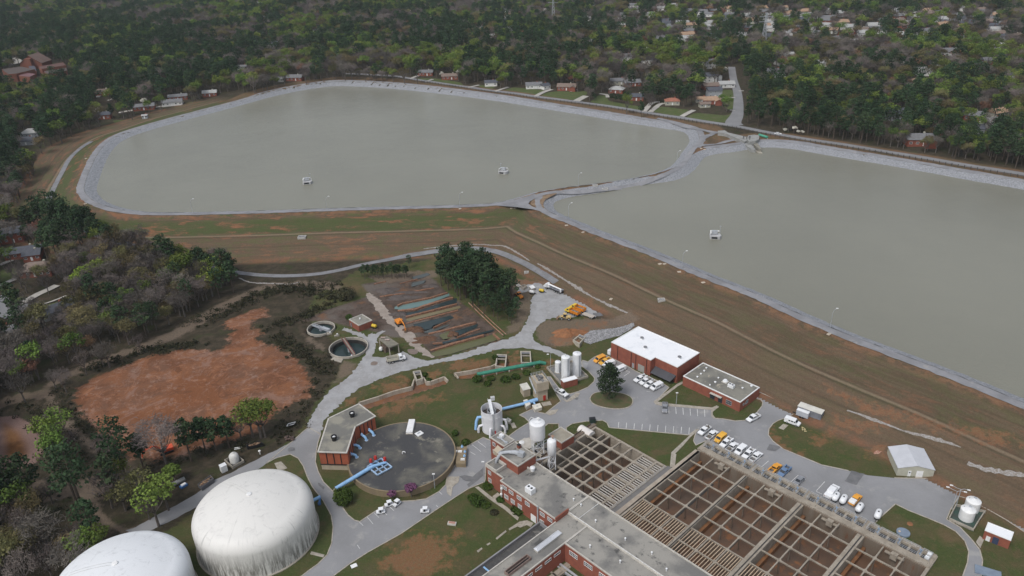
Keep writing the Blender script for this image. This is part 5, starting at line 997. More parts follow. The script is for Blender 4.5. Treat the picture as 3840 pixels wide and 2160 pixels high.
# small concrete walled tank yard at the left and skips
T=thing('walled_tank','white ribbed tank in a low concrete enclosure by the lane','tank'); P_=[(-95.3,198.6),(-91.5,194.8),(-88.7,198.),(-92.3,201.6)]; b=MB(); ringprism(b,P_,.25,.0,1.05); b.build('enclosure_wall',CONC,T); b=MB(); b.prism(P_,-.1,.12); b.build('floor',BLACK,T); b=MB(); b.lathe([(1.5,.1),(1.5,2.6),(1.1,3.2),(.4,3.5),(.3,3.8)],(-92.,198.6,0),20); b.build('shell',M('ribbed_white',(.66,.65,.62),(.55,.54,.51),scale=1.5),T,smooth=True)
T=thing('white_cabinet','white cabinet on the grass below the walled tank','cabinet'); X,Y=W1('A5',720,760,0); b=MB(); b.box((X,Y+.5,1.2),(1.9,1.7,2.3),.7); b.build('body',WHITEP,T); b=MB(); b.box((X,Y+.5,2.4),(2.,1.8,.12),.7); b.build('top',STEELW,T)
def skip(view,pts,h,lab,col):
    P_=W(view,pts,h); T=thing('skip',lab,'skip'); b=MB(); ringprism(b,P_,.12,.15,h); b.prism(P_,.12,.25); b.build('hull',col,T); c=np.mean(P_,0); b=MB(); ax=np.array(P_[1])-np.array(P_[0]); an=math.atan2(ax[1],ax[0])
    for k in range(14): f=random.uniform(-.4,.4); g=random.uniform(-.25,.25); q_=c+ax*f+(np.array(P_[2])-np.array(P_[1]))*g; b.box((q_[0],q_[1],h-.3+random.random()*.4),(random.uniform(.8,2.2),.15,.1),an+random.uniform(-.6,.6))
    b.build('scrap',M('scrap_wood',(.45,.32,.2),(.2,.1,.06),scale=1.2),T)
skip('A5',[(365,925),(540,800),(585,850),(420,970)],1.5,'grey open skip full of scrap beside the lane',M('skip_grey',(.13,.13,.14)))
skip('A5',[(1020,395),(1190,335),(1265,370),(1040,420)],1.3,'black open skip with a few boards under the pines',BLACK)
T=thing('horizontal_tank','long grey cylinder tank lying among the bare trees','tank'); A_=W1('A5',0,945,.9);B_=W1('A5',190,850,.9); b=MB(); b.tube([(*A_,.9),(*B_,.9)],.72,14); b.build('shell',M('dull_grey_tank',(.26,.27,.26),(.2,.2,.2),scale=.6),T,smooth=True); b=MB(); 
for f in (.2,.8): q_=np.array(A_)*(1-f)+np.array(B_)*f; b.box((q_[0],q_[1],.15),(.3,1.4,.3),-.6)
b.build('saddle',CONC,T)
T=thing('roller_wreck','small dark machine with a white hood beside the grey tank','machine'); X,Y=W1('A5',178,955,.3); b=MB(); b.box((X,Y,.5),(2.2,1.2,.7),-.3+1.2); b.build('chassis',BLUED,T); b=MB(); b.box((X,Y+.1,1.),(1.5,.9,.3),.9); b.build('hood',WHITEP,T)
T=thing('hydrant','white hydrant stand with a round top by the kerb of the lane','hydrant'); X,Y=W1('A5',1215,520,0); b=MB(); b.cyl((X,Y,0),(X,Y,1.2),.16,n=6); b.build('stand',WHITEP,T); b=MB(); b.lathe([(.1,1.1),(.42,1.3),(.42,1.5),(.1,1.7)],(X,Y,0),10); b.build('bonnet',WHITEP,T,smooth=True)
T=thing('beam_pair','two white beams lying by the black skip','beam'); b=MB()
for k in (0,6): A_=W1('A5',865,435+k*3,.2);B_=W1('A5',965,418+k*3,.2); b.tube([(*A_,.2),(*B_,.2)],.14,4)
b.build('beams',WHITEP,T)
T=thing('scrap_heap','dark heap of pallets and scrap near the lane bend','scrap'); X,Y=W1('A5',1615,310,.3); b=MB()
for k in range(12): b.box((X+random.uniform(-1.6,1.6),Y+random.uniform(-.8,.8),.3+random.random()*.5),(random.uniform(.5,1.5),random.uniform(.2,.8),random.uniform(.2,.7)),random.random()*3)
b.build('pieces',M('dark_scrap',(.06,.04,.035),(.15,.1,.08),scale=1.5),T)
T=thing('small_trailer','small white rimmed cart on the grass verge above the lane','trailer'); X,Y=W1('A5',1640,130,.3); b=MB(); b.box((X,Y,.75),(2.6,1.5,.15),.5); b.build('bed',BLACK,T); b=MB(); P_=[(X-1.3,Y-1.2),(X+1.1,Y-.1),(X+1.3,Y+1.2),(X-1.1,Y+.2)]; ringprism(b,P_,.12,.8,1.1); b.build('rim',WHITEP,T)
# culvert frames and channel walls
def culvert(view,pts,label,z=1.):
    P_=W(view,pts,z); T=thing('culvert_headwall',label,'headwall'); b=MB(); ringprism(b,P_,.45,-1.8,z); b.build('frame_wall',M('culvert_concrete',(.44,.40,.33),(.33,.30,.25),scale=.6,fine=.12),T)
    c=np.mean(P_,0); b=MB(); b.prism([tuple(c+(np.array(p_)-c)*.8) for p_ in P_],-1.8,-1.5); b.build('floor',RUST,T); m0=(np.array(P_[0])*.68+np.array(P_[3])*.32); m1=(np.array(P_[1])*.68+np.array(P_[2])*.32); b=MB(); d_=m1-m0; b.box(((m0+m1)[0]/2,(m0+m1)[1]/2,.5),(np.linalg.norm(d_),.35,.5),math.atan2(d_[1],d_[0])); b.build('cross_beam',CONC,T)
    b=MB(); q0=np.array(P_[0])*.86+np.array(P_[3])*.14; q1=np.array(P_[1])*.86+np.array(P_[2])*.14; b.box(((q0+q1)[0]/2,(q0+q1)[1]/2,.8),(np.linalg.norm(q1-q0)*.8,.9,.08),math.atan2((q1-q0)[1],(q1-q0)[0])); b.build('grating',M('grey_grate',(.2,.2,.21)),T)
culvert('A4',[(1415,55),(1550,35),(1595,180),(1475,215)],'leftmost concrete culvert headwall on the red bank')
culvert('A1',[(1375,255),(1520,262),(1500,440),(1350,425)],'middle concrete culvert headwall at the end of the channel')
culvert('A1',[(1708,212),(1855,212),(1868,380),(1718,378)],'rightmost concrete culvert headwall beside the green pipe')
culvert('A2',[(1790,1250),(1915,1305),(1790,1440),(1650,1370)],'tilted concrete culvert box below the grey rock spill',.8)
def chwall(view,pts,label,h=.35):
    P_=W(view,pts,0); T=thing('channel_wall',label,'wall'); b=MB()
    for i in range(len(P_)-1):
        a_,c_=np.array(P_[i]),np.array(P_[i+1]); d_=c_-a_; b.box(((a_+c_)[0]/2,(a_+c_)[1]/2,(h-2.)/2),(np.linalg.norm(d_)+.2,.5,h+2.),math.atan2(d_[1],d_[0]))
    b.build('wall',M('pale_channel_wall',(.43,.38,.31),(.33,.28,.22),scale=.5,fine=.15,streak=True,c3=(.28,.17,.1)),T)
chwall('A1',[(775,535),(1000,500),(1290,440),(1365,405)],'long pale far wall of the right hand drainage channel')
chwall('A1',[(775,535),(828,598)],'short end wall of the right hand drainage channel')
chwall('A4',[(490,605),(800,510),(1100,405),(1400,330),(1440,205)],'long pale far wall of the left hand drainage channel')
chwall('A4',[(1600,170),(1650,245),(1720,245),(1960,160),(2025,225)],'stepped pale wall right of the leftmost headwall')
T=thing('green_pipe','thick green pipe lying on supports beside the channel','pipe'); A_=W1('A1',1095,555,.6);B_=W1('A1',1990,378,1.); C_=W1('A1',2065,390,.3); b=MB(); b.tube([(*A_,.9),(*B_,1.1),(*C_,.2)],.75,14); b.build('pipe',GREENP,T,smooth=True); b=MB()
for f in (.1,.3,.5,.7,.9): q_=np.array(A_)*(1-f)+np.array(B_)*f; b.box((q_[0],q_[1]-.6,.2),(.35,1.6,.8),.3)
b.build('saddle',CONC,T)
# drying bed walls
WRUST=M('rusty_bed_wall',(.26,.125,.07),(.17,.085,.05),scale=.9,fine=.25,c3=(.42,.32,.25))
for k,(p_,w_,lab) in enumerate(((((625,525),(700,490),(1150,395),(1400,320)),.8,'bed wall above the pale teal pool'),(((630,605),(900,575),(1150,490),(1370,425),(1480,400)),1.2,'thick crooked bed wall below the pale teal pool'),(((755,700),(1100,610),(1540,500)),.9,'bed wall above the tan pool'),(((750,803),(1150,700),(1560,598)),.9,'white topped bed wall below the tan pool'),
     (((1180,870),(1440,752)),.4,'short thin bed wall in the dark pool'),(((1105,965),(1450,880),(1830,785)),1.1,'thick rusty bed wall in the middle beds'),(((1550,1015),(1900,885)),.5,'thin bed wall near the small dark pool'),(((1135,1220),(1500,1110),(1960,985)),1.1,'longest rusty bed wall beside the olive pool'),
     (((660,182),(930,112)),.5,'far short bed wall topped white'),(((260,192),(440,150)),.4,'farthest short bed wall at the upper left'),(((350,385),(800,320),(1190,252)),.7,'low far bed wall crossing the grey mud'),(((2110,960),(2210,1052)),.6,'short end wall at the right of the olive pool'),(((1170,1110),(1320,1095)),.4,'loose timber lying on the brown mud'))):
    P_=W('A3',p_,.1); T=thing('bed_wall',lab,'wall'); b=MB()
    for i in range(len(P_)-1):
        a_,c_=np.array(P_[i]),np.array(P_[i+1]); d_=c_-a_; n_=max(1,int(np.linalg.norm(d_)/2.5))
        for j in range(n_):
            u0=a_+d_*j/n_; u1=a_+d_*(j+1)/n_; b.box(((u0+u1)[0]/2,(u0+u1)[1]/2,-.42+random.uniform(-.05,.15)),(np.linalg.norm(d_)/n_+.1,w_*random.uniform(.8,1.15),1.5),math.atan2(d_[1],d_[0])+random.uniform(-.02,.02))
    b.build('wall',WRUST,T)
T=thing('long_rail','long rusty rail running beside the dark pines','rail'); P_=W('A3',[(1730,480),(1900,650),(2080,820),(2265,985)],.2); b=MB(); b.tube([(*p_,.3) for p_ in P_],.28,4); b.tube([(p_[0]+1.3,p_[1]+.6,.3) for p_ in P_],.2,4); b.build('rail',M('red_rail',(.23,.09,.05),(.3,.2,.15),scale=.8),T)
# dirt heaps in the beds
def heap(name,label,view,x,y,rx,ry,h,mat,rz=0.,cat='heap'):
    X,Y=W1(view,x,y,0); b=MB(); n=22; m_=9; vs=[];fs=[]
    for i in range(m_+1):
        for k in range(n):
            t=2*PI*k/n; r=i/m_; rr=r*(1+.22*math.sin(3*t+rx)+.12*math.sin(7*t)); z_=h*(1-r**1.4)*(1+random.uniform(-.18,.18)) if i<m_ else -.3
            x0,y0=rx*rr*math.cos(t),ry*rr*math.sin(t); vs.append((X+x0*math.cos(rz)-y0*math.sin(rz),Y+x0*math.sin(rz)+y0*math.cos(rz),z_))
    fs=[(i*n+k,i*n+(k+1)%n,(i+1)*n+(k+1)%n,(i+1)*n+k) for i in range(m_) for k in range(n)]; b.add(vs,fs); o=b.build(name,mat); setp(o,label,cat); return o
MUDB=M('brown_sludge',(.125,.062,.032),(.09,.045,.025),scale=.8,fine=.35,bmp=.6); MUDG=M('grey_sludge',(.10,.082,.075),(.075,.06,.053),scale=.6,fine=.25,bmp=.4)
for x,y,rx,ry,h,m_,lab in ((880,900,4.6,2.3,1.6,MUDB,'big brown sludge heap in front of the orange digger'),(1080,1040,5.,2.2,1.3,MUDB,'broad brown sludge heap between the beds'),(1480,960,2.2,2.2,.9,MUDB,'small orange brown heap beside the olive pool'),(1000,1090,4.,1.6,.9,MUDB,'low brown heap at the edge of the pale track'),(640,660,4.2,2.2,1.2,MUDG,'grey brown heap between the track and the pools'),(450,290,6.,3.4,1.2,MUDG,'far grey heap in the upper beds'),(700,400,8.,2.6,.9,MUDG,'long flat grey heap in the upper beds'),(1150,220,4.,2.,1.1,MUDG,'grey heap by the dark pines'),(800,320,9.,1.4,.7,MUDG,'narrow grey ridge across the upper beds')):
    heap('sludge_heap',lab,'A3',x,y,rx,ry,h,m_)
heap('earth_mound','bare orange earth mound above the tilted culvert box','A2',1560,1240,7.5,3.2,2.2,M('orange_earth',(.28,.12,.05),(.2,.09,.04),scale=.7,fine=.2))
heap('gravel_heap','dark gravel heap beside the pine clump','A2',320,345,3.,1.5,1.4,MUDG)
heap('brick_heap','small heap of red rubble left of the metal shed','r',120,390,2.2,.9,.5,M('rubble_red',(.3,.13,.09),(.4,.27,.2),scale=2.,fine=.3))
# rock spill
RG=V('e',(1835,1135),(1828,1092),(1880,1052),(2080,1030),(2150,1010),(2205,1002),(2208,1022),(2100,1085),(2000,1110),(1880,1148))
b=MB(); xs=[p_[0] for p_ in RG]; ysr=[p_[1] for p_ in RG]; cnt=0
while cnt<2600:
    x=random.uniform(min(xs),max(xs)); y=random.uniform(min(ysr),max(ysr))
    if sdist(RG,np.array([x]),np.array([y]),9.)[0]<0: continue
    s=random.uniform(.2,.55); z_=max(0,z1(x,y)); vs=[]
    for q in ((1,0,0),(-1,0,0),(0,1,0),(0,-1,0),(0,0,1),(0,0,-1)): vs.append((x+q[0]*s*random.uniform(.6,1.2),y+q[1]*s*random.uniform(.6,1.2),z_+.15+q[2]*s*random.uniform(.5,.9)))
    b.add(vs,[(0,2,4),(2,1,4),(1,3,4),(3,0,4),(2,0,5),(1,2,5),(3,1,5),(0,3,5)]); cnt+=1
o=b.build('rock_spill',M('grey_rock',(.36,.36,.37),(.16,.16,.165),scale=1.6,fine=.4,fscale=3.)); setp(o,kind='stuff')
paved('rubble_base',RG,M('dark_rubble',(.13,.125,.12),(.2,.2,.2),scale=1.5,fine=.3),.2)
# ------------------------------------------------------------------ reservoir structures
def platform(x,y,rz,label,tall):
    T=thing('intake_platform',label,'platform',(x,y,ZW),rz); 
    b=MB(); b.prism([(-2.6,-1.9),(2.2,-1.9),(2.9,-.4),(2.4,2.3),(-2.6,2.3)],-.8,1.5); b.build('base',M('platform_concrete',(.45,.45,.45),(.36,.36,.37),scale=1.),T)
    b=MB(); b.box((-.4,-1.95,.75),(2.8,.1,.9)); b.build('opening',BLACK,T)
    b=MB(); b.box((-.3,1.,2.6),(2.6,1.2,1.6)); b.build('cabinet',STEELG,T); b=MB()
    for p_ in ((-2.4,-1.7),(2.,-1.7),(2.3,2.),(-2.4,2.)): b.cyl((*p_,1.5),(*p_,2.6),.07,n=5)
    for q_ in (((-2.4,-1.7),(-2.4,2.)),((-2.4,2.),(2.3,2.))): b.tube([(*q_[0],2.6),(*q_[1],2.6)],.12,5)
    b.box((-2.2,.2,3.),(.5,3.4,.35)); b.box((0,2.,3.),(3.8,.4,.35)); b.build('railing',WHITEP,T)
    b=MB(); b.cyl((tall,1.2,1.5),(tall,1.2,5.6),.1,n=6); b.box((tall,1.2,5.7),(.7,.4,.25)); b.build('lamp_mast',STEELG,T); return T
platform(-123.5,452.5,.1,'leftmost pale intake platform standing in the left reservoir',2.)
platform(-2.8,459.,-.5,'pale intake platform near the middle of the left reservoir',-2.4)
platform(100.9,347.2,-.2,'pale intake platform in the right hand reservoir',2.2)
def lamp(P_,h,label,dirx,group):
    T=thing('lamp_post',label,'lamp post',(P_[0],P_[1],z1(*P_)),0,group); b=MB(); b.tube([(0,0,0),(0,0,h*.8),(dirx*.4,.1,h*.93),(dirx*1.4,.5,h)],[.1,.08,.07,.06],5); b.build('pole',STEELG,T); b=MB(); b.box((dirx*1.7,.6,h),(.8,.4,.2)); b.build('lamp_head',WHITEP,T)
for (u,v) in px('d',[(1455,160),(2470,142)])+px('e',[(895,112),(1715,195)])+px('g',[(-5,575),(1112,1028)])+px('b',[(1788,1410)])+px('c',[(-45,1235)]):
    lamp(GG(u,v),8.2,'slender grey lamp post on the reservoir crest road',1,'lamp posts along the reservoir crest')
for view,x,y,h,lab in (('A1',2140,500,7.5,'tall lamp post beside the silo yard'),('z',463,1325,8.5,'tall thin grey pole at the corner of the brick building'),('o',888,1010,4.5,'white lamp post on the lawn before the office'),('h',2545,0,0,''),('q',1515,1130,5.5,'slim lamp post by the rim of the round tank'),('A9',175,970,6.,'dark street lamp in the left garden')):
    if h:
        X,Y=W1(view,x,y,0) if view!='A9' else G1(view,x,y); T=thing('lamp_post',lab,'lamp post',(X,Y,z1(X,Y))); b=MB(); b.cyl((0,0,0),(0,0,h),.12,.08,n=6); b.build('pole',BLACK if view=='A9' else STEELG,T); b=MB(); b.box((0 if view!='A1' else -1.,0,h+.1),(.8,.4,.2)); b.build('lamp_head',WHITEP,T)
# inlet structure on the divider
T=thing('inlet_structure','pale concrete inlet ramp with splayed walls at the corner of the right reservoir','inlet'); zz=11.6
b=MB(); b.prism(G11('A6',[(330,375),(490,360),(580,420),(1010,520),(1060,610),(970,640),(880,590),(560,460),(500,440),(330,420)]),9.5,12.2); b.build('ramp',M('inlet_concrete',(.30,.30,.285),(.23,.23,.22),scale=.4,fine=.12),T)
b=MB(); b.prism(G11('A6',[(1060,510),(1200,490),(1330,510),(1320,600),(1250,640),(1090,660),(1020,600)]),9.,12.8); b.build('deck',M('inlet_concrete',(.42,.41,.37)),T)
b=MB(); b.prism(W('A6',[(980,660),(1090,620),(1250,790),(1150,790)],10.2),7.5,10.6); b.build('left_wing_wall',M('inlet_concrete',(.42,.41,.37)),T); b=MB(); b.prism(W('A6',[(1230,630),(1270,635),(1380,800),(1330,800),(1200,690)],9.8),7.5,10.9); b.build('right_wing_wall',M('tan_wing',(.25,.235,.195)),T)
b=MB(); b.prism(W('A6',[(1140,650),(1200,650),(1340,800),(1230,780)],9.),7.5,8.9); b.build('chute_floor',BLACK,T); b=MB(); b.prism(W('A6',[(1150,785),(1230,790),(1400,850),(1410,870),(1330,860)],8.7),7.8,8.9); b.build('apron',M('pale_apron',(.40,.37,.31)),T)
b=MB(); c=G11('A6',[(1010,590)])[0]; 
for k in range(6): b.box((c[0]+random.uniform(-2,3),c[1]+random.uniform(-3,3),13.2),(random.uniform(.3,1.6),.3,random.uniform(.6,2.)),random.random())
b.build('gate_machinery',M('machine_grey',(.22,.22,.22)),T)
T=thing('green_pipe','short green pipe section lying by the far fence','pipe'); A_=G1('A6',1325,455);B_=G1('A6',1530,515); b=MB(); b.tube([(*A_,z1(*A_)+.9),(*B_,z1(*B_)+.9)],.85,12); b.build('pipe',M('pale_green_pipe',(.08,.33,.23)),T,smooth=True); b=MB(); b.box((*A_,z1(*A_)+.1),(.4,2,.4)); b.box((*B_,z1(*B_)+.1),(.4,2,.4)); b.build('saddle',CONC,T)
for view,x,y,w_,lab in (('d',2280,343,4.2,'pale concrete drain box set in the embankment face'),('e',2415,818,3.,'small stone ringed drain on the brown embankment'),('e',1397,610,2.2,'small white drain cover above the yard'),('b',1990,1428,3.4,'white rimmed outlet box on the divider bank'),('b',1915,1402,3.,'small pale hut on the divider crest')):
    P_=G1(view,x,y); T=thing('drain_box',lab,'drain',(*P_,z1(*P_))); b=MB(); ringprism(b,rect(-w_/2,w_/2,-w_*.35,w_*.35),.35,-.5,.7); b.build('rim',M('pale_box_concrete',(.46,.45,.42),(.36,.35,.33),scale=1.),T); b=MB(); b.box((0,0,.3),(w_*.8,w_*.5,.1)); b.build('grate',M('grey_grate',(.2,.2,.21)),T)
for view,x,y in (('e',1285,124),('e',1310,122),('e',2405,545),('e',2440,545),('g',1103,1075),('g',155,685),('e',2550,605),('c',140,1122),('c',165,1130),('d',645,90),('a',650,1197),('e',897,127),('e',1700,253),('e',1825,305),('e',2035,810)):
    P_=G1(view,x,y); T=thing('marker_slab','small pale concrete marker slab in the embankment grass','marker',(*P_,z1(*P_)),group='pale marker slabs on the embankment'); b=MB(); b.box((0,0,.12),(1.5,1.1,.3),random.random()); b.build('slab',M('marker_pale',(.56,.48,.38)),T); b=MB(); b.lathe([(.2,.27),(.2,.4)],n=6); b.build('knob',CONC,T)
# odd pieces on the lawn
X,Y=W1('j',1665,1120,.3); T=thing('round_cover','flat blue grey round cover on the lawn near the basin corner','cover',(X,Y,0)); b=MB(); b.lathe([(1.75,-.1),(1.75,.45),(1.6,.5),(.02,.55)],n=32); b.build('lid',M('blue_grey_lid',(.19,.24,.30),(.16,.2,.26),scale=.6),T); b=MB(); b.lathe([(.3,.5),(.3,.65)],(-1.,.2,0),8); b.build('hatch',CREAM,T)
X,Y=W1('j',1718,1050,.3); T=thing('soil_mound','small orange earth heap with a cover on the lawn','heap',(X,Y,0)); b=MB(); b.lathe([(.9,-.1),(.7,.2),(.1,.4)],n=10); b.build('mound',M('orange_earth',(.28,.12,.05)),T)
X,Y=W1('j',2305,1420,.3); T=thing('flat_cover','large blue grey rectangular cover in the bottom right corner','cover',(X,Y,0)); b=MB(); b.box((0,0,.2),(6,3.,.4),-.5); b.build('lid',M('blue_grey_lid',(.19,.24,.3)),T)
T=thing('dumpster','dark green dumpster at the edge of the loop road','dumpster'); X,Y=W1('i',1895,285,.2); b=MB(); b.box((X,Y,.85),(2.,1.5,1.4),.1); b.build('bin',M('dark_green_bin',(.02,.04,.03)),T,bevel=.04); b=MB(); b.box((X,Y+.05,1.6),(2.05,1.5,.1),.1); b.build('lid',BLACK,T)
T=thing('white_tent','white sheeted hoop shelter at the corner of the smaller basin','shelter'); P_=V('i',(1790,360),(1830,320),(1895,350),(1870,375),z=.8); c=np.mean(P_,0); b=MB(); n=10; vs=[];
for i in (0,1):
    for k in range(n+1): t=PI*k/n; vs.append((c[0]+(-2.6 if i==0 else 2.6)*math.cos(GA)-1.6*math.cos(t)*math.sin(GA)*-1,c[1]+(-2.6 if i==0 else 2.6)*math.sin(GA)-1.6*math.cos(t)*math.cos(GA),.3+1.25*math.sin(t)))
b.add(vs,[(k,k+1,n+2+k,n+1+k) for k in range(n)]+[tuple(range(n,-1,-1)),tuple(range(n+1,2*n+2))]); b.build('cover',M('tent_white',(.74,.70,.66)),T,smooth=True); b=MB(); b.box((c[0],c[1],.15),(5.4,3.4,.3),GA); b.build('base',CONC,T)
X,Y=W1('i',835,1052,.3); T=thing('stone_bench','pale stone block with a red top on the grass slope','block',(X,Y,0)); b=MB(); b.box((0,0,.25),(2.5,1.2,.5),-.2); b.build('plinth',COPE,T); b=MB(); b.box((0,.1,.53),(1.9,.8,.08),-.2); b.build('top',M('faded_red_top',(.4,.22,.17)),T)
X,Y=W1('i',95,1372,.1); T=thing('white_board','white board lying by the edge of the car park','board',(X,Y,0)); b=MB(); b.box((0,0,.12),(1.7,1.3,.1),.5); b.build('sheet',WHITEP,T)
for x,y,x2,y2 in ((900,325,920,340),(897,345,912,345),(905,340,925,358),(918,357,935,352)): pass
T=thing('timber_pieces','pale timber offcuts dropped on the grass by the white van','timber'); b=MB()
for x,y,x2,y2 in ((1190,890,1200,990),(1200,990,1270,970),(1190,900,1280,950),(1260,1030,1330,1020),(1290,960,1270,1010)): b.tube([(*W1('A7',x,y,.1),.12),(*W1('A7',x2,y2,.1),.12)],.12,4)
b.build('boards',M('pale_timber',(.6,.5,.28)),T)
X,Y=W1('j',1720,383,.2); T=thing('white_cone_post','small white post in the ditch below the embankment','post',(X,Y,0)); b=MB(); b.tube([(-.6,-.3,.2),(.5,.3,.9)],.2,6); b.build('post',WHITEP,T)
for x,y in ((2205,710),(2340,712)): X,Y=W1('j',x,y,.2); T=thing('traffic_barrel','orange and white barrel on the far side of the road','barrel',(X,Y,0),group='orange barrels by the road'); b=MB(); b.lathe([(.32,0),(.3,.5),(.25,1.)],n=10); b.build('drum',ORANGE,T); b=MB(); b.lathe([(.31,.55),(.29,.75)],n=10,close=False); b.build('stripe',WHITEP,T)
# yard boxes
for view,pts,h,lab,c1,op in (('A2',[(775,285),(850,262),(900,315),(820,345)],1.3,'closed white box in the equipment yard',WHITEP,0),('A2',[(600,275),(680,245),(735,285),(665,325)],1.2,'open grey bin in the equipment yard',CONC,1),('A2',[(510,265),(560,245),(610,270),(565,285)],.9,'pale low tray left of the open bin',WHITEP,1)):
    P_=W(view,pts,h); T=thing('yard_box',lab,'box'); b=MB(); 
    if op: ringprism(b,P_,.15,.1,h); b.prism(P_,.0,.12)
    else: b.prism(P_,0,h)
    b.build('body',M('yard_box_side',(.40,.36,.31)) ,T); b=MB(); c=np.mean(P_,0)
    if op: ringprism(b,P_,.2,h,h+.08)
    else: b.prism([tuple(c+(np.array(p_)-c)*1.03) for p_ in P_],h,h+.1)
    b.build('rim' if op else 'lid',c1,T)
for view,x,y,c1,lab in (('A2',1025,378,YEL,'yellow fuel bowser in the equipment yard'),('A2',830,408,WHITEP,'white compressor trailer in the equipment yard'),('n',1370,500,YEL,'yellow compressor beside the small brick hut')):
    X,Y=W1(view,x,y+15,.4); T=thing('compressor',lab,'trailer',(X,Y,0),-.5); b=MB(); b.lathe([(.1,-1.3),(.75,-1.),(.8,0),(.75,1.),(.1,1.3)],n=12); 
    b.v=[(z_,x_,y_*.85+1.1) for x_,y_,z_ in b.v]; b.build('tank',c1,T,smooth=True); b=MB(); b.box((0,0,.5),(2.4,1.3,.2)); b.box((1.8,0,.45),(1.4,.12,.12)); b.build('chassis',BLACK,T)
    for s in (-1,1): b=MB(); b.cyl((0,s*.7,.35),(0,s*.85,.35),.35,n=12); b.build('wheel',TYRE,T)
# ------------------------------------------------------------------ vehicles (built facing +X)
def extr(b,prof,w,mi=0,y=0.):
    n=len(prof); sg=1
    vs=[(x,y-w/2,z) for x,z in prof]+[(x,y+w/2,z) for x,z in prof]
    ar=sum(prof[i][0]*prof[(i+1)%n][1]-prof[(i+1)%n][0]*prof[i][1] for i in range(n))
    fs=[(i,(i+1)%n,n+(i+1)%n,n+i) for i in range(n)]+[tuple(range(n-1,-1,-1)),tuple(range(n,2*n))]
    if ar<0: fs=[f[::-1] for f in fs]
    fs=[f[::-1] for f in fs]
    return b.add(vs,fs,mi)
RIM=M('wheel_rim',(.45,.45,.45),rough=.4,metal=.3); LAMPG=M('lamp_glass',(.75,.74,.70),rough=.2); LAMPR=M('tail_lamp_red',(.3,.02,.02),rough=.3); GLV=M('vehicle_glass',(.025,.03,.037),rough=.12)
def wheels(T,xs,hw,r=.38,w=.26):
    for x in xs:
        for s in (-1,1):
            b=MB(); b.cyl((x,s*(hw-w),r),(x,s*hw,r),r,n=14); o=b.build('wheel',TYRE,T); b=MB(); b.cyl((x,s*(hw-.02),r),(x,s*(hw+.015),r),r*.55,n=10); b.build('rim',RIM,o)
def lamps(T,xf,xr,hw,z):
    for s in (-1,1):
        b=MB(); b.box((xf,s*(hw-.25),z),(.06,.34,.18)); b.build('headlight',LAMPG,T); b=MB(); b.box((xr,s*(hw-.15),z),(.05,.16,.28)); b.build('tail_lamp',LAMPR,T)
def cab(T,mat,x0,x1,zb,zt,hw,slf=.55,slr=.15,wins=True):
    """greenhouse: glass body with painted roof and pillars"""
    b=MB(); q=hw*.86; vs=[(x0,-hw,zb),(x1,-hw,zb),(x1,hw,zb),(x0,hw,zb),(x0+slr,-q,zt-.06),(x1-slf,-q,zt-.06),(x1-slf,q,zt-.06),(x0+slr,q,zt-.06)]
    b.add(vs,[(4,5,6,7),(0,1,5,4),(1,2,6,5),(2,3,7,6),(3,0,4,7)]); b.build('windows',GLV,T)
    b=MB(); b.box(((x0+slr+x1-slf)/2,0,zt-.03),(x1-slf-x0-slr+.1,2*q+.06,.1)); 
    for s in (-1,1):
        for (xa,xb) in ((x0,x0+slr),(x1,x1-slf),((x0+x1)/2-.1,(x0+x1)/2-.1)): b.tube([(xa,s*hw,zb),(xb,s*q,zt-.04)],.055,4)
    b.build('roof',mat,T)
def pickup(paint,label,kind='plain'):
    T=thing('pickup_truck',label,'pickup truck')
    b=MB(); extr(b,[(-2.8,.45),(2.65,.42),(2.78,.55),(2.75,.92),(1.35,1.12),(-.75,1.14),(-.75,.62),(-2.8,.62)],1.9); b.build('body',paint,T,bevel=.05)
    b=MB(); 
    for s in (-1,1): b.box((-1.78,s*.91,.88),(2.05,.09,.52))
    b.box((-2.77,0,.88),(.08,1.75,.52)); b.box((-.78,0,.9),(.08,1.75,.5)); b.build('bed_side',paint,T); b=MB(); b.box((-1.78,0,.64),(1.95,1.7,.05)); b.build('bed_floor',M('bed_liner',(.10,.10,.10),(.2,.19,.18),scale=2.),T)
    if kind=='utility':
        b=MB(); 
        for s in (-1,1): b.box((-1.8,s*.83,1.22),(2.05,.38,.42))
        b.build('tool_box',paint,T)
    if kind=='cargo':
        b=MB()
        for k in range(6): b.box((-1.8+random.uniform(-.7,.7),random.uniform(-.5,.5),.85+random.random()*.3),(random.uniform(.3,.7),random.uniform(.3,.6),.35),random.random())
        b.build('load',M('dark_load',(.06,.05,.05),(.3,.27,.22),scale=3.),T)
    if kind=='topper': b=MB(); extr(b,[(-2.78,1.14),(-.8,1.14),(-.85,1.72),(-2.6,1.72)],1.75); b.build('bed_cover',WHITEP,T,bevel=.05)
    cab(T,paint,-.72,1.42,1.1,1.78,.88,.6,.1); wheels(T,(-1.75,1.8),.97); lamps(T,2.77,-2.82,.93,.78)
    b=MB(); b.box((2.82,0,.5),(.1,1.8,.2)); b.box((-2.86,0,.5),(.1,1.75,.18)); b.build('bumper',M('bumper_grey',(.25,.25,.26),rough=.4),T); return T
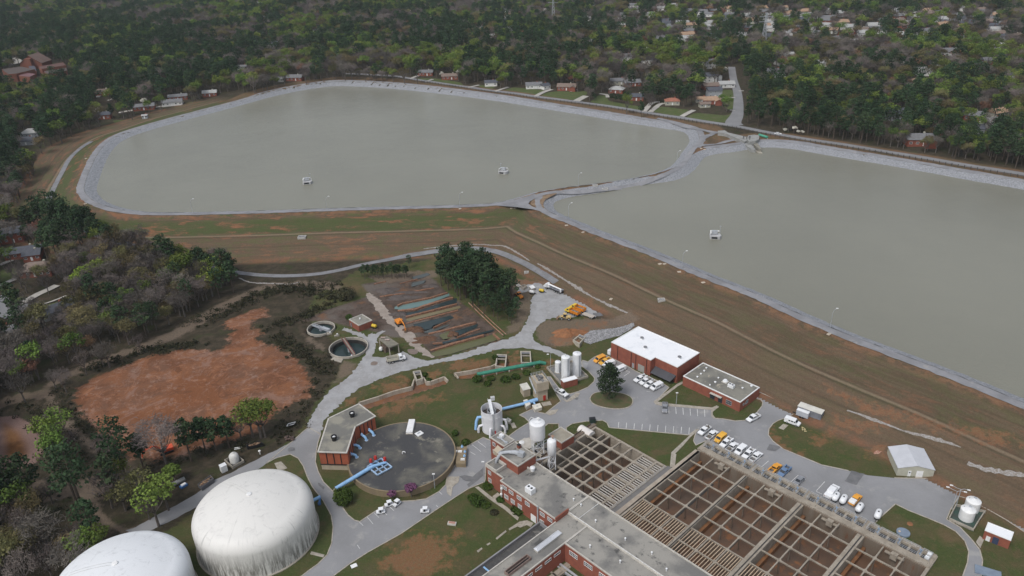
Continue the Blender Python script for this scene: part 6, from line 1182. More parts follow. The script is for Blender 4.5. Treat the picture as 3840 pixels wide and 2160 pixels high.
def van(paint,label,L_=5.3):
    T=thing('van',label,'van'); h=L_/2; b=MB(); extr(b,[(-h,.4),(h-.1,.4),(h,.6),(h-.1,.98),(h-1.,1.2),(h-1.55,1.95),(h-1.8,2.05),(-h+.1,2.05),(-h,1.8)],1.95); b.build('body',paint,T,bevel=.08)
    b=MB(); b.add([(h-1.02,-.8,1.24),(h-1.02,.8,1.24),(h-1.52,.76,1.92),(h-1.52,-.76,1.92)],[(0,1,2,3)]); b.v=[(x+.03,y,z+.02) for x,y,z in b.v]; b.build('windscreen',GLV,T)
    for s in (-1,1):
        for x0,x1 in ((h-1.9,h-1.35),(h-2.9,h-2.1),(h-3.7,h-3.1)): 
            b=MB(); b.box(((x0+x1)/2,s*.985,1.55),(x1-x0,.03,.42)); b.build('side_window',GLV,T)
    for s in (-1,1): b=MB(); b.box((-h-.01,s*.42,1.5),(.04,.6,.45)); b.build('rear_window',GLV,T)
    wheels(T,(-h+1.05,h-1.),.99); lamps(T,h+.01,-h-.03,.95,.85); return T
def sedan(paint,label):
    T=thing('car',label,'car'); b=MB(); extr(b,[(-2.3,.35),(2.2,.33),(2.3,.5),(2.22,.72),(1.15,.86),(-1.6,.9),(-2.25,.82)],1.75); b.build('body',paint,T,bevel=.07); cab(T,paint,-1.75,1.2,.86,1.38,.8,.75,.6); wheels(T,(-1.35,1.4),.88,.32,.2); lamps(T,2.28,-2.3,.85,.65); return T
def dumptruck(cabm,bedm,label,load=None,axles=(-2.6,-1.4,2.6)):
    T=thing('dump_truck',label,'dump truck'); b=MB(); b.box((0,0,.75),(7.4,.9,.3)); b.build('chassis',BLACK,T)
    b=MB(); extr(b,[(1.55,.8),(3.7,.8),(3.85,1.1),(3.75,1.65),(2.75,1.75),(2.75,1.3),(1.55,1.3)],2.); b.build('hood',cabm,T,bevel=.06); b=MB(); extr(b,[(1.25,.9),(2.8,.9),(2.8,1.75),(2.5,2.65),(1.25,2.7)],2.15); b.build('cab',cabm,T,bevel=.06)
    b=MB(); b.add([(2.83,-.95,1.78),(2.83,.95,1.78),(2.56,.9,2.55),(2.56,-.9,2.55)],[(0,1,2,3)]); b.build('windscreen',GLV,T)
    for s in (-1,1): b=MB(); b.box((2.05,s*1.085,2.1),(.85,.04,.6)); b.build('side_window',GLV,T)
    b=MB(); 
    for s in (-1,1): b.box((-1.25,s*1.17,1.75),(4.6,.1,1.2))
    b.box((-3.5,0,1.75),(.1,2.3,1.2)); b.box((1.02,0,1.95),(.12,2.4,1.6)); b.box((-1.25,0,1.15),(4.6,2.3,.1))
    for s in (-1,1):
        for k in range(5): b.box((-3.1+k*.95,s*1.24,1.75),(.12,.08,1.1))
    b.build('dump_bed',bedm,T)
    if load: b=MB(); b.add([(-3.3,-1.1,1.6),(.9,-1.1,1.6),(.9,1.1,1.6),(-3.3,1.1,1.6),(-1.2,0,2.25)],[(0,1,4),(1,2,4),(2,3,4),(3,0,4)]); b.build('load',load,T)
    else: b=MB(); b.box((-1.25,0,1.24),(4.4,2.1,.04)); b.build('bed_floor',M('dark_bed',(.09,.09,.095)),T)
    wheels(T,axles,1.2,.52,.35); lamps(T,3.86,-3.6,1.,1.2); return T
def put(T,view,rear,front,z=0.):
    a,c=np.array(W1(view,*rear,z)),np.array(W1(view,*front,z)); m_=(a+c)/2; d_=c-a; T.location=(m_[0],m_[1],z1(*m_) if m_[1]>330 else .05); T.rotation_euler=(0,0,math.atan2(d_[1],d_[0])); return T
def at(T,view,x,y,rz,z=.35):
    X,Y=W1(view,x,y,z+.4); T.location=(X,Y,.05); T.rotation_euler=(0,0,rz); return T
BN=GA-PI/2; BP=GA+PI/2   # towards / away from the basin
PW=M('vehicle_white',(.78,.79,.80),(.72,.73,.74),scale=2.,fine=.03,rough=.35); PO=M('vehicle_orange',(.80,.36,.04),rough=.4); PY=M('vehicle_amber',(.78,.42,.05),rough=.4)
row=[('pickup',PW,148,362,BN,'cargo','white pickup with a loaded bed, first in the row by the pavement end'),('pickup',PW,203,397,BP,'cargo','second white pickup of the row, its cluttered bed towards the basin'),('van',PY,267,424,BN,0,'amber van parked third in the row between white pickups'),
 ('pickup',PW,312,456,BN,'utility','white utility pickup right of the amber van'),('pickup',PW,357,490,BP,'cargo','fifth vehicle of the row, white pickup with its full bed to the basin'),('van',PW,420,516,BN,0,'white van in the row between two white pickups'),('pickup',PW,480,540,BN,'utility','white utility pickup second from the right end of the white row'),('pickup',PW,537,563,BP,'plain','white pickup at the right end of the white row'),
 ('pickup',PO,680,652,BP,'utility','orange pickup with side boxes beside the blue pickup'),('pickup',BLUEV,750,676,BN,'utility','steel blue pickup right of the orange pickup'),('car',SILV,864,742,BN,0,'silver grey sedan alone between two parking lines'),('pickup',PO,1287,890,BP,'topper','orange pickup with a white bed cover among the white tank trailers')]
for k,p_,x,y,rz,kind,lab in row:
    T=pickup(p_,lab,kind) if k=='pickup' else van(p_,lab,4.9) if k=='van' else sedan(p_,lab); at(T,'j',x,y,rz); T.location.x+=eB[0]*1.3; T.location.y+=eB[1]*1.3; T['group']='vehicles parked along the big basin'
T=thing('box_truck','long white truck parked beside the first tank trailer','truck'); b=MB(); extr(b,[(-3.2,.6),(3.,.6),(3.2,.9),(3.1,1.45),(2.1,1.6),(-3.2,1.6)],2.2); b.build('body',PW,T,bevel=.06); b=MB(); extr(b,[(-1.9,1.6),(1.5,1.6),(1.1,2.35),(-1.6,2.35)],1.9); b.build('cap',PW,T,bevel=.08); b=MB(); extr(b,[(1.2,1.62),(2.1,1.62),(1.25,2.28)],1.7); b.build('windscreen',GLV,T); wheels(T,(-2.,2.1),1.12,.45,.3); lamps(T,3.2,-3.22,1.,1.1); at(T,'j',1125,818,BP+.03)
tt=None
for k,(x,y,lab) in enumerate(((1155,856,'white tank trailer next to the long white truck'),(1213,876,'white tank trailer left of the orange pickup'),(1334,938,'white tank trailer right of the orange pickup'),(1474,988,'white tank trailer standing apart by the grass corner'))):
    X,Y=W1('j',x,y,1.)
    if tt is None:
        tt=thing('tank_trailer',lab,'tank trailer',(X,Y,.05),BP+.12,'white tank trailers beside the basin'); b=MB(); pr=[(.05,-1.85),(.6,-1.7),(.86,-1.3),(.88,0),(.86,1.3),(.6,1.7),(.05,1.85)]; b.lathe(pr,n=20); b.v=[(z_,x_,y_+1.35) for x_,y_,z_ in b.v]; b.build('tank',PW,tt,smooth=True); b=MB(); b.box((0,0,.5),(3.2,1.2,.16)); b.box((-2.2,0,.45),(1.4,.14,.14)); b.build('chassis',BLACK,tt); b=MB(); b.lathe([(.24,2.18),(.24,2.36)],n=10); b.build('hatch',BLACK,tt); wheels(tt,(.4,),.85,.36,.24)
    else: dup(tt,(X,Y,.05),BP+.12+[0,.02,-.03,.06][k],lab,'white tank trailers beside the basin')
for k,p_,view,r_,f_,kind,lab in (('van',PW,'A7',(720,690),(1080,820),0,'long white van parked on the grass by the office trailer'),('pickup',PW,'j',(565,240),(500,275),'plain','white pickup waiting on the road right of the office'),('pickup',PW,'l',(720,985),(880,1075),'plain','white pickup on the lane in front of the silo hut'),('pickup',SILV,'o',(752,1020),(748,1100),'plain','silver pickup in the bays below the office lawn'),
    ('pickup',PW,'o',(505,690),(405,735),'utility','leftmost white pickup in front of the brick hall'),('pickup',PW,'o',(565,722),(475,765),'cargo','second white pickup in front of the brick hall'),('pickup',PW,'o',(625,755),(530,800),'cargo','third white pickup in front of the brick hall'),('van',PW,'o',(700,785),(598,835),0,'white van at the right of the pickups before the brick hall'),
    ('van',PW,'o',(250,585),(160,625),0,'white van half hidden behind the island pine'),('van',PW,'o',(125,520),(20,560),0,'white van between the amber truck and the island pine'),('van',PO,'l',(1560,395),(1415,465),0,'orange van at the far corner by the brick hall'),('pickup',PY,'l',(1660,440),(1520,500),'utility','amber utility truck next to the orange van')):
    T=pickup(p_,lab,kind) if k=='pickup' else van(p_,lab,5.2); put(T,view,r_,f_,.6)
for cm,bm,view,r_,f_,ld,lab in ((PW,M('cream_bed',(.55,.52,.42)),'n',(1640,1120),(1875,1075),None,'white dump truck beside the open concrete frame'),(YEL,ORANGE,'A2',(1745,845),(1560,775),M('dark_load',(.06,.05,.05)),'nearer orange dump truck with a yellow cab in the gravel yard'),(YEL,ORANGE,'A2',(1850,775),(1670,710),M('dark_load',(.06,.05,.05)),'farther orange dump truck with a yellow cab in the gravel yard')):
    put(dumptruck(cm,bm,lab,ld),view,r_,f_,1.)
T=thing('crane_truck','long white boom truck with four axles in the gravel yard','crane truck'); b=MB(); b.box((0,0,.85),(10.4,1.,.35)); b.build('chassis',BLACK,T); b=MB(); extr(b,[(3.3,.8),(5.1,.8),(5.25,1.2),(5.1,1.75),(4.4,1.85),(4.2,2.7),(3.3,2.7)],2.3); b.build('cab',PW,T,bevel=.06); b=MB(); b.box((4.32,0,2.2),(.1,1.9,.55)); b.build('windscreen',GLV,T); b=MB(); b.box((-1.1,-.2,1.35),(7.4,2.4,.35)); b.build('deck',M('dark_deck',(.13,.135,.15),(.3,.3,.32),scale=1.),T); b=MB(); b.tube([(2.6,.7,2.9),(-5.1,.9,2.5)],[.42,.36],4); b.build('boom',PW,T); b=MB(); b.box((2.4,.6,2.),(1.1,1.1,1.4)); b.build('turret',PW,T); b=MB(); b.box((-4.8,.9,1.8),(.5,.6,1.5)); b.build('boom_rest',PW,T); wheels(T,(-4.,-2.8,-1.4,3.6),1.25,.52,.34); lamps(T,5.26,-5.2,1.1,1.2); put(T,'A2',(1415,390),(1130,285),1.)
T=thing('flatbed_trailer','pale flat trailer beside the orange dump trucks','trailer'); b=MB(); b.box((0,0,.85),(5.6,2.3,.18)); b.build('deck',M('pale_deck',(.48,.43,.37),(.38,.34,.3),scale=1.),T); b=MB(); b.box((-.2,0,.6),(6.2,.3,.3)); b.box((3.3,0,.55),(1.6,.15,.15)); b.build('frame',BLACK,T); wheels(T,(-2.3,-1.4),1.1,.42,.3); put(T,'A2',(2050,900),(1880,840),.8)
def loader(label,view,r_,f_,paint,s=1.):
    T=thing('wheel_loader',label,'digger'); b=MB(); extr(b,[(-2.5,.7),(-.4,.7),(-.4,1.7),(-2.3,1.6),(-2.6,1.2)],1.7); b.build('engine_body',paint,T,bevel=.06); b=MB(); b.box((.9,0,1.),(1.8,1.1,.6)); b.build('front_frame',paint,T); b=MB(); b.box((.1,0,2.),(1.2,1.3,1.3)); b.build('cab_glass',GLV,T); b=MB(); b.box((.1,0,2.7),(1.4,1.5,.12)); b.build('cab_roof',paint,T); b=MB()
    for y in (-.5,.5): b.tube([(.9,y,1.4),(2.,y,1.5),(2.9,y,.6)],.13,4)
    b.build('arm',paint,T); b=MB(); extr(b,[(2.8,.2),(3.7,.15),(3.8,.35),(3.,.45),(3.,1.1),(2.8,1.1)],2.5); b.build('bucket',M('worn_bucket',(.20,.13,.08)),T); wheels(T,(-1.7,1.3),1.15,.62,.42); return put(T,view,r_,f_,.8)
loader('yellow wheel loader at the left of the dump trucks','A2',(1660,930),(1340,905),M('faded_yellow',(.62,.46,.2),(.45,.32,.14),scale=2.)); loader('small orange loader beside the pine clump','A2',(630,530),(510,440),ORANGE)
def excavator(label,view,pc,pa,paint,reach=1.):
    c=np.array(W1(view,*pc,.5)); a=np.array(W1(view,*pa,1.)); d_=a-c; R_=np.linalg.norm(d_); T=thing('excavator',label,'digger',(c[0],c[1],0),math.atan2(d_[1],d_[0])); 
    for s in (-1,1): b=MB(); extr(b,[(-1.9,.1),(1.9,.1),(2.15,.45),(1.9,.8),(-1.9,.8),(-2.15,.45)],.5,0,s*1.1); b.build('track',TYRE,T)
    b=MB(); extr(b,[(-2.3,.95),(1.2,.95),(1.2,1.4),(-.2,1.9),(-2.3,1.9)],2.5); b.build('house',paint,T,bevel=.08); b=MB(); b.box((.7,.8,1.9),(1.4,.9,1.5)); b.build('cab',M('pale_cab',(.5,.5,.48)) if reach>1 else paint,T); b=MB(); b.box((1.1,.8,2.1),(.66,.94,.8)); b.build('window',GLV,T)
    b=MB(); b.tube([(.9,-.2,1.5),(R_*.45,-.2,4.),(R_*.85,-.2,3.4)],[.3,.34,.2],4); b.build('boom',paint,T); b=MB(); b.tube([(R_*.78,-.2,3.9),(R_*.95,-.2,2.6),(R_,-.2,.9)],[.22,.2,.15],4); b.build('stick',paint,T); b=MB(); extr(b,[(R_-.4,.1),(R_+.4,.3),(R_+.3,1.1),(R_-.2,1.)],1.1,0,-.2); b.build('bucket',M('worn_bucket',(.2,.13,.08)),T); return T
excavator('orange excavator on the pale track digging the sludge','A3',(650,800),(755,905),ORANGE); excavator('red orange excavator with a long boom behind the trees by the clay basin','h',(1255,505),(1075,560),M('vermilion_paint',(.75,.10,.03),rough=.4),1.2)
for x,y,rz,lab in ((360,905,.4,'white utility cart above the painted bays, left of its neighbour'),(420,898,.9,'white utility cart at the kerb end of the painted bays'),(297,960,.2,'white utility cart parked lowest beside the painted bays'),(630,953,.0,'white utility cart driving alone on the car park')):
    X,Y=W1('i',x,y,.8); T=thing('utility_cart',lab,'utility cart',(X,Y,.05),rz,'white utility carts on the car park'); b=MB(); extr(b,[(-1.3,.35),(1.2,.35),(1.3,.7),(.7,.8),(.5,.5),(-.3,.5),(-.4,.9),(-1.3,.9)],1.2); b.build('body',PW,T); b=MB(); b.box((.1,0,1.75),(1.4,1.25,.1)); b.build('canopy',PW,T); b=MB(); 
    for p_ in ((-.5,-.55),(-.5,.55),(.7,-.55),(.7,.55)): b.cyl((*p_,.8),(*p_,1.72),.035,n=4)
    b.build('posts',BLACK,T); b=MB(); b.box((-.1,0,.85),(.5,1.,.45)); b.build('seat',BLACK,T); wheels(T,(-.9,.85),.62,.24,.18)
T=thing('office_trailer','long grey site office with a pale flat roof at the foot of the embankment','trailer',(98.9,211.7,0),math.atan2(-4.2,5.)); b=MB(); b.box((.4,1.2,1.9),(8.,2.9,2.5)); b.build('body',M('grey_trailer',(.19,.20,.23),(.15,.16,.18),scale=.6),T); b=MB(); b.box((.4,1.2,3.2),(8.2,3.1,.12)); b.build('roof',M('cream_roof',(.62,.60,.54)),T); b=MB(); b.box((.4,1.2,.35),(7.,2.2,.5)); b.build('skirt',M('wood_crib',(.16,.09,.06)),T)
T2=thing('box_trailer','short white box trailer in front of the site office','trailer',(*W1('A7',1190,600,0),0),math.atan2(-4.2,5.)); b=MB(); b.box((0,.4,1.55),(4.,2.1,2.)); b.build('body',M('pale_box_trailer',(.45,.47,.51),(.4,.42,.46),scale=.8),T2); b=MB(); b.box((0,.4,2.6),(4.1,2.2,.1)); b.build('roof',STEELW,T2); b=MB(); b.box((-2.7,.4,.6),(1.5,.2,.2)); b.build('drawbar',BLACK,T2); wheels(T2,(-.4,.5),-.75,.34,.22)
T=thing('work_boat','small white boat like car on the far road by the flowering trees','car'); T['label']='small white car on the road beyond the far fence'
bpy.data.objects.remove(T)
T=sedan(PW,'small white car on the road beyond the far fence'); P_=G1('c',718,1018); T.location=(P_[0],P_[1],z1(*P_)+.1); T.rotation_euler=(0,0,-.35)
# ------------------------------------------------------------------ far road, drives, fence
b_off=[(0,548),(200,560),(370,572),(620,612),(860,645),(1080,680),(1280,704),(1480,735),(1620,752),(1800,772),(2000,802),(2150,822),(2350,862),(2576,895)]
FR_=G('b',b_off)+G('c',[(190,932),(400,958),(600,1000),(750,1030),(1100,1085),(1500,1148),(2000,1235),(2576,1330)])
FL=G('b',[(0,566),(180,572),(370,583),(620,625),(860,658),(1080,692),(1280,718),(1480,748),(1620,768),(1800,788),(2000,818),(2150,838),(2350,880),(2576,908)])+G('c',[(190,945),(400,972),(600,1018),(750,1045),(1100,1098),(1500,1160),(2000,1248),(2576,1345)])
ROADF=M('suburb_asphalt',(.22,.22,.225),(.19,.19,.195),scale=.1,fine=.08)
def shift(P,d): 
    P=[np.array(p) for p in P]; o=[]
    for i in range(len(P)):
        t=P[min(i+1,len(P)-1)]-P[max(i-1,0)]; t/=np.linalg.norm(t); o.append(P[i]+np.array([-t[1],t[0]])*d)
    return o
strip('road',shift(FL,5.5),5.5,ROADF,.3,3.)
strip('road',G('B2',[(1650,980),(1590,940),(1660,830),(1690,740),(1700,600),(1690,430),(1650,300),(1610,180),(1590,60),(1580,-40)]),[12,8,7,6.5,6.5,6.5],ROADF,.36,3.)
strip('road',G('A9',[(-60,1180),(60,1130),(200,1110),(340,1110)]),[16,16,13,8],ROADF,.25,2.)
strip('road',G('A9',[(-80,960),(20,1040),(120,1100)]),[9,9,10],ROADF,.22,2.)
DRV=M('pale_driveway',(.42,.40,.36),(.35,.33,.30),scale=.4,fine=.1)
for view,pts,w_ in (('B1',[(500,380),(640,300),(780,255)],4),('B1',[(1200,460),(1290,410),(1370,370)],6),('B1',[(2370,640),(2440,560),(2490,500)],4),('B1',[(2480,650),(2540,600),(2600,560)],4),('B1',[(1740,400),(1740,350),(1600,335)],3),('B1',[(1100,300),(1220,265)],2),('B2',[(60,720),(150,640),(230,570),(340,570)],4),('B2',[(180,740),(300,640),(370,595),(460,600)],4),('B2',[(720,820),(830,760),(930,710)],4),('B2',[(1380,520),(1450,480),(1560,500),(1640,490)],2.5),('B2',[(1700,380),(1790,378)],2.5),('B2',[(1550,710),(1640,722)],2),
    ('b',[(520,597),(590,570)],3.5),('b',[(630,625),(690,600)],3.5),('b',[(960,662),(1040,645)],3),('b',[(1160,690),(1260,660)],3.5),('A9',[(-10,805),(100,760),(205,715)],3),('A9',[(190,1070),(330,1010),(480,920),(620,860),(740,800)],4),('A9',[(540,1050),(680,1010),(860,935)],1.2),('A9',[(0,540),(90,500),(170,470)],3),('B3',[(240,380),(300,430),(370,500)],6),('B3',[(300,210),(400,120),(560,90)],4),('B3',[(480,270),(760,180)],2.5),('B3',[(670,480),(900,440),(1300,390),(1690,300)],4.5),('A8',[(0,530),(330,490)],3),('A8',[(280,330),(440,400),(570,470)],14)):
    strip('driveway',G(view,pts),w_,DRV,.42,3.)
T=thing('rail_fence','long dark rail fence between the far road and the reservoir','fence'); P_=even(FL,3.4,False); P_=[p for p in P_ if p[0]<330]; FD=M('weathered_fence_wood',(.06,.052,.045),(.085,.075,.065),scale=.3,fine=.2)
b=MB()
for i in range(len(P_)-1):
    a_,c_=P_[i],P_[i+1]; za,zb=z1(*a_),z1(*c_)
    for h_ in (.55,1.05,1.5): b.tube([(*a_,za+h_),(*c_,zb+h_)],.075,4)
b.build('rails',FD,T)
near=sorted(range(len(P_)),key=lambda i:np.linalg.norm(P_[i])); first=set(near[:99]); rest=MB(); pm=None
for i,p in enumerate(P_):
    if i in first:
        if pm is None: b=MB(); b.box((0,0,.9),(.3,.3,1.9)); pm=b.build('post',FD,T); o=pm
        else: o=pm.copy(); COL.objects.link(o); o.parent=T
        o.location=(p[0],p[1],z1(*p))
    else: rest.box((p[0],p[1],z1(*p)+.9),(.3,.3,1.9))
o=rest.build('posts',FD,T); o['kind']='stuff'
# ------------------------------------------------------------------ houses
RF=dict(grey=M('grey_shingle',(.17,.17,.175),(.13,.13,.135),scale=.8,fine=.1),dark=M('dark_shingle',(.06,.065,.08),(.08,.085,.1),scale=.8),brown=M('brown_shingle',(.20,.15,.12),(.16,.12,.10),scale=.8),tan=M('tan_shingle',(.36,.24,.16),(.3,.2,.13),scale=.8),red=M('red_shingle',(.33,.13,.085),(.27,.11,.07),scale=.8),pale=M('pale_shingle',(.38,.38,.37),(.32,.32,.31),scale=.8))
HW=dict(white=M('white_siding',(.74,.73,.70)),brick=BRICK,cream=M('cream_siding',(.55,.48,.36)),grey=M('grey_siding',(.36,.38,.40)))
def house(label,loc,rz,w=13.,d=8.5,h=3.,rf='grey',wl='brick',wing=0,hip=False,group=None):
    T=thing('house',label,'house',loc,rz,group); b=MB(); b.prism(rect(-w/2,w/2,-d/2,d/2),-1.5,h,cap=False)
    pk=d*.24
    if not hip: b.add([(-w/2,-d/2,h),(-w/2,d/2,h),(-w/2,0,h+pk),(w/2,-d/2,h),(w/2,d/2,h),(w/2,0,h+pk)],[(0,2,1),(3,4,5)])
    if wing: b.prism(rect(w/2-5,w/2,-d/2-4,-d/2),-1.5,h,cap=False); b.add([(w/2-5,-d/2-4,h),(w/2,-d/2-4,h),(w/2-2.5,-d/2-4,h+1.3)],[(0,1,2)])
    b.build('wall',HW[wl],T); e=.5; i_=d*.45 if hip else -e; b=MB()
    b.add([(-w/2-e,-d/2-e,h-.12),(w/2+e,-d/2-e,h-.12),(w/2+e,d/2+e,h-.12),(-w/2-e,d/2+e,h-.12),(-w/2+i_,0,h+pk+.1),(w/2-i_,0,h+pk+.1)],[(0,1,5,4),(2,3,4,5),(1,2,5),(3,0,4),(3,2,1,0)])
    if wing: b.add([(w/2-5.4,-d/2-4.4,h-.1),(w/2-2.5,-d/2-4.4,h+1.45),(w/2+.4,-d/2-4.4,h-.1),(w/2-5.4,-d/2+1,h-.1),(w/2-2.5,0,h+1.45),(w/2+.4,-d/2+1,h-.1)],[(0,1,4,3),(1,2,5,4)])
    r_=b.build('roof',RF[rf],T); b=MB(); b.box((w*.2,.8,h+pk*.9),(.9,.9,1.6)); b.build('chimney',BRICK if wl!='brick' else HW['cream'],r_)
    n=max(3,int(w/3.2))
    for k in range(n):
        if wing and k==n-1: continue
        x=-w/2+w*(k+.5)/n; 
        if k==n//2: b=MB(); b.box((x,-d/2-.03,1.05),(1.,.08,2.1)); b.build('door',WHITEP,T)
        else: window(T,(x,-d/2,1.6),(1.4,1.2),-PI/2,2,1)
    if h>4:
        for k in range(n): window(T,(-w/2+w*(k+.5)/n,-d/2,4.4),(1.2,1.2),-PI/2,2,1)
    return T
HS=[('B1',1040,250,-.2,16,9,3,'brown','brick',1,False,'brown roofed brick ranch house behind the big lawn'),('B1',1900,300,-.4,12,9,3,'pale','brick',0,True,'small brick house with a pale hip roof behind the dark conifers'),('B1',2240,430,-.2,11,8,3,'dark','brick',0,False,'dark roofed house behind small green conifers'),('B1',1930,150,0,15,8,3,'grey','cream',1,False,'long pale house with a grey roof behind the lawns'),
 ('B1',2160,180,.1,14,9,3,'grey','brick',0,False,'grey roofed house right of the long pale house'),('B1',470,225,0,14,8,3,'grey','white',0,False,'white house under the tall pines across the road'),('B1',660,235,.6,7,7,3,'dark','white',0,False,'small dark roofed garage beside the pale drive'),('B2',550,600,-.1,11,7.5,3,'red','cream',0,True,'small cream bungalow with a red hip roof'),
 ('B2',1240,575,-.15,14,9,3,'tan','brick',1,True,'tan roofed brick house at the street corner'),('B2',1060,560,-.1,9,6,2.8,'tan','cream',0,False,'low tan roofed wing left of the corner house'),('B2',1270,460,0,11,9,5.6,'dark','grey',0,False,'tall blue grey house behind the corner house'),('B2',1210,330,.1,13,8,3,'brown','brick',0,False,'brown roofed house above the tall blue grey house'),
 ('B2',1215,200,.3,12,9,5.6,'dark','white',1,False,'white gabled house with a dark roof by the street'),('B2',1480,300,.0,13,8,3,'pale','white',0,False,'low white house with a pale roof beside the street bend'),('B2',1110,640,.1,8,5,2.6,'brown','cream',0,False,'small brown shed below the corner house'),
 ('b',2150,455,.2,13,9,5.8,'grey','white',1,False,'large white two storey house in the trees'),('b',2310,480,-.3,11,8,5.6,'dark','white',0,False,'white house with dark roof right of the large white one'),('c',205,500,.2,14,9,5.8,'grey','white',1,False,'tall white house at the top of the street'),('b',1860,325,0,14,8,3,'pale','white',0,False,'white house in a clearing far behind the reservoir'),('b',1790,345,0,12,8,3,'brown','cream',0,False,'cream house left of the white one in the clearing'),
 ('b',820,590,0,15,8,3,'brown','brick',0,False,'brown house behind white blossom trees'),('b',640,560,-.1,14,8,3,'grey','brick',0,False,'grey roofed brick house under the pines by the road'),('b',1130,640,.0,11,7,3,'dark','white',0,False,'dark roofed house left of the pale drive'),('c',2170,990,-.2,14,9,3.2,'dark','grey',0,False,'blue grey roofed house in the right hand wood'),('c',1960,1000,.1,13,9,3,'grey','brick',0,False,'grey roofed house in the right hand wood'),('c',2450,580,0,15,9,3,'dark','grey',0,False,'slate roofed house at the far right'),
 ('a',2230,600,-.1,15,9,3,'grey','brick',0,False,'grey roofed brick house by the far corner of the reservoir'),('a',2120,610,0,6,6,2.8,'pale','white',0,False,'small white outbuilding by the far corner house'),('a',1835,520,0,10,7,3,'grey','white',0,False,'small white house on a lawn among grey trees'),('a',245,1020,.1,13,10,3.2,'pale','grey',0,True,'pale hip roofed house in the left wood'),('a',215,1080,.2,12,9,3,'dark','grey',0,False,'darker roofed house just below the pale one'),
 ('B3',440,560,.2,10,8,3.4,'dark','brick',0,False,'dark gabled brick house near the reservoir bank'),('B3',1120,410,.25,17,8,3,'grey','brick',0,False,'long grey roofed house beside the white blossom tree'),('B3',1600,330,.25,17,8,3,'grey','white',0,False,'long pale grey house near the left bank'),('B3',1700,240,.3,16,7,3,'grey','brick',0,False,'narrow grey roof behind the long pale house'),('B3',2250,170,.2,12,8,3,'pale','brick',0,False,'pale roofed house at the upper left bank'),('B3',1130,570,.1,4,3,2.4,'pale','grey',0,False,'small green grey garden shed by the left bank'),
 ('B3',420,150,.1,13,8,3,'brown','brick',0,False,'brown roofed house deep in the left wood'),('A9',160,200,.35,13,9,5.4,'dark','brick',0,False,'two storey brick house with a blue black roof at the left edge'),('A9',330,400,.3,17,8,3,'dark','brick',0,False,'long black roofed brick house in the left neighbourhood'),('A9',440,440,.3,8,7,3,'dark','brick',0,False,'small brick gable house beside the long black roof'),('A9',520,620,.1,16,11,3,'brown','brick',0,True,'sprawling brown roofed house beside the lime green tree'),
 ('A9',740,1160,.8,14,8,3,'dark','white',0,False,'slate roofed house under the dark trees by the cul de sac'),('A9',60,1449,.2,10,8,3,'grey','white',0,False,'pale roofed house at the lower left edge'),('d',-20,190,.2,9,7,3,'grey','white',0,False,'house corner cut by the left picture edge')]
HPOS=[]
for view,x,y,rz,w_,d_,h_,rf,wl,wg,hp,lab in HS:
    P_=G1(view,x,y+h_*2.); HPOS.append((P_[0],P_[1],max(w_,d_)*.55)); house(lab,(P_[0],P_[1],z1(*P_)+.3),rz,w_,d_,h_,rf,wl,wg,hp)
# church and school at the upper left
def A8(x,y,z): 
    P_=PP(*px('A8',[(x,y)])[0],z); return np.array(P_)
z0=z1(-480,800); T=thing('school_building','large red brown brick building with a tall peaked hall at the upper left','building'); BR=M('far_brick',(.21,.075,.045),(.17,.065,.042),scale=.2); RR=M('brown_flat_roof',(.085,.06,.05),(.075,.058,.05),scale=.2)
def far(poly_px,zt,nm,wm,rm,depth=9.):
    P_=[tuple(A8(x,y,z0+zt)) for x,y in poly_px]; b=MB(); b.prism(P_,z0-2,z0+zt,cap=False); w_=b.build(nm+'_wall',wm,T); b=MB(); pp=P_ if area(P_)>0 else P_[::-1]; b.add([(x,y,z0+zt-.05) for x,y in pp],[tuple(range(len(pp)))]); b.build(nm+'_roof',rm,T); HPOS.append((*np.mean(P_,0),22))
far([(50,640),(250,790),(480,770),(1050,640),(640,560),(300,600)],8.,'left',BR,RR); far([(560,830),(900,870),(1080,780),(760,740)],6.,'middle',BR,M('mauve_roof',(.17,.085,.09))); far([(1160,560),(1260,630),(1990,520),(1900,430)],7.,'right',BR,M('rose_brown_roof',(.11,.052,.04))); far([(1260,640),(1420,790),(2020,680),(1990,530)],4.5,'annex',BR,RR); far([(880,480),(1060,560),(1100,700),(980,640),(860,580)],5.,'link',BR,M('dark_link',(.08,.08,.1)))
H_=[(*A8(620,400,z0+9),z0+9),(*A8(1190,410,z0+9),z0+9)]; cx,cy=(H_[0][0]+H_[1][0])/2,(H_[0][1]+H_[1][1])/2; hw=abs(H_[1][0]-H_[0][0])/2; b=MB(); b.prism([(cx-hw,cy),(cx+hw,cy),(cx+hw,cy+20),(cx-hw,cy+20)],z0-2,z0+7,cap=False); b.add([(cx-hw,cy,z0+7),(cx+hw,cy,z0+7),(cx,cy,z0+15)],[(0,1,2)]); b.build('hall_wall',BR,T); b=MB(); b.add([(cx-hw-.5,cy-.8,z0+6.8),(cx,cy-.8,z0+15.3),(cx,cy+20.5,z0+15.3),(cx-hw-.5,cy+20.5,z0+6.8),(cx+hw+.5,cy-.8,z0+6.8),(cx+hw+.5,cy+20.5,z0+6.8)],[(0,1,2,3),(1,4,5,2)]); b.build('hall_roof',M('hall_roof',(.17,.11,.09)),T); b=MB(); b.box((cx,cy-2,z0+5),(hw*.55,5,15)); b.build('hall_tower',BR,T)
for k in range(5): X,Y=A8(1365+k*130,665-k*20,z0+4.5); b=MB(); b.box((X,Y,z0+4.9),(1.6,1.6,.8)); b.build('skylight',WHITEP,T)
HPOS.append((cx,cy+8,20))
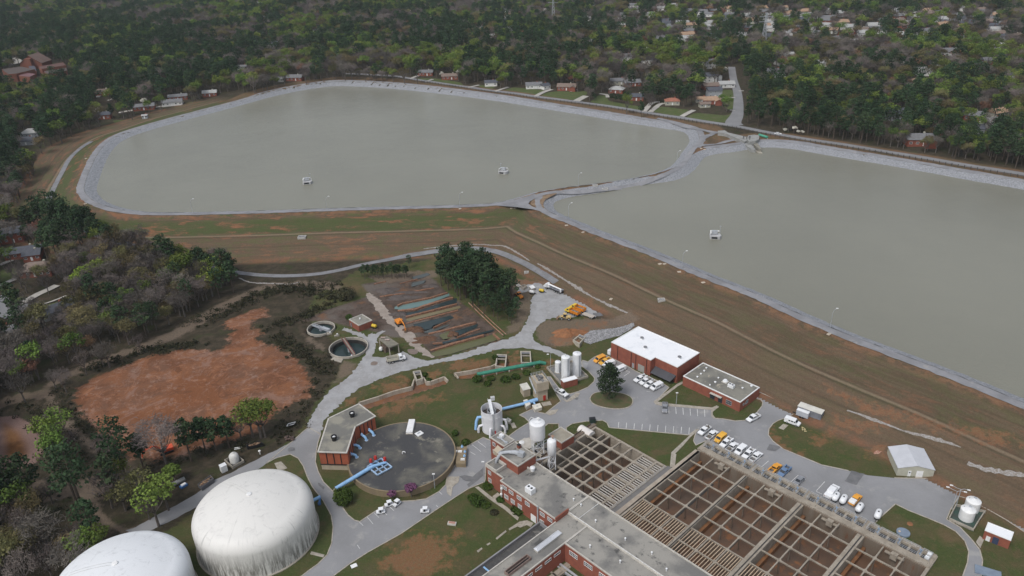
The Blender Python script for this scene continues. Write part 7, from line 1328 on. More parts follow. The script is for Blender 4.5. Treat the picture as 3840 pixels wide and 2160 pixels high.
# pylons of the far power line (placeholders of lattice)
for (u,v) in ((2075,90),(2860,190)):
    P_=GG(u,v); T=thing('pylon','tall thin lattice power pylon above the trees at %s'%('top centre' if u<2500 else 'the upper right'),'pylon',(P_[0],P_[1],z1(*P_))); b=MB()
    for sx in (-1,1):
        for sy in (-1,1): b.tube([(sx*2.5,sy*2.5,0),(sx*.5,sy*.5,38)],.2,4)
    for k in range(9):
        f=k/9;g=(k+1)/9; r0=2.5-2*f;r1=2.5-2*g
        for s in (-1,1): b.tube([(-r0,s*r0,38*f),(r1,s*r1,38*g)],.12,3); b.tube([(r0,s*r0,38*f),(-r1,s*r1,38*g)],.12,3)
    b.build('lattice',STEELG,T); b=MB(); 
    for z_ in (29,34): b.tube([(-7,0,z_),(7,0,z_)],.22,4)
    b.build('crossarm',STEELG,T)
# ------------------------------------------------------------------ trees
def foliage_mat(name,c1,c2,hv=.03,vv=.35,sc=.35):
    m,nt,b=newmat(name); b.inputs['Roughness'].default_value=.9; b.inputs['Specular IOR Level'].default_value=.1
    oi=nt.nodes.new('ShaderNodeObjectInfo'); P=opos(nt); n=noise(nt,P,sc,3,.6); ge=nt.nodes.new('ShaderNodeNewGeometry')
    f=math_(nt,'ADD',math_(nt,'MULTIPLY',ramp(nt,n,.35,.65),.6),math_(nt,'MULTIPLY',ge.outputs['Random Per Island'],.4))
    col=mixc(nt,f,c1,c2); hs=nt.nodes.new('ShaderNodeHueSaturation'); nt.links.new(col,hs.inputs['Color'])
    nt.links.new(math_(nt,'MULTIPLY_ADD',oi.outputs['Random'],hv*2,.5-hv),hs.inputs['Hue'])
    r2=math_(nt,'FRACT',math_(nt,'MULTIPLY',oi.outputs['Random'],37.7)); nt.links.new(math_(nt,'MULTIPLY_ADD',r2,vv*2,1-vv),hs.inputs['Value'])
    nt.links.new(hs.outputs[0],b.inputs['Base Color']); return m
BARK=M('bark',(.095,.07,.052),(.06,.045,.034),scale=1.,world=False); BARKG=M('grey_bark',(.13,.11,.095),(.085,.07,.06),scale=1.,world=False)
FM=dict(pine=foliage_mat('pine_needles',(.020,.040,.019),(.050,.080,.036),.02,.35),bare=foliage_mat('bare_twigs',(.108,.092,.083),(.165,.14,.125),.03,.3),bud=foliage_mat('budding_leaves',(.075,.115,.022),(.15,.20,.045),.025,.35),olive=foliage_mat('olive_catkins',(.085,.080,.034),(.16,.135,.065),.03,.3),red=foliage_mat('red_buds',(.15,.075,.05),(.21,.12,.075),.02,.25),
  lime=foliage_mat('lime_leaves',(.10,.17,.018),(.17,.25,.035),.01,.1),white=foliage_mat('white_blossom',(.45,.44,.38),(.6,.58,.5),.01,.15),magenta=foliage_mat('magenta_blossom',(.13,.05,.10),(.21,.10,.17),.01,.1),bush=foliage_mat('dense_bush',(.028,.05,.010),(.055,.085,.018),.01,.1),thicket=foliage_mat('thicket',(.032,.035,.017),(.066,.058,.034),.03,.3))
def leafcards(b,c,r,n,s,flat_=1.,rs=None):
    """n small leaf clumps spread through an ellipsoid"""
    rs=rs or random
    for _ in range(n):
        while True:
            x,y,z=rs.uniform(-1,1),rs.uniform(-1,1),rs.uniform(-1,1)
            q=x*x+y*y+z*z
            if .12<q<1: break
        p=Vector((c[0]+x*r[0],c[1]+y*r[1],c[2]+z*r[2])); nrm=Vector((x+rs.gauss(0,.5),y+rs.gauss(0,.5),z*flat_+rs.gauss(0,.5)+.3)).normalized()
        a=nrm.orthogonal().normalized(); t=rs.uniform(0,2*PI); u=(a*math.cos(t)+nrm.cross(a)*math.sin(t)); v=nrm.cross(u); k=s*rs.uniform(.6,1.4)
        b.add([p+u*k,p+v*k*.8+nrm*.15*k,p-u*k*.9,p-v*k*.7-nrm*.2*k],[(0,1,2),(0,2,3)])
def proto(kind,h,seed,dens=1.):
    rs=random.Random(seed); c=MB(); t=MB()
    if kind=='pine':
        t.tube([(0,0,-.6),(rs.uniform(-.2,.2),rs.uniform(-.2,.2),h*.5),(rs.uniform(-.4,.4),rs.uniform(-.4,.4),h*.97)],[h*.016+.08,h*.011+.05,.04],6)
        n=int(17*dens)
        for k in range(n):
            f=k/(n-1); z=h*(.46+.46*f)+rs.uniform(-.4,.4); R_=h*.225*math.sin(PI*(.22+.66*f))**.8*rs.uniform(.45,1.15); a=k*2.4+rs.random()
            x,y=R_*.8*math.cos(a),R_*.8*math.sin(a); t.tube([(0,0,z-1.),(x,y,z)],[.09,.04],3); q=h*rs.uniform(.065,.10); leafcards(c,(x,y,z),(q*1.15,q*1.15,q*.62),int(27*dens**.5),.46,rs=rs)
        leafcards(c,(0,0,h*.93),(h*.08,h*.08,h*.055),26,.42,rs=rs)
    elif kind in('bare','olive','red','bud','lime','white','magenta'):
        t.tube([(0,0,-.6),(rs.uniform(-.3,.3),rs.uniform(-.3,.3),h*.36)],[h*.020+.08,h*.013+.05],6)
        nb=int(11*dens); ctr=[]
        for k in range(nb):
            a=k*2.4+rs.random()*.6; f=rs.uniform(.25,1.); R_=h*.27*f**.5; z=h*(.52+.38*(1-f*.7)*rs.uniform(.6,1.1)); x,y=R_*math.cos(a),R_*math.sin(a); ctr.append((x,y,z)); m_=(x*.45,y*.45,h*.42)
            t.tube([(0,0,h*.3),m_,(x,y,z)],[.13,.1,.04],4)
        for (x,y,z) in ctr:
            if kind in('bare','olive','red'):
                for _ in range(int(60*dens**.5)):
                    d_=Vector((rs.gauss(0,1),rs.gauss(0,1),rs.gauss(.5,.8))).normalized(); o_=Vector((x,y,z))+Vector((rs.gauss(0,1),rs.gauss(0,1),rs.gauss(0,.8)))*h*.055; L_=rs.uniform(.7,1.7)*h/16; s_=d_.orthogonal().normalized()*(.085 if kind=='bare' else .11)*h/14
                    c.add([o_-s_,o_+s_,o_+d_*L_],[(0,1,2)])
                if kind!='bare': leafcards(c,(x,y,z),(h*.13,h*.13,h*.09),int(16*dens**.5),.33,rs=rs)
            else: leafcards(c,(x,y,z),(h*.125,h*.125,h*.10),int(44*dens**.5),.36 if kind!='lime' else .40,rs=rs)
        if kind not in('bare',): leafcards(c,(0,0,h*.72),(h*.2,h*.2,h*.16),int(60*dens**.5),.4,rs=rs)
        else:
            for _ in range(240):
                d_=Vector((rs.gauss(0,1),rs.gauss(0,1),rs.gauss(.7,.8))).normalized(); o_=Vector((rs.gauss(0,h*.13),rs.gauss(0,h*.13),h*.66+rs.gauss(0,h*.1))); s_=d_.orthogonal().normalized()*.055*h/14; c.add([o_-s_,o_+s_,o_+d_*1.3],[(0,1,2)])
    return c,t
NAME=dict(pine='pine_tree',bare='bare_tree',olive='budding_tree',red='red_bud_tree',bud='leafing_tree',lime='lime_green_tree',white='blossom_tree',magenta='redbud_tree')
PR={}
def mkproto(kind,h,seed,dens=1.):
    c,t=proto(kind,h,seed,dens); 
    def me_(mb,n,m):
        me=bpy.data.meshes.new(n); me.from_pydata(mb.v,[],mb.f); me.materials.append(m); me.update(); return me
    return me_(c,'crown',FM[kind]),me_(t,'trunk',BARKG if kind!='pine' else BARK)
SP=dict(pine=[(17,1),(19,2),(15,3),(20,4)],bare=[(14,5),(16,6),(12,7)],olive=[(13,8),(15,9)],red=[(12,10)],bud=[(13,11),(15,12),(16,13)])
for k,l in SP.items(): PR[k]=[mkproto(k,h,s) for h,s in l]
HT={k:[h for h,s in l] for k,l in SP.items()}
LAB=dict(pine='dark green pine standing in the woods round the reservoirs',bare='leafless grey brown hardwood standing in the woods round the reservoirs',olive='olive tinged hardwood coming into bud in the woods round the reservoirs',red='reddish budding tree in the woods round the reservoirs',bud='fresh green leafing tree in the woods round the reservoirs')
CAT=dict(pine='pine tree',bare='bare tree',olive='budding tree',red='budding tree',bud='green tree')
def tree(kind,vi,x,y,s,rz,label=None,cat=None,group=None,pr=None,z=None):
    c,t=pr or PR[kind][vi]; T=thing(NAME[kind],label or LAB[kind],cat or CAT[kind],(x,y,z1(x,y)-.1 if z is None else z),rz,group or (CAT[kind]+'s in the woods round the reservoirs' if not label else None)); T.scale=(s,s,s*random.uniform(.92,1.1))
    for n_,m_ in (('crown',c),('trunk',t)): o=bpy.data.objects.new(n_,m_); COL.objects.link(o); o.parent=T
    return T
# forest field
def Fp(pts): return W('F',pts,0)
# candidate points
pts=[]
y=150.
def cell(y): return 5.5 if y<520 else (7.6 if y<900 else 8.3 if y<1500 else 10.5)
while y<2350:
    c=cell(y); hwid=.74*(y+70)+30; xs_=np.arange(-hwid,hwid,c); 
    for x in xs_: pts.append((x+rng.uniform(-.45,.45)*c,y+rng.uniform(-.45,.45)*c))
    y+=c
pts=np.array(pts); X,Y=pts[:,0],pts[:,1]
Z=zg(X,Y); w_=np.stack([X,Y,Z-CAMH],-1); dn=w_@FW; U=(1920+F_PX*(w_@RT)/dn)*.67083; Vv=(1080-F_PX*(w_@UP)/dn)*.67083
D_=-np.maximum(sdist(R1,X,Y,100.),sdist(R2,X,Y,100.))
ok=np.ones(len(X),bool)
farside=(base(X,Y)>5)
def inF(poly): return sdist(poly,U,Vv,2000.)>0
# near bank, embankment and works stay clear
CLEAR=[[(100,530),(150,540),(240,575),(260,600),(330,625),(430,650),(520,680),(590,705),(600,735),(525,790),(600,805),(700,860),(780,930),(800,990),(770,1030),(700,1070),(650,1085),(560,1120),(500,1170),(470,1230),(430,1295),(390,1335),(330,1350),(300,1400),(200,1470),(3000,1500),(3000,560),(2576,440),(2576,300),(1900,300),(1200,180),(800,195),(560,260),(330,330),(170,380),(60,540)]]
CLAYF=[(190,1010),(210,960),(280,925),(420,880),(560,850),(560,800),(640,770),(700,850),(790,930),(790,990),(700,1060),(600,1100),(480,1110),(330,1110),(250,1080),(210,1050)]
nearzone=Y<700
ok&=~(inF(CLEAR[0])&(Y<1e9)&~farside); ok&=~(inF(CLAYF)&~farside)
ok&=(D_>8.)
# left of the embankment: woods start at the foot
leftbank=(base(X,Y)<11.2)&(D_<46)&~((U<620)&(Vv>560)); ok&=~leftbank
# far bank: road, fence, verge
flp=np.array(even(FL,4.,False)); 
def dpath(P,cut=60.):
    P=[np.array(p) for p in P]; d=np.full(len(X),cut)
    for i in range(len(P)-1):
        a,b_=P[i],P[i+1]; e=b_-a; s=(np.abs(X-(a[0]+b_[0])/2)<cut+np.linalg.norm(e))&(np.abs(Y-(a[1]+b_[1])/2)<cut+np.linalg.norm(e)); 
        t=np.clip(((X[s]-a[0])*e[0]+(Y[s]-a[1])*e[1])/(e@e+1e-9),0,1); d[s]=np.minimum(d[s],np.hypot(X[s]-a[0]-t*e[0],Y[s]-a[1]-t*e[1]))
    return d
ok&=dpath(shift(FL,4.))>9.5
ok&=dpath(G('B2',[(1650,980),(1660,830),(1690,740),(1700,600),(1690,430),(1650,300),(1610,180),(1590,60),(1580,-40)]))>8.
ok&=dpath(G('A9',[(-60,1150),(60,1130),(340,1110)]))>11; ok&=dpath(G('A9',[(-80,960),(120,1100)]))>9
for view,pp in (('A9',[(190,1070),(480,920),(740,800)]),('A9',[(0,800),(205,715)]),('B3',[(240,380),(370,500)]),('B3',[(670,480),(1300,390),(1690,300)]),('B2',[(720,820),(930,710)]),('B1',[(500,380),(780,255)]),('B1',[(1200,460),(1370,370)]),('A8',[(280,330),(570,470)])): ok&=dpath(G(view,pp))>4.5
for p_ in P_farlawn: ok&=~((sdist(p_,X,Y,20.)>-1.5)&(rng.random(len(X))>.04))
for hx,hy,hr in HPOS:
    ok&=~(np.hypot(X-hx,Y-hy)<hr+2.5)
    # the camera side of the house stays open enough to see it
    d_=np.hypot(hx,hy); tx,ty=-hx/d_,-hy/d_; al=(X-hx)*tx+(Y-hy)*ty; ac=np.abs((X-hx)*ty-(Y-hy)*tx); Ln=min(80,14*d_/150.); ok&=~((al>0)&(al<Ln)&(ac<hr*.85)&(rng.random(len(X))>(.05 if hr>=20 else .16 if hy>560 else .6)))
for p_ in P_dirt[:3]+P_pond+P_clay:
    ok&=~(sdist(p_,X,Y,20.)>-1.5)
    for q_,pr_ in ((5.,.08),(9.,.1),(13.,.15),(17.,.3)): g_=160./(160.-q_); ok&=~((sdist(p_,X*g_,Y*g_,20.)>.5)&(rng.random(len(X))>pr_))
# far scattered houses in clearings
fh=[]; rf=random.Random(3)
def faradd(n,u0,u1,v0,v1):
    k=0; tr=0
    while k<n and tr<n*30:
        tr+=1; u=rf.uniform(u0,u1); v=rf.uniform(v0,v1)
        P_=PP(u,v,11.); 
        if P_[1]>2200 or any(math.hypot(P_[0]-a[0],P_[1]-a[1])<17 for a in fh): continue
        if any(math.hypot(P_[0]-a[0],P_[1]-a[1])<26 for a in HPOS): continue
        fh.append(P_); k+=1
faradd(104,2560,3840,40,165); faradd(26,1300,2560,5,90); faradd(16,2200,2700,20,120); faradd(14,0,1300,5,80); faradd(12,100,1250,80,200); faradd(12,2900,3840,160,330); faradd(12,1700,2600,110,190); faradd(5,3350,3840,420,560)
kinds=[('grey','white'),('pale','white'),('brown','brick'),('dark','grey'),('tan','cream'),('grey','brick')]; hp_={}
for i,(hx,hy) in enumerate(fh):
    k=rf.choice([0,0,1,1,1,2,3,4,5]); rz=rf.uniform(-.5,.5); zz=z1(hx,hy)+.3; s=rf.uniform(.95,1.3)
    if k not in hp_: hp_[k]=house('%s house with a %s roof half hidden in the far woods'%({'white':'white','brick':'red brick','grey':'grey','cream':'cream'}[kinds[k][1]],kinds[k][0]),(hx,hy,zz),rz,13,9,3.4,kinds[k][0],kinds[k][1],k%2,False,'houses half hidden in the far woods'); o=hp_[k]
    else: o=dup(hp_[k],(hx,hy,zz),rz)
    o.scale=(s,s,s)
    ok&=~(np.hypot(X-hx,Y-hy)<9.5); d_=math.hypot(hx,hy); tx,ty=-hx/d_,-hy/d_; s_=(np.abs(X-hx)<110)&(np.abs(Y-hy)<110); al=(X-hx)*tx+(Y-hy)*ty; ac=np.abs((X-hx)*ty-(Y-hy)*tx); ok&=~(s_&(al>0)&(al<60)&(ac<6)&(rng.random(len(X))>.3))
X,Y,Z,U,Vv,D_=[a[ok] for a in (X,Y,Z,U,Vv,D_)]
# species by place: low frequency patches
def vn(x,y,s,seed):
    r=np.random.default_rng(seed); out=0
    for k in range(5):
        a=r.uniform(0,2*PI); f=r.uniform(.6,1.5)/s; out=out+np.sin((x*math.cos(a)+y*math.sin(a))*f*2*PI+r.uniform(0,6))
    return out/2.2
n1_=vn(X,Y,150.,1)+.5*vn(X,Y,45.,2); n2_=vn(X,Y,170.,3)+.6*vn(X,Y,50.,4); r_=rng.random(len(X))
kind=np.full(len(X),'bare',dtype=object)
pp_=1/(1+np.exp(-(n1_*2.2-1.25)))
# photographed stands: pines along the left wood and right wood, hardwood greys elsewhere
pineF=[[(0,60),(300,60),(600,120),(620,200),(450,260),(350,330),(150,330),(0,330)],[(300,150),(900,110),(1000,60),(1500,80),(1400,130),(900,150)],[(0,380),(100,400),(140,480),(60,520),(0,480)],[(1860,170),(2100,200),(2576,330),(2576,440),(2200,380),(1880,320)],[(1170,150),(1400,150),(1400,230),(1170,210)]]
bareF=[[(820,140),(1170,140),(1170,215),(830,195)],[(1400,160),(1760,160),(1760,230),(1400,230)],[(2300,240),(2576,240),(2576,340),(2400,330)],[(230,620),(600,720),(560,800),(300,900),(60,960),(0,900),(200,760)],[(1860,120),(2576,120),(2576,190),(1900,170)]]
for p_ in pineF: s_=sdist(p_,U,Vv,500.)>0; pp_=np.where(s_,.28+.62*pp_**.4,pp_)
for p_ in bareF: s_=sdist(p_,U,Vv,500.)>0; pp_=np.where(s_,pp_*.22,pp_)
pp_=np.where(sdist([(-50,1120),(330,1150),(760,1030),(760,1180),(420,1330),(250,1500),(-50,1500)],U,Vv,500.)>0,.12,pp_); kind[r_<pp_]='pine'; r2=rng.random(len(X)); gg_=1/(1+np.exp(-(n2_*2.2-.7)))
nb=(kind!='pine'); kind[nb&(r2<gg_*.8)]='bud'; kind[nb&(r2>=gg_*.8)&(r2<gg_*.8+.24)]='olive'; kind[nb&(r2>.968)]='red'
grn=sdist([(1880,160),(2350,230),(2400,330),(2000,320),(1870,270)],U,Vv,500.)>0; sw=grn&(rng.random(len(X))<.16); kind[sw]='bud'
dist=np.hypot(X,Y); vis=(U>-40)&(U<2616)&(Vv<1500)
tot={}
def stuffwood(name,kd,vi,idx):
    me=bpy.data.meshes.new(name); n=len(idx); me.vertices.add(n); me.vertices.foreach_set('co',np.stack([X[idx],Y[idx],Z[idx]-.1],-1).ravel())
    a=me.attributes.new('size','FLOAT','POINT'); a.data.foreach_set('value',rng.uniform(.8,1.2 if kd=='pine' else 1.35,n).astype(np.float32)); a=me.attributes.new('turn','FLOAT','POINT'); a.data.foreach_set('value',rng.uniform(0,6.28,n).astype(np.float32)); me.update()
    o=bpy.data.objects.new(name,me); COL.objects.link(o); o['kind']='stuff'
    ng=bpy.data.node_groups.new(name,'GeometryNodeTree'); ng.interface.new_socket('Geometry',in_out='INPUT',socket_type='NodeSocketGeometry'); ng.interface.new_socket('Geometry',in_out='OUTPUT',socket_type='NodeSocketGeometry')
    N=ng.nodes; gi=N.new('NodeGroupInput'); go=N.new('NodeGroupOutput'); ip=N.new('GeometryNodeInstanceOnPoints'); oi=[N.new('GeometryNodeObjectInfo') for _ in range(2)]; gj=N.new('GeometryNodeJoinGeometry')
    for q,src in zip(oi,srcs[(kd,vi)]): q.inputs[0].default_value=src; q.inputs['As Instance'].default_value=False; ng.links.new(q.outputs['Geometry'],gj.inputs[0])
    sa=N.new('GeometryNodeInputNamedAttribute'); sa.data_type='FLOAT'; sa.inputs[0].default_value='size'; ta=N.new('GeometryNodeInputNamedAttribute'); ta.data_type='FLOAT'; ta.inputs[0].default_value='turn'; cx=N.new('ShaderNodeCombineXYZ')
    ng.links.new(ta.outputs[0],cx.inputs[2]); ng.links.new(gi.outputs[0],ip.inputs['Points']); ng.links.new(gj.outputs[0],ip.inputs['Instance']); ng.links.new(cx.outputs[0],ip.inputs['Rotation']); ng.links.new(sa.outputs[0],ip.inputs['Scale']); ng.links.new(ip.outputs[0],go.inputs[0])
    md=o.modifiers.new('wood','NODES'); md.node_group=ng
srcs={}
LIM=dict(pine=250,bare=290,olive=120,red=40,bud=140)
for kd in SP:
    ii=np.where(kind==kd)[0]; v_=ii[vis[ii]]; v_=v_[np.argsort(dist[v_])][:LIM[kd]]; sel=set(v_.tolist())
    for q,i in enumerate(v_):
        vi=q%len(SP[kd]); T=tree(kd,vi,X[i],Y[i],random.uniform(.72,1.1),random.uniform(0,6.28))
        if (kd,vi) not in srcs: srcs[(kd,vi)]=[o for o in bpy.data.objects if o.parent==T]
    restI=np.array([i for i in ii if i not in sel]); tot[kd]=len(restI)
    for vi in range(len(SP[kd])): stuffwood(dict(pine='far_pine_wood',bare='far_bare_wood',olive='far_budding_wood',red='far_red_bud_wood',bud='far_leafing_wood')[kd],kd,vi,restI[vi::len(SP[kd])])
print('TREES',tot)
# trees placed one by one
def one(kind,view,x,y,h,label,seed,cat=None,dens=1.3,grp=None,z=0.):
    X0,Y0=G1(view,x,y); tree(kind,0,X0,Y0,1.,random.uniform(0,6),label,cat or CAT.get(kind,'tree'),grp,pr=mkproto(kind,h,seed,dens))
X0,Y0=W1('o',80,955,0); T=thing('pine_tree','broad dark pine alone on the round traffic island','pine tree',(X0,Y0,.1)); rs=random.Random(5); c=MB(); t=MB(); t.tube([(0,0,0),(.2,.1,6),(0,.2,13)],[.32,.22,.08],8)
for k in range(34):
    f=k/33; z=3.4+10.6*f; R_=4.7*math.sin(PI*(.30+.62*f))**.8*rs.uniform(.6,1.1); a=k*2.4+rs.random()*.5; x_,y_=R_*.8*math.cos(a),R_*.8*math.sin(a); t.tube([(0,0,z-.8),(x_,y_,z)],[.1,.04],4); leafcards(c,(x_,y_,z),(1.6,1.6,.8),85,.27,rs=rs)
leafcards(c,(0,0,8.6),(3.2,3.2,4.6),700,.3,rs=rs); leafcards(c,(0,0,14),(1.2,1.2,1.1),120,.26,rs=rs); c.build('crown',FM['pine'],T); t.build('trunk',BARK,T)
one('lime','d',660,760,15,'bright lime green tree at the edge of the left wood',102,'lime green tree',2.2); one('lime','a',260,920,17,'bright lime green tree above the pale house at the left',103,'lime green tree',2.); one('lime','a',600,560,16,'fresh green round tree near the brick school',104,'lime green tree',1.6)
one('magenta','q',1232,1235,5.6,'larger magenta redbud by the rim of the round tank',105,'redbud tree',1.); one('magenta','q',1005,1262,3.8,'smaller faint magenta redbud left of the larger one',106,'redbud tree',.6)
one('white','B3',1130,375,9,'white blossoming tree in the left neighbourhood',107,'blossom tree',1.); one('white','b',890,580,8,'large white blossom tree beside the far road',108,'blossom tree',1.2); one('white','b',760,590,7,'pale blossom tree left of the larger one on the far road',109,'blossom tree',1.)
for k,(x,y) in enumerate(((770,1005),(838,1010),(870,1020),(900,1018))): one('white','c',x,y,[4,6.5,3.6,3.8][k],'small white blossom tree on the verge beyond the far fence',110+k,'blossom tree',.6,'small white blossom trees beyond the far fence')
one('white','c',300,590,11,'wide pale pink blossom tree at the top of the street',116,'blossom tree',1.2)
C3p=[(1050,690,24,'tall leaning pine in front of the clay basin, nearest the bend','pine'),(700,950,26,'tallest pine at the left of the dirt track bend','pine'),(650,900,24,'pine close behind the tallest one by the track','pine'),(290,880,19,'pine at the left edge of the lower wood','pine'),(110,900,21,'broad pine at the lower left picture edge','pine'),(1380,560,22,'bare tall tree beside the red orange excavator','bare'),(1180,560,14,'pine in front of the red orange excavator','pine'),(430,850,10,'small crooked bare tree on the muddy clearing','bare')]
for k,(x,y,h,lab,kd) in enumerate(C3p): one(kd,'C3',x,y,h,lab,130+k)
A5p=[(285,620,16,'slim pine left of the walled tank','pine'),(480,490,13,'left pine of the group behind the walled tank','pine'),(620,470,14,'middle pine of the group behind the walled tank','pine'),(800,430,13,'right pine of the group behind the walled tank','pine'),(1230,300,19,'tall thin tree with green top near the black skip','bud'),(1120,290,17,'thin green topped tree left of the black skip','bud'),(1290,290,16,'thin green topped tree above the black skip','bud'),(960,330,12,'bare tree between the pines and the black skip','bare'),(60,900,8,'yellow green small tree by the long grey tank','bud')]
for k,(x,y,h,lab,kd) in enumerate(A5p): one(kd,'A5',x,y,h,lab,150+k)
dp=[(1260,590,19,'flat topped pine on the slope above the left wood','pine'),(1040,520,19,'bare topped tall tree left of the flat topped pine','bare'),(1310,600,17,'pine just right of the flat topped pine','pine'),(1440,620,12,'short pine in the row above the track','pine'),(1530,660,17,'tallest of the row of pines above the track','pine'),(1590,660,14,'pine second from right above the track','pine'),(1745,690,13,'rightmost pine standing alone above the track','pine'),(1670,620,16,'tall bare pole tree above the track','bare'),(610,370,18,'pine at the upper corner of the left wood','pine'),(680,300,15,'pine highest on the left slope','pine'),(530,330,19,'broad pine beside the upper corner pine','pine'),(420,330,21,'dark pine cluster tree near the left slope','pine'),(760,380,15,'thin pine near the service road at the left','pine')]
for k,(x,y,h,lab,kd) in enumerate(dp): one(kd,'d',x,y,h,lab,170+k)
# pine clump beside the drying beds and the row behind
rk_=random.Random(9); CLP=W('e',[(735,640),(1010,600),(1080,640),(1180,740),(1320,850),(1330,990),(1250,1010),(1110,960),(980,880),(850,780),(740,700)],0); cs=[]
tr=0
while len(cs)<68 and tr<5000:
    tr+=1; xs_=[p[0] for p in CLP]; y_=[p[1] for p in CLP]; x=rk_.uniform(min(xs_),max(xs_)); y=rk_.uniform(min(y_),max(y_))
    if sdist(CLP,np.array([x]),np.array([y]),9.)[0]<0 or any(math.hypot(x-a,y-b_)<2.9 for a,b_ in cs): continue
    cs.append((x,y))
for k,(x,y) in enumerate(cs): tree('pine',k%4,x,y,rk_.uniform(.45,.6) if y<300 else rk_.uniform(.8,1.),rk_.uniform(0,6),'dark pine of the dense clump beside the drying beds','pine tree','pines of the clump beside the drying beds')
for k,(x,y) in enumerate([(160+i*24+rk_.uniform(-8,8),640+(i%2)*14) for i in range(15)]+[(515,575)]):
    X0,Y0=W1('e',x,y,0); tree('pine',k%4,X0,Y0,rk_.uniform(.34,.46),rk_.uniform(0,6),'short dark pine of the row behind the drying beds','pine tree','pines of the row behind the drying beds')
# dark conifers in the far gardens
for k,(x,y) in enumerate([(1800,470),(1840,480),(1880,490),(1920,490),(1960,495),(2030,460),(2080,440),(2120,440),(2000,500),(1490,440),(1520,450),(2110,515),(2310,540)]):
    X0,Y0=G1('B1',x,y); tree('pine',k%4,X0,Y0,.42 if k<11 else .3,k,'dark conifer of the hedge in the far garden' ,'pine tree','conifers in the far gardens')
# shrubs and thickets
def shrub(label,view,x,y,r,h,mat,group=None,n=420,cat='bush'):
    X0,Y0=G1(view,x,y); z_=z1(X0,Y0); T=thing('bush',label,cat,(X0,Y0,z_),0,group); rs=random.Random(int(x*7+y)); b=MB(); leafcards(b,(0,0,h*.5),(r,r,h*.55),n,.34,rs=rs); 
    for _ in range(5): leafcards(b,(rs.uniform(-r,r)*.6,rs.uniform(-r,r)*.6,h*rs.uniform(.5,.9)),(r*.4,r*.4,h*.25),int(n/8),.3,rs=rs)
    b.build('leaves',mat,T); b=MB(); 
    for _ in range(5): b.tube([(0,0,-.1),(rs.uniform(-r,r)*.4,rs.uniform(-r,r)*.4,h*.6)],[.06,.03],4)
    b.build('stems',BARK,T); return T
shrub('round dense green bush beside the lane and the blue pipe','q',420,1300,3.1,4.8,FM['bush'],n=1100)
for x,y,r,h,lab in ((2,0,0,0,''),(1030,900,2.4,2.,'largest dark shrub on the lawn before the brick building'),(990,870,1.6,1.5,'dark shrub just left of the largest lawn shrub'),(1110,780,1.8,1.3,'dark shrub bed under the brick wall, left end'),(1200,880,1.2,.9,'rounded shrub at the entrance steps'),(1330,960,2.2,1.3,'shrub bed under the brick wall, right end'),(1090,920,1.5,1.,'thin shrub right of the largest lawn shrub'),(1155,975,1.3,.8,'small shrub in the middle of the lawn'),(860,385,1.1,1.9,'slim dark shrub above the round tank'),(940,450,1.5,1.4,'dark shrub by the painted bays'),(1900,0,0,0,'')):
    if h: shrub(lab,'i',x,y,r,h,FM['bush' if x!=1155 else 'thicket'],n=260)
for k,(x,y,r,h) in enumerate(((1100,640,2.,2.2),(1290,620,1.6,1.5),(1500,640,2.2,1.6),(1640,600,1.7,1.6),(1240,690,1.6,1.2),(1800,540,1.6,1.3),(1950,450,1.2,1.),(1350,330,1.2,1.6),(410,650,1.4,1.),(350,560,1.2,1.1))): shrub('green shrub growing along the drainage channels','A1',x,y,r,h,FM['bush'],'shrubs along the drainage channels',200)
shrub('broad dark bush left of the pale track','e',40,800,5.,5.,FM['thicket'],n=900); shrub('small dark conifer bush beside the brick hut','n',915,370,1.6,2.2,FM['bush'],n=300)
# thicket belt round the clay basin: nobody could count it
th=MB(); rs=random.Random(21)
belts=[([(1980,770),(2100,730),(2300,760),(2500,790),(2576,830)],5),([(2060,1060),(2120,1130),(2250,1200),(2350,1255),(2430,1320),(2470,1380)],6),([(1480,1000),(1620,940),(1750,880),(1900,800),(2060,760),(2300,720),(2500,715)],7),([(650,1340),(800,1290),(950,1250),(1150,1190),(1350,1180),(1500,1150)],5),([(2100,1000),(2250,960),(2400,900),(2480,850)],5)]
for pp,wd in belts:
    for p_ in even([GG(u,v) for u,v in px('d',pp)],1.5,False):
        for _ in range(3): x,y=p_[0]+rs.gauss(0,wd*.42),p_[1]+rs.gauss(0,wd*.42); h_=rs.uniform(.7,2.6); leafcards(th,(x,y,z1(x,y)+h_*.4),(h_*.9,h_*.9,h_*.5),30,.32,rs=rs)
for pp,wd in (([(440,60),(500,180),(590,290),(700,360)],3),([(0,200),(130,180),(260,200),(330,260),(340,330)],5),([(380,230),(450,330),(560,420),(640,480)],7),([(1300,620),(1500,500),(1700,480),(1900,470),(2100,420),(2250,250),(2330,120),(2400,0)],6),([(900,850),(1000,700),(1200,640)],8),([(500,640),(620,560),(700,520)],5),([(0,900),(200,850),(380,980),(300,1180),(160,1300),(0,1350)],12)):
    for p_ in even([GG(u,v) for u,v in px('h',pp)],1.6,False):
        for _ in range(2): x,y=p_[0]+rs.gauss(0,wd*.45),p_[1]+rs.gauss(0,wd*.45); h_=rs.uniform(.6,2.2); leafcards(th,(x,y,z1(x,y)+h_*.4),(h_*.9,h_*.9,h_*.5),22,.28,rs=rs)
o=th.build('thicket',FM['thicket']); o['kind']='stuff'
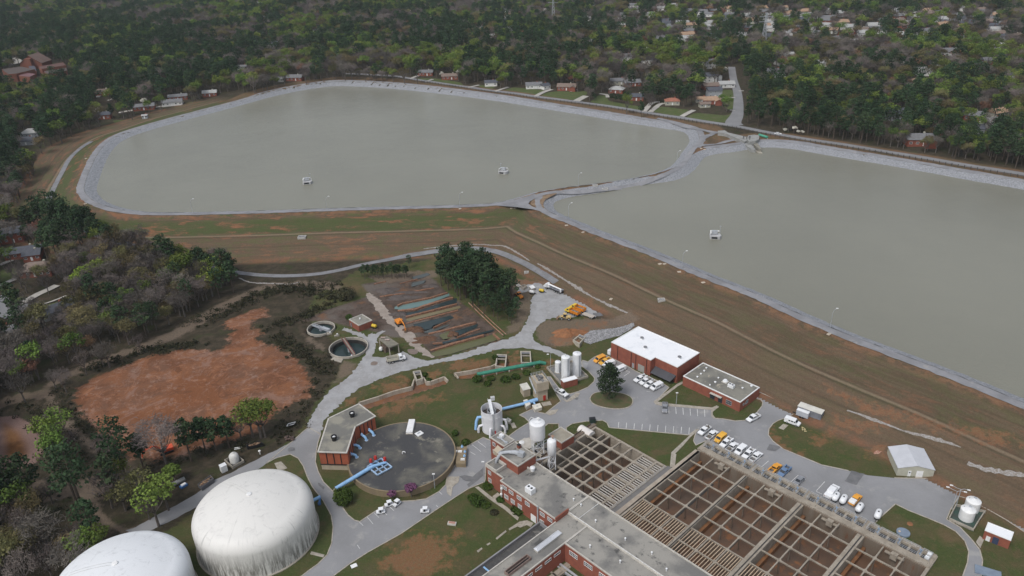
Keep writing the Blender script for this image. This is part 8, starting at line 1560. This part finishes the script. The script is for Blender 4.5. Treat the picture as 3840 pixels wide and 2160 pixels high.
# ------------------------------------------------------------------ air
me=bpy.data.meshes.new('haze'); bm=bmesh.new(); bmesh.ops.create_cube(bm,size=1.); bm.to_mesh(me); bm.free(); hz_=bpy.data.objects.new('haze',me); COL.objects.link(hz_); hz_['kind']='stuff'
hz_.location=(0,2200,78); hz_.scale=(14000,4700,196)
m=bpy.data.materials.new('haze_air'); m.use_nodes=True; nt=m.node_tree; nt.nodes.clear(); pv=nt.nodes.new('ShaderNodeVolumePrincipled'); pv.inputs['Color'].default_value=(.80,.91,1,1); pv.inputs['Density'].default_value=.00005; pv.inputs['Anisotropy'].default_value=0.; ou=nt.nodes.new('ShaderNodeOutputMaterial'); nt.links.new(pv.outputs[0],ou.inputs['Volume']); me.materials.append(m)
# ------------------------------------------------------------------ camera, light, air
cam=bpy.data.cameras.new('camera'); co=bpy.data.objects.new('camera',cam); COL.objects.link(co)
cam.sensor_width=36; cam.lens=F_PX/3840*36; cam.clip_end=12000; cam.clip_start=1
Rm=Matrix(((RT[0],UP[0],-FW[0]),(RT[1],UP[1],-FW[1]),(RT[2],UP[2],-FW[2]))).to_4x4()
co.matrix_world=Matrix.Translation((0,0,CAMH))@Rm
S.camera=co
w=bpy.data.worlds.new('World'); S.world=w; w.use_nodes=True; nt=w.node_tree; nt.nodes.clear()
sky=nt.nodes.new('ShaderNodeTexSky'); sky.sky_type='NISHITA'; sky.sun_disc=False
SE,SR=math.radians(56),math.radians(-138)
sky.sun_elevation=SE; sky.sun_rotation=SR; sky.dust_density=3.; sky.air_density=1.2
hs=nt.nodes.new('ShaderNodeHueSaturation'); hs.inputs['Saturation'].default_value=.48
bg=nt.nodes.new('ShaderNodeBackground'); bg.inputs[1].default_value=.11; ou=nt.nodes.new('ShaderNodeOutputWorld')
nt.links.new(sky.outputs[0],hs.inputs['Color']); nt.links.new(hs.outputs[0],bg.inputs[0]); nt.links.new(bg.outputs[0],ou.inputs[0])
sl=bpy.data.lights.new('sun','SUN'); sl.energy=1.15; sl.angle=math.radians(18); sl.color=(1,.985,.965)
so=bpy.data.objects.new('sun',sl); COL.objects.link(so)
# sky sun_rotation turns clockwise from +Y seen from above
d=Vector((math.sin(SR)*math.cos(SE),math.cos(SR)*math.cos(SE),math.sin(SE)))
so.rotation_euler=d.to_track_quat('Z','Y').to_euler()
S.render.engine='CYCLES'
S.view_settings.view_transform='Standard'; S.view_settings.look='None'; S.view_settings.exposure=.38; S.view_settings.gamma=1.
S.cycles.max_bounces=4; S.cycles.diffuse_bounces=2; S.cycles.glossy_bounces=2; S.cycles.transparent_max_bounces=4; S.cycles.volume_bounces=1
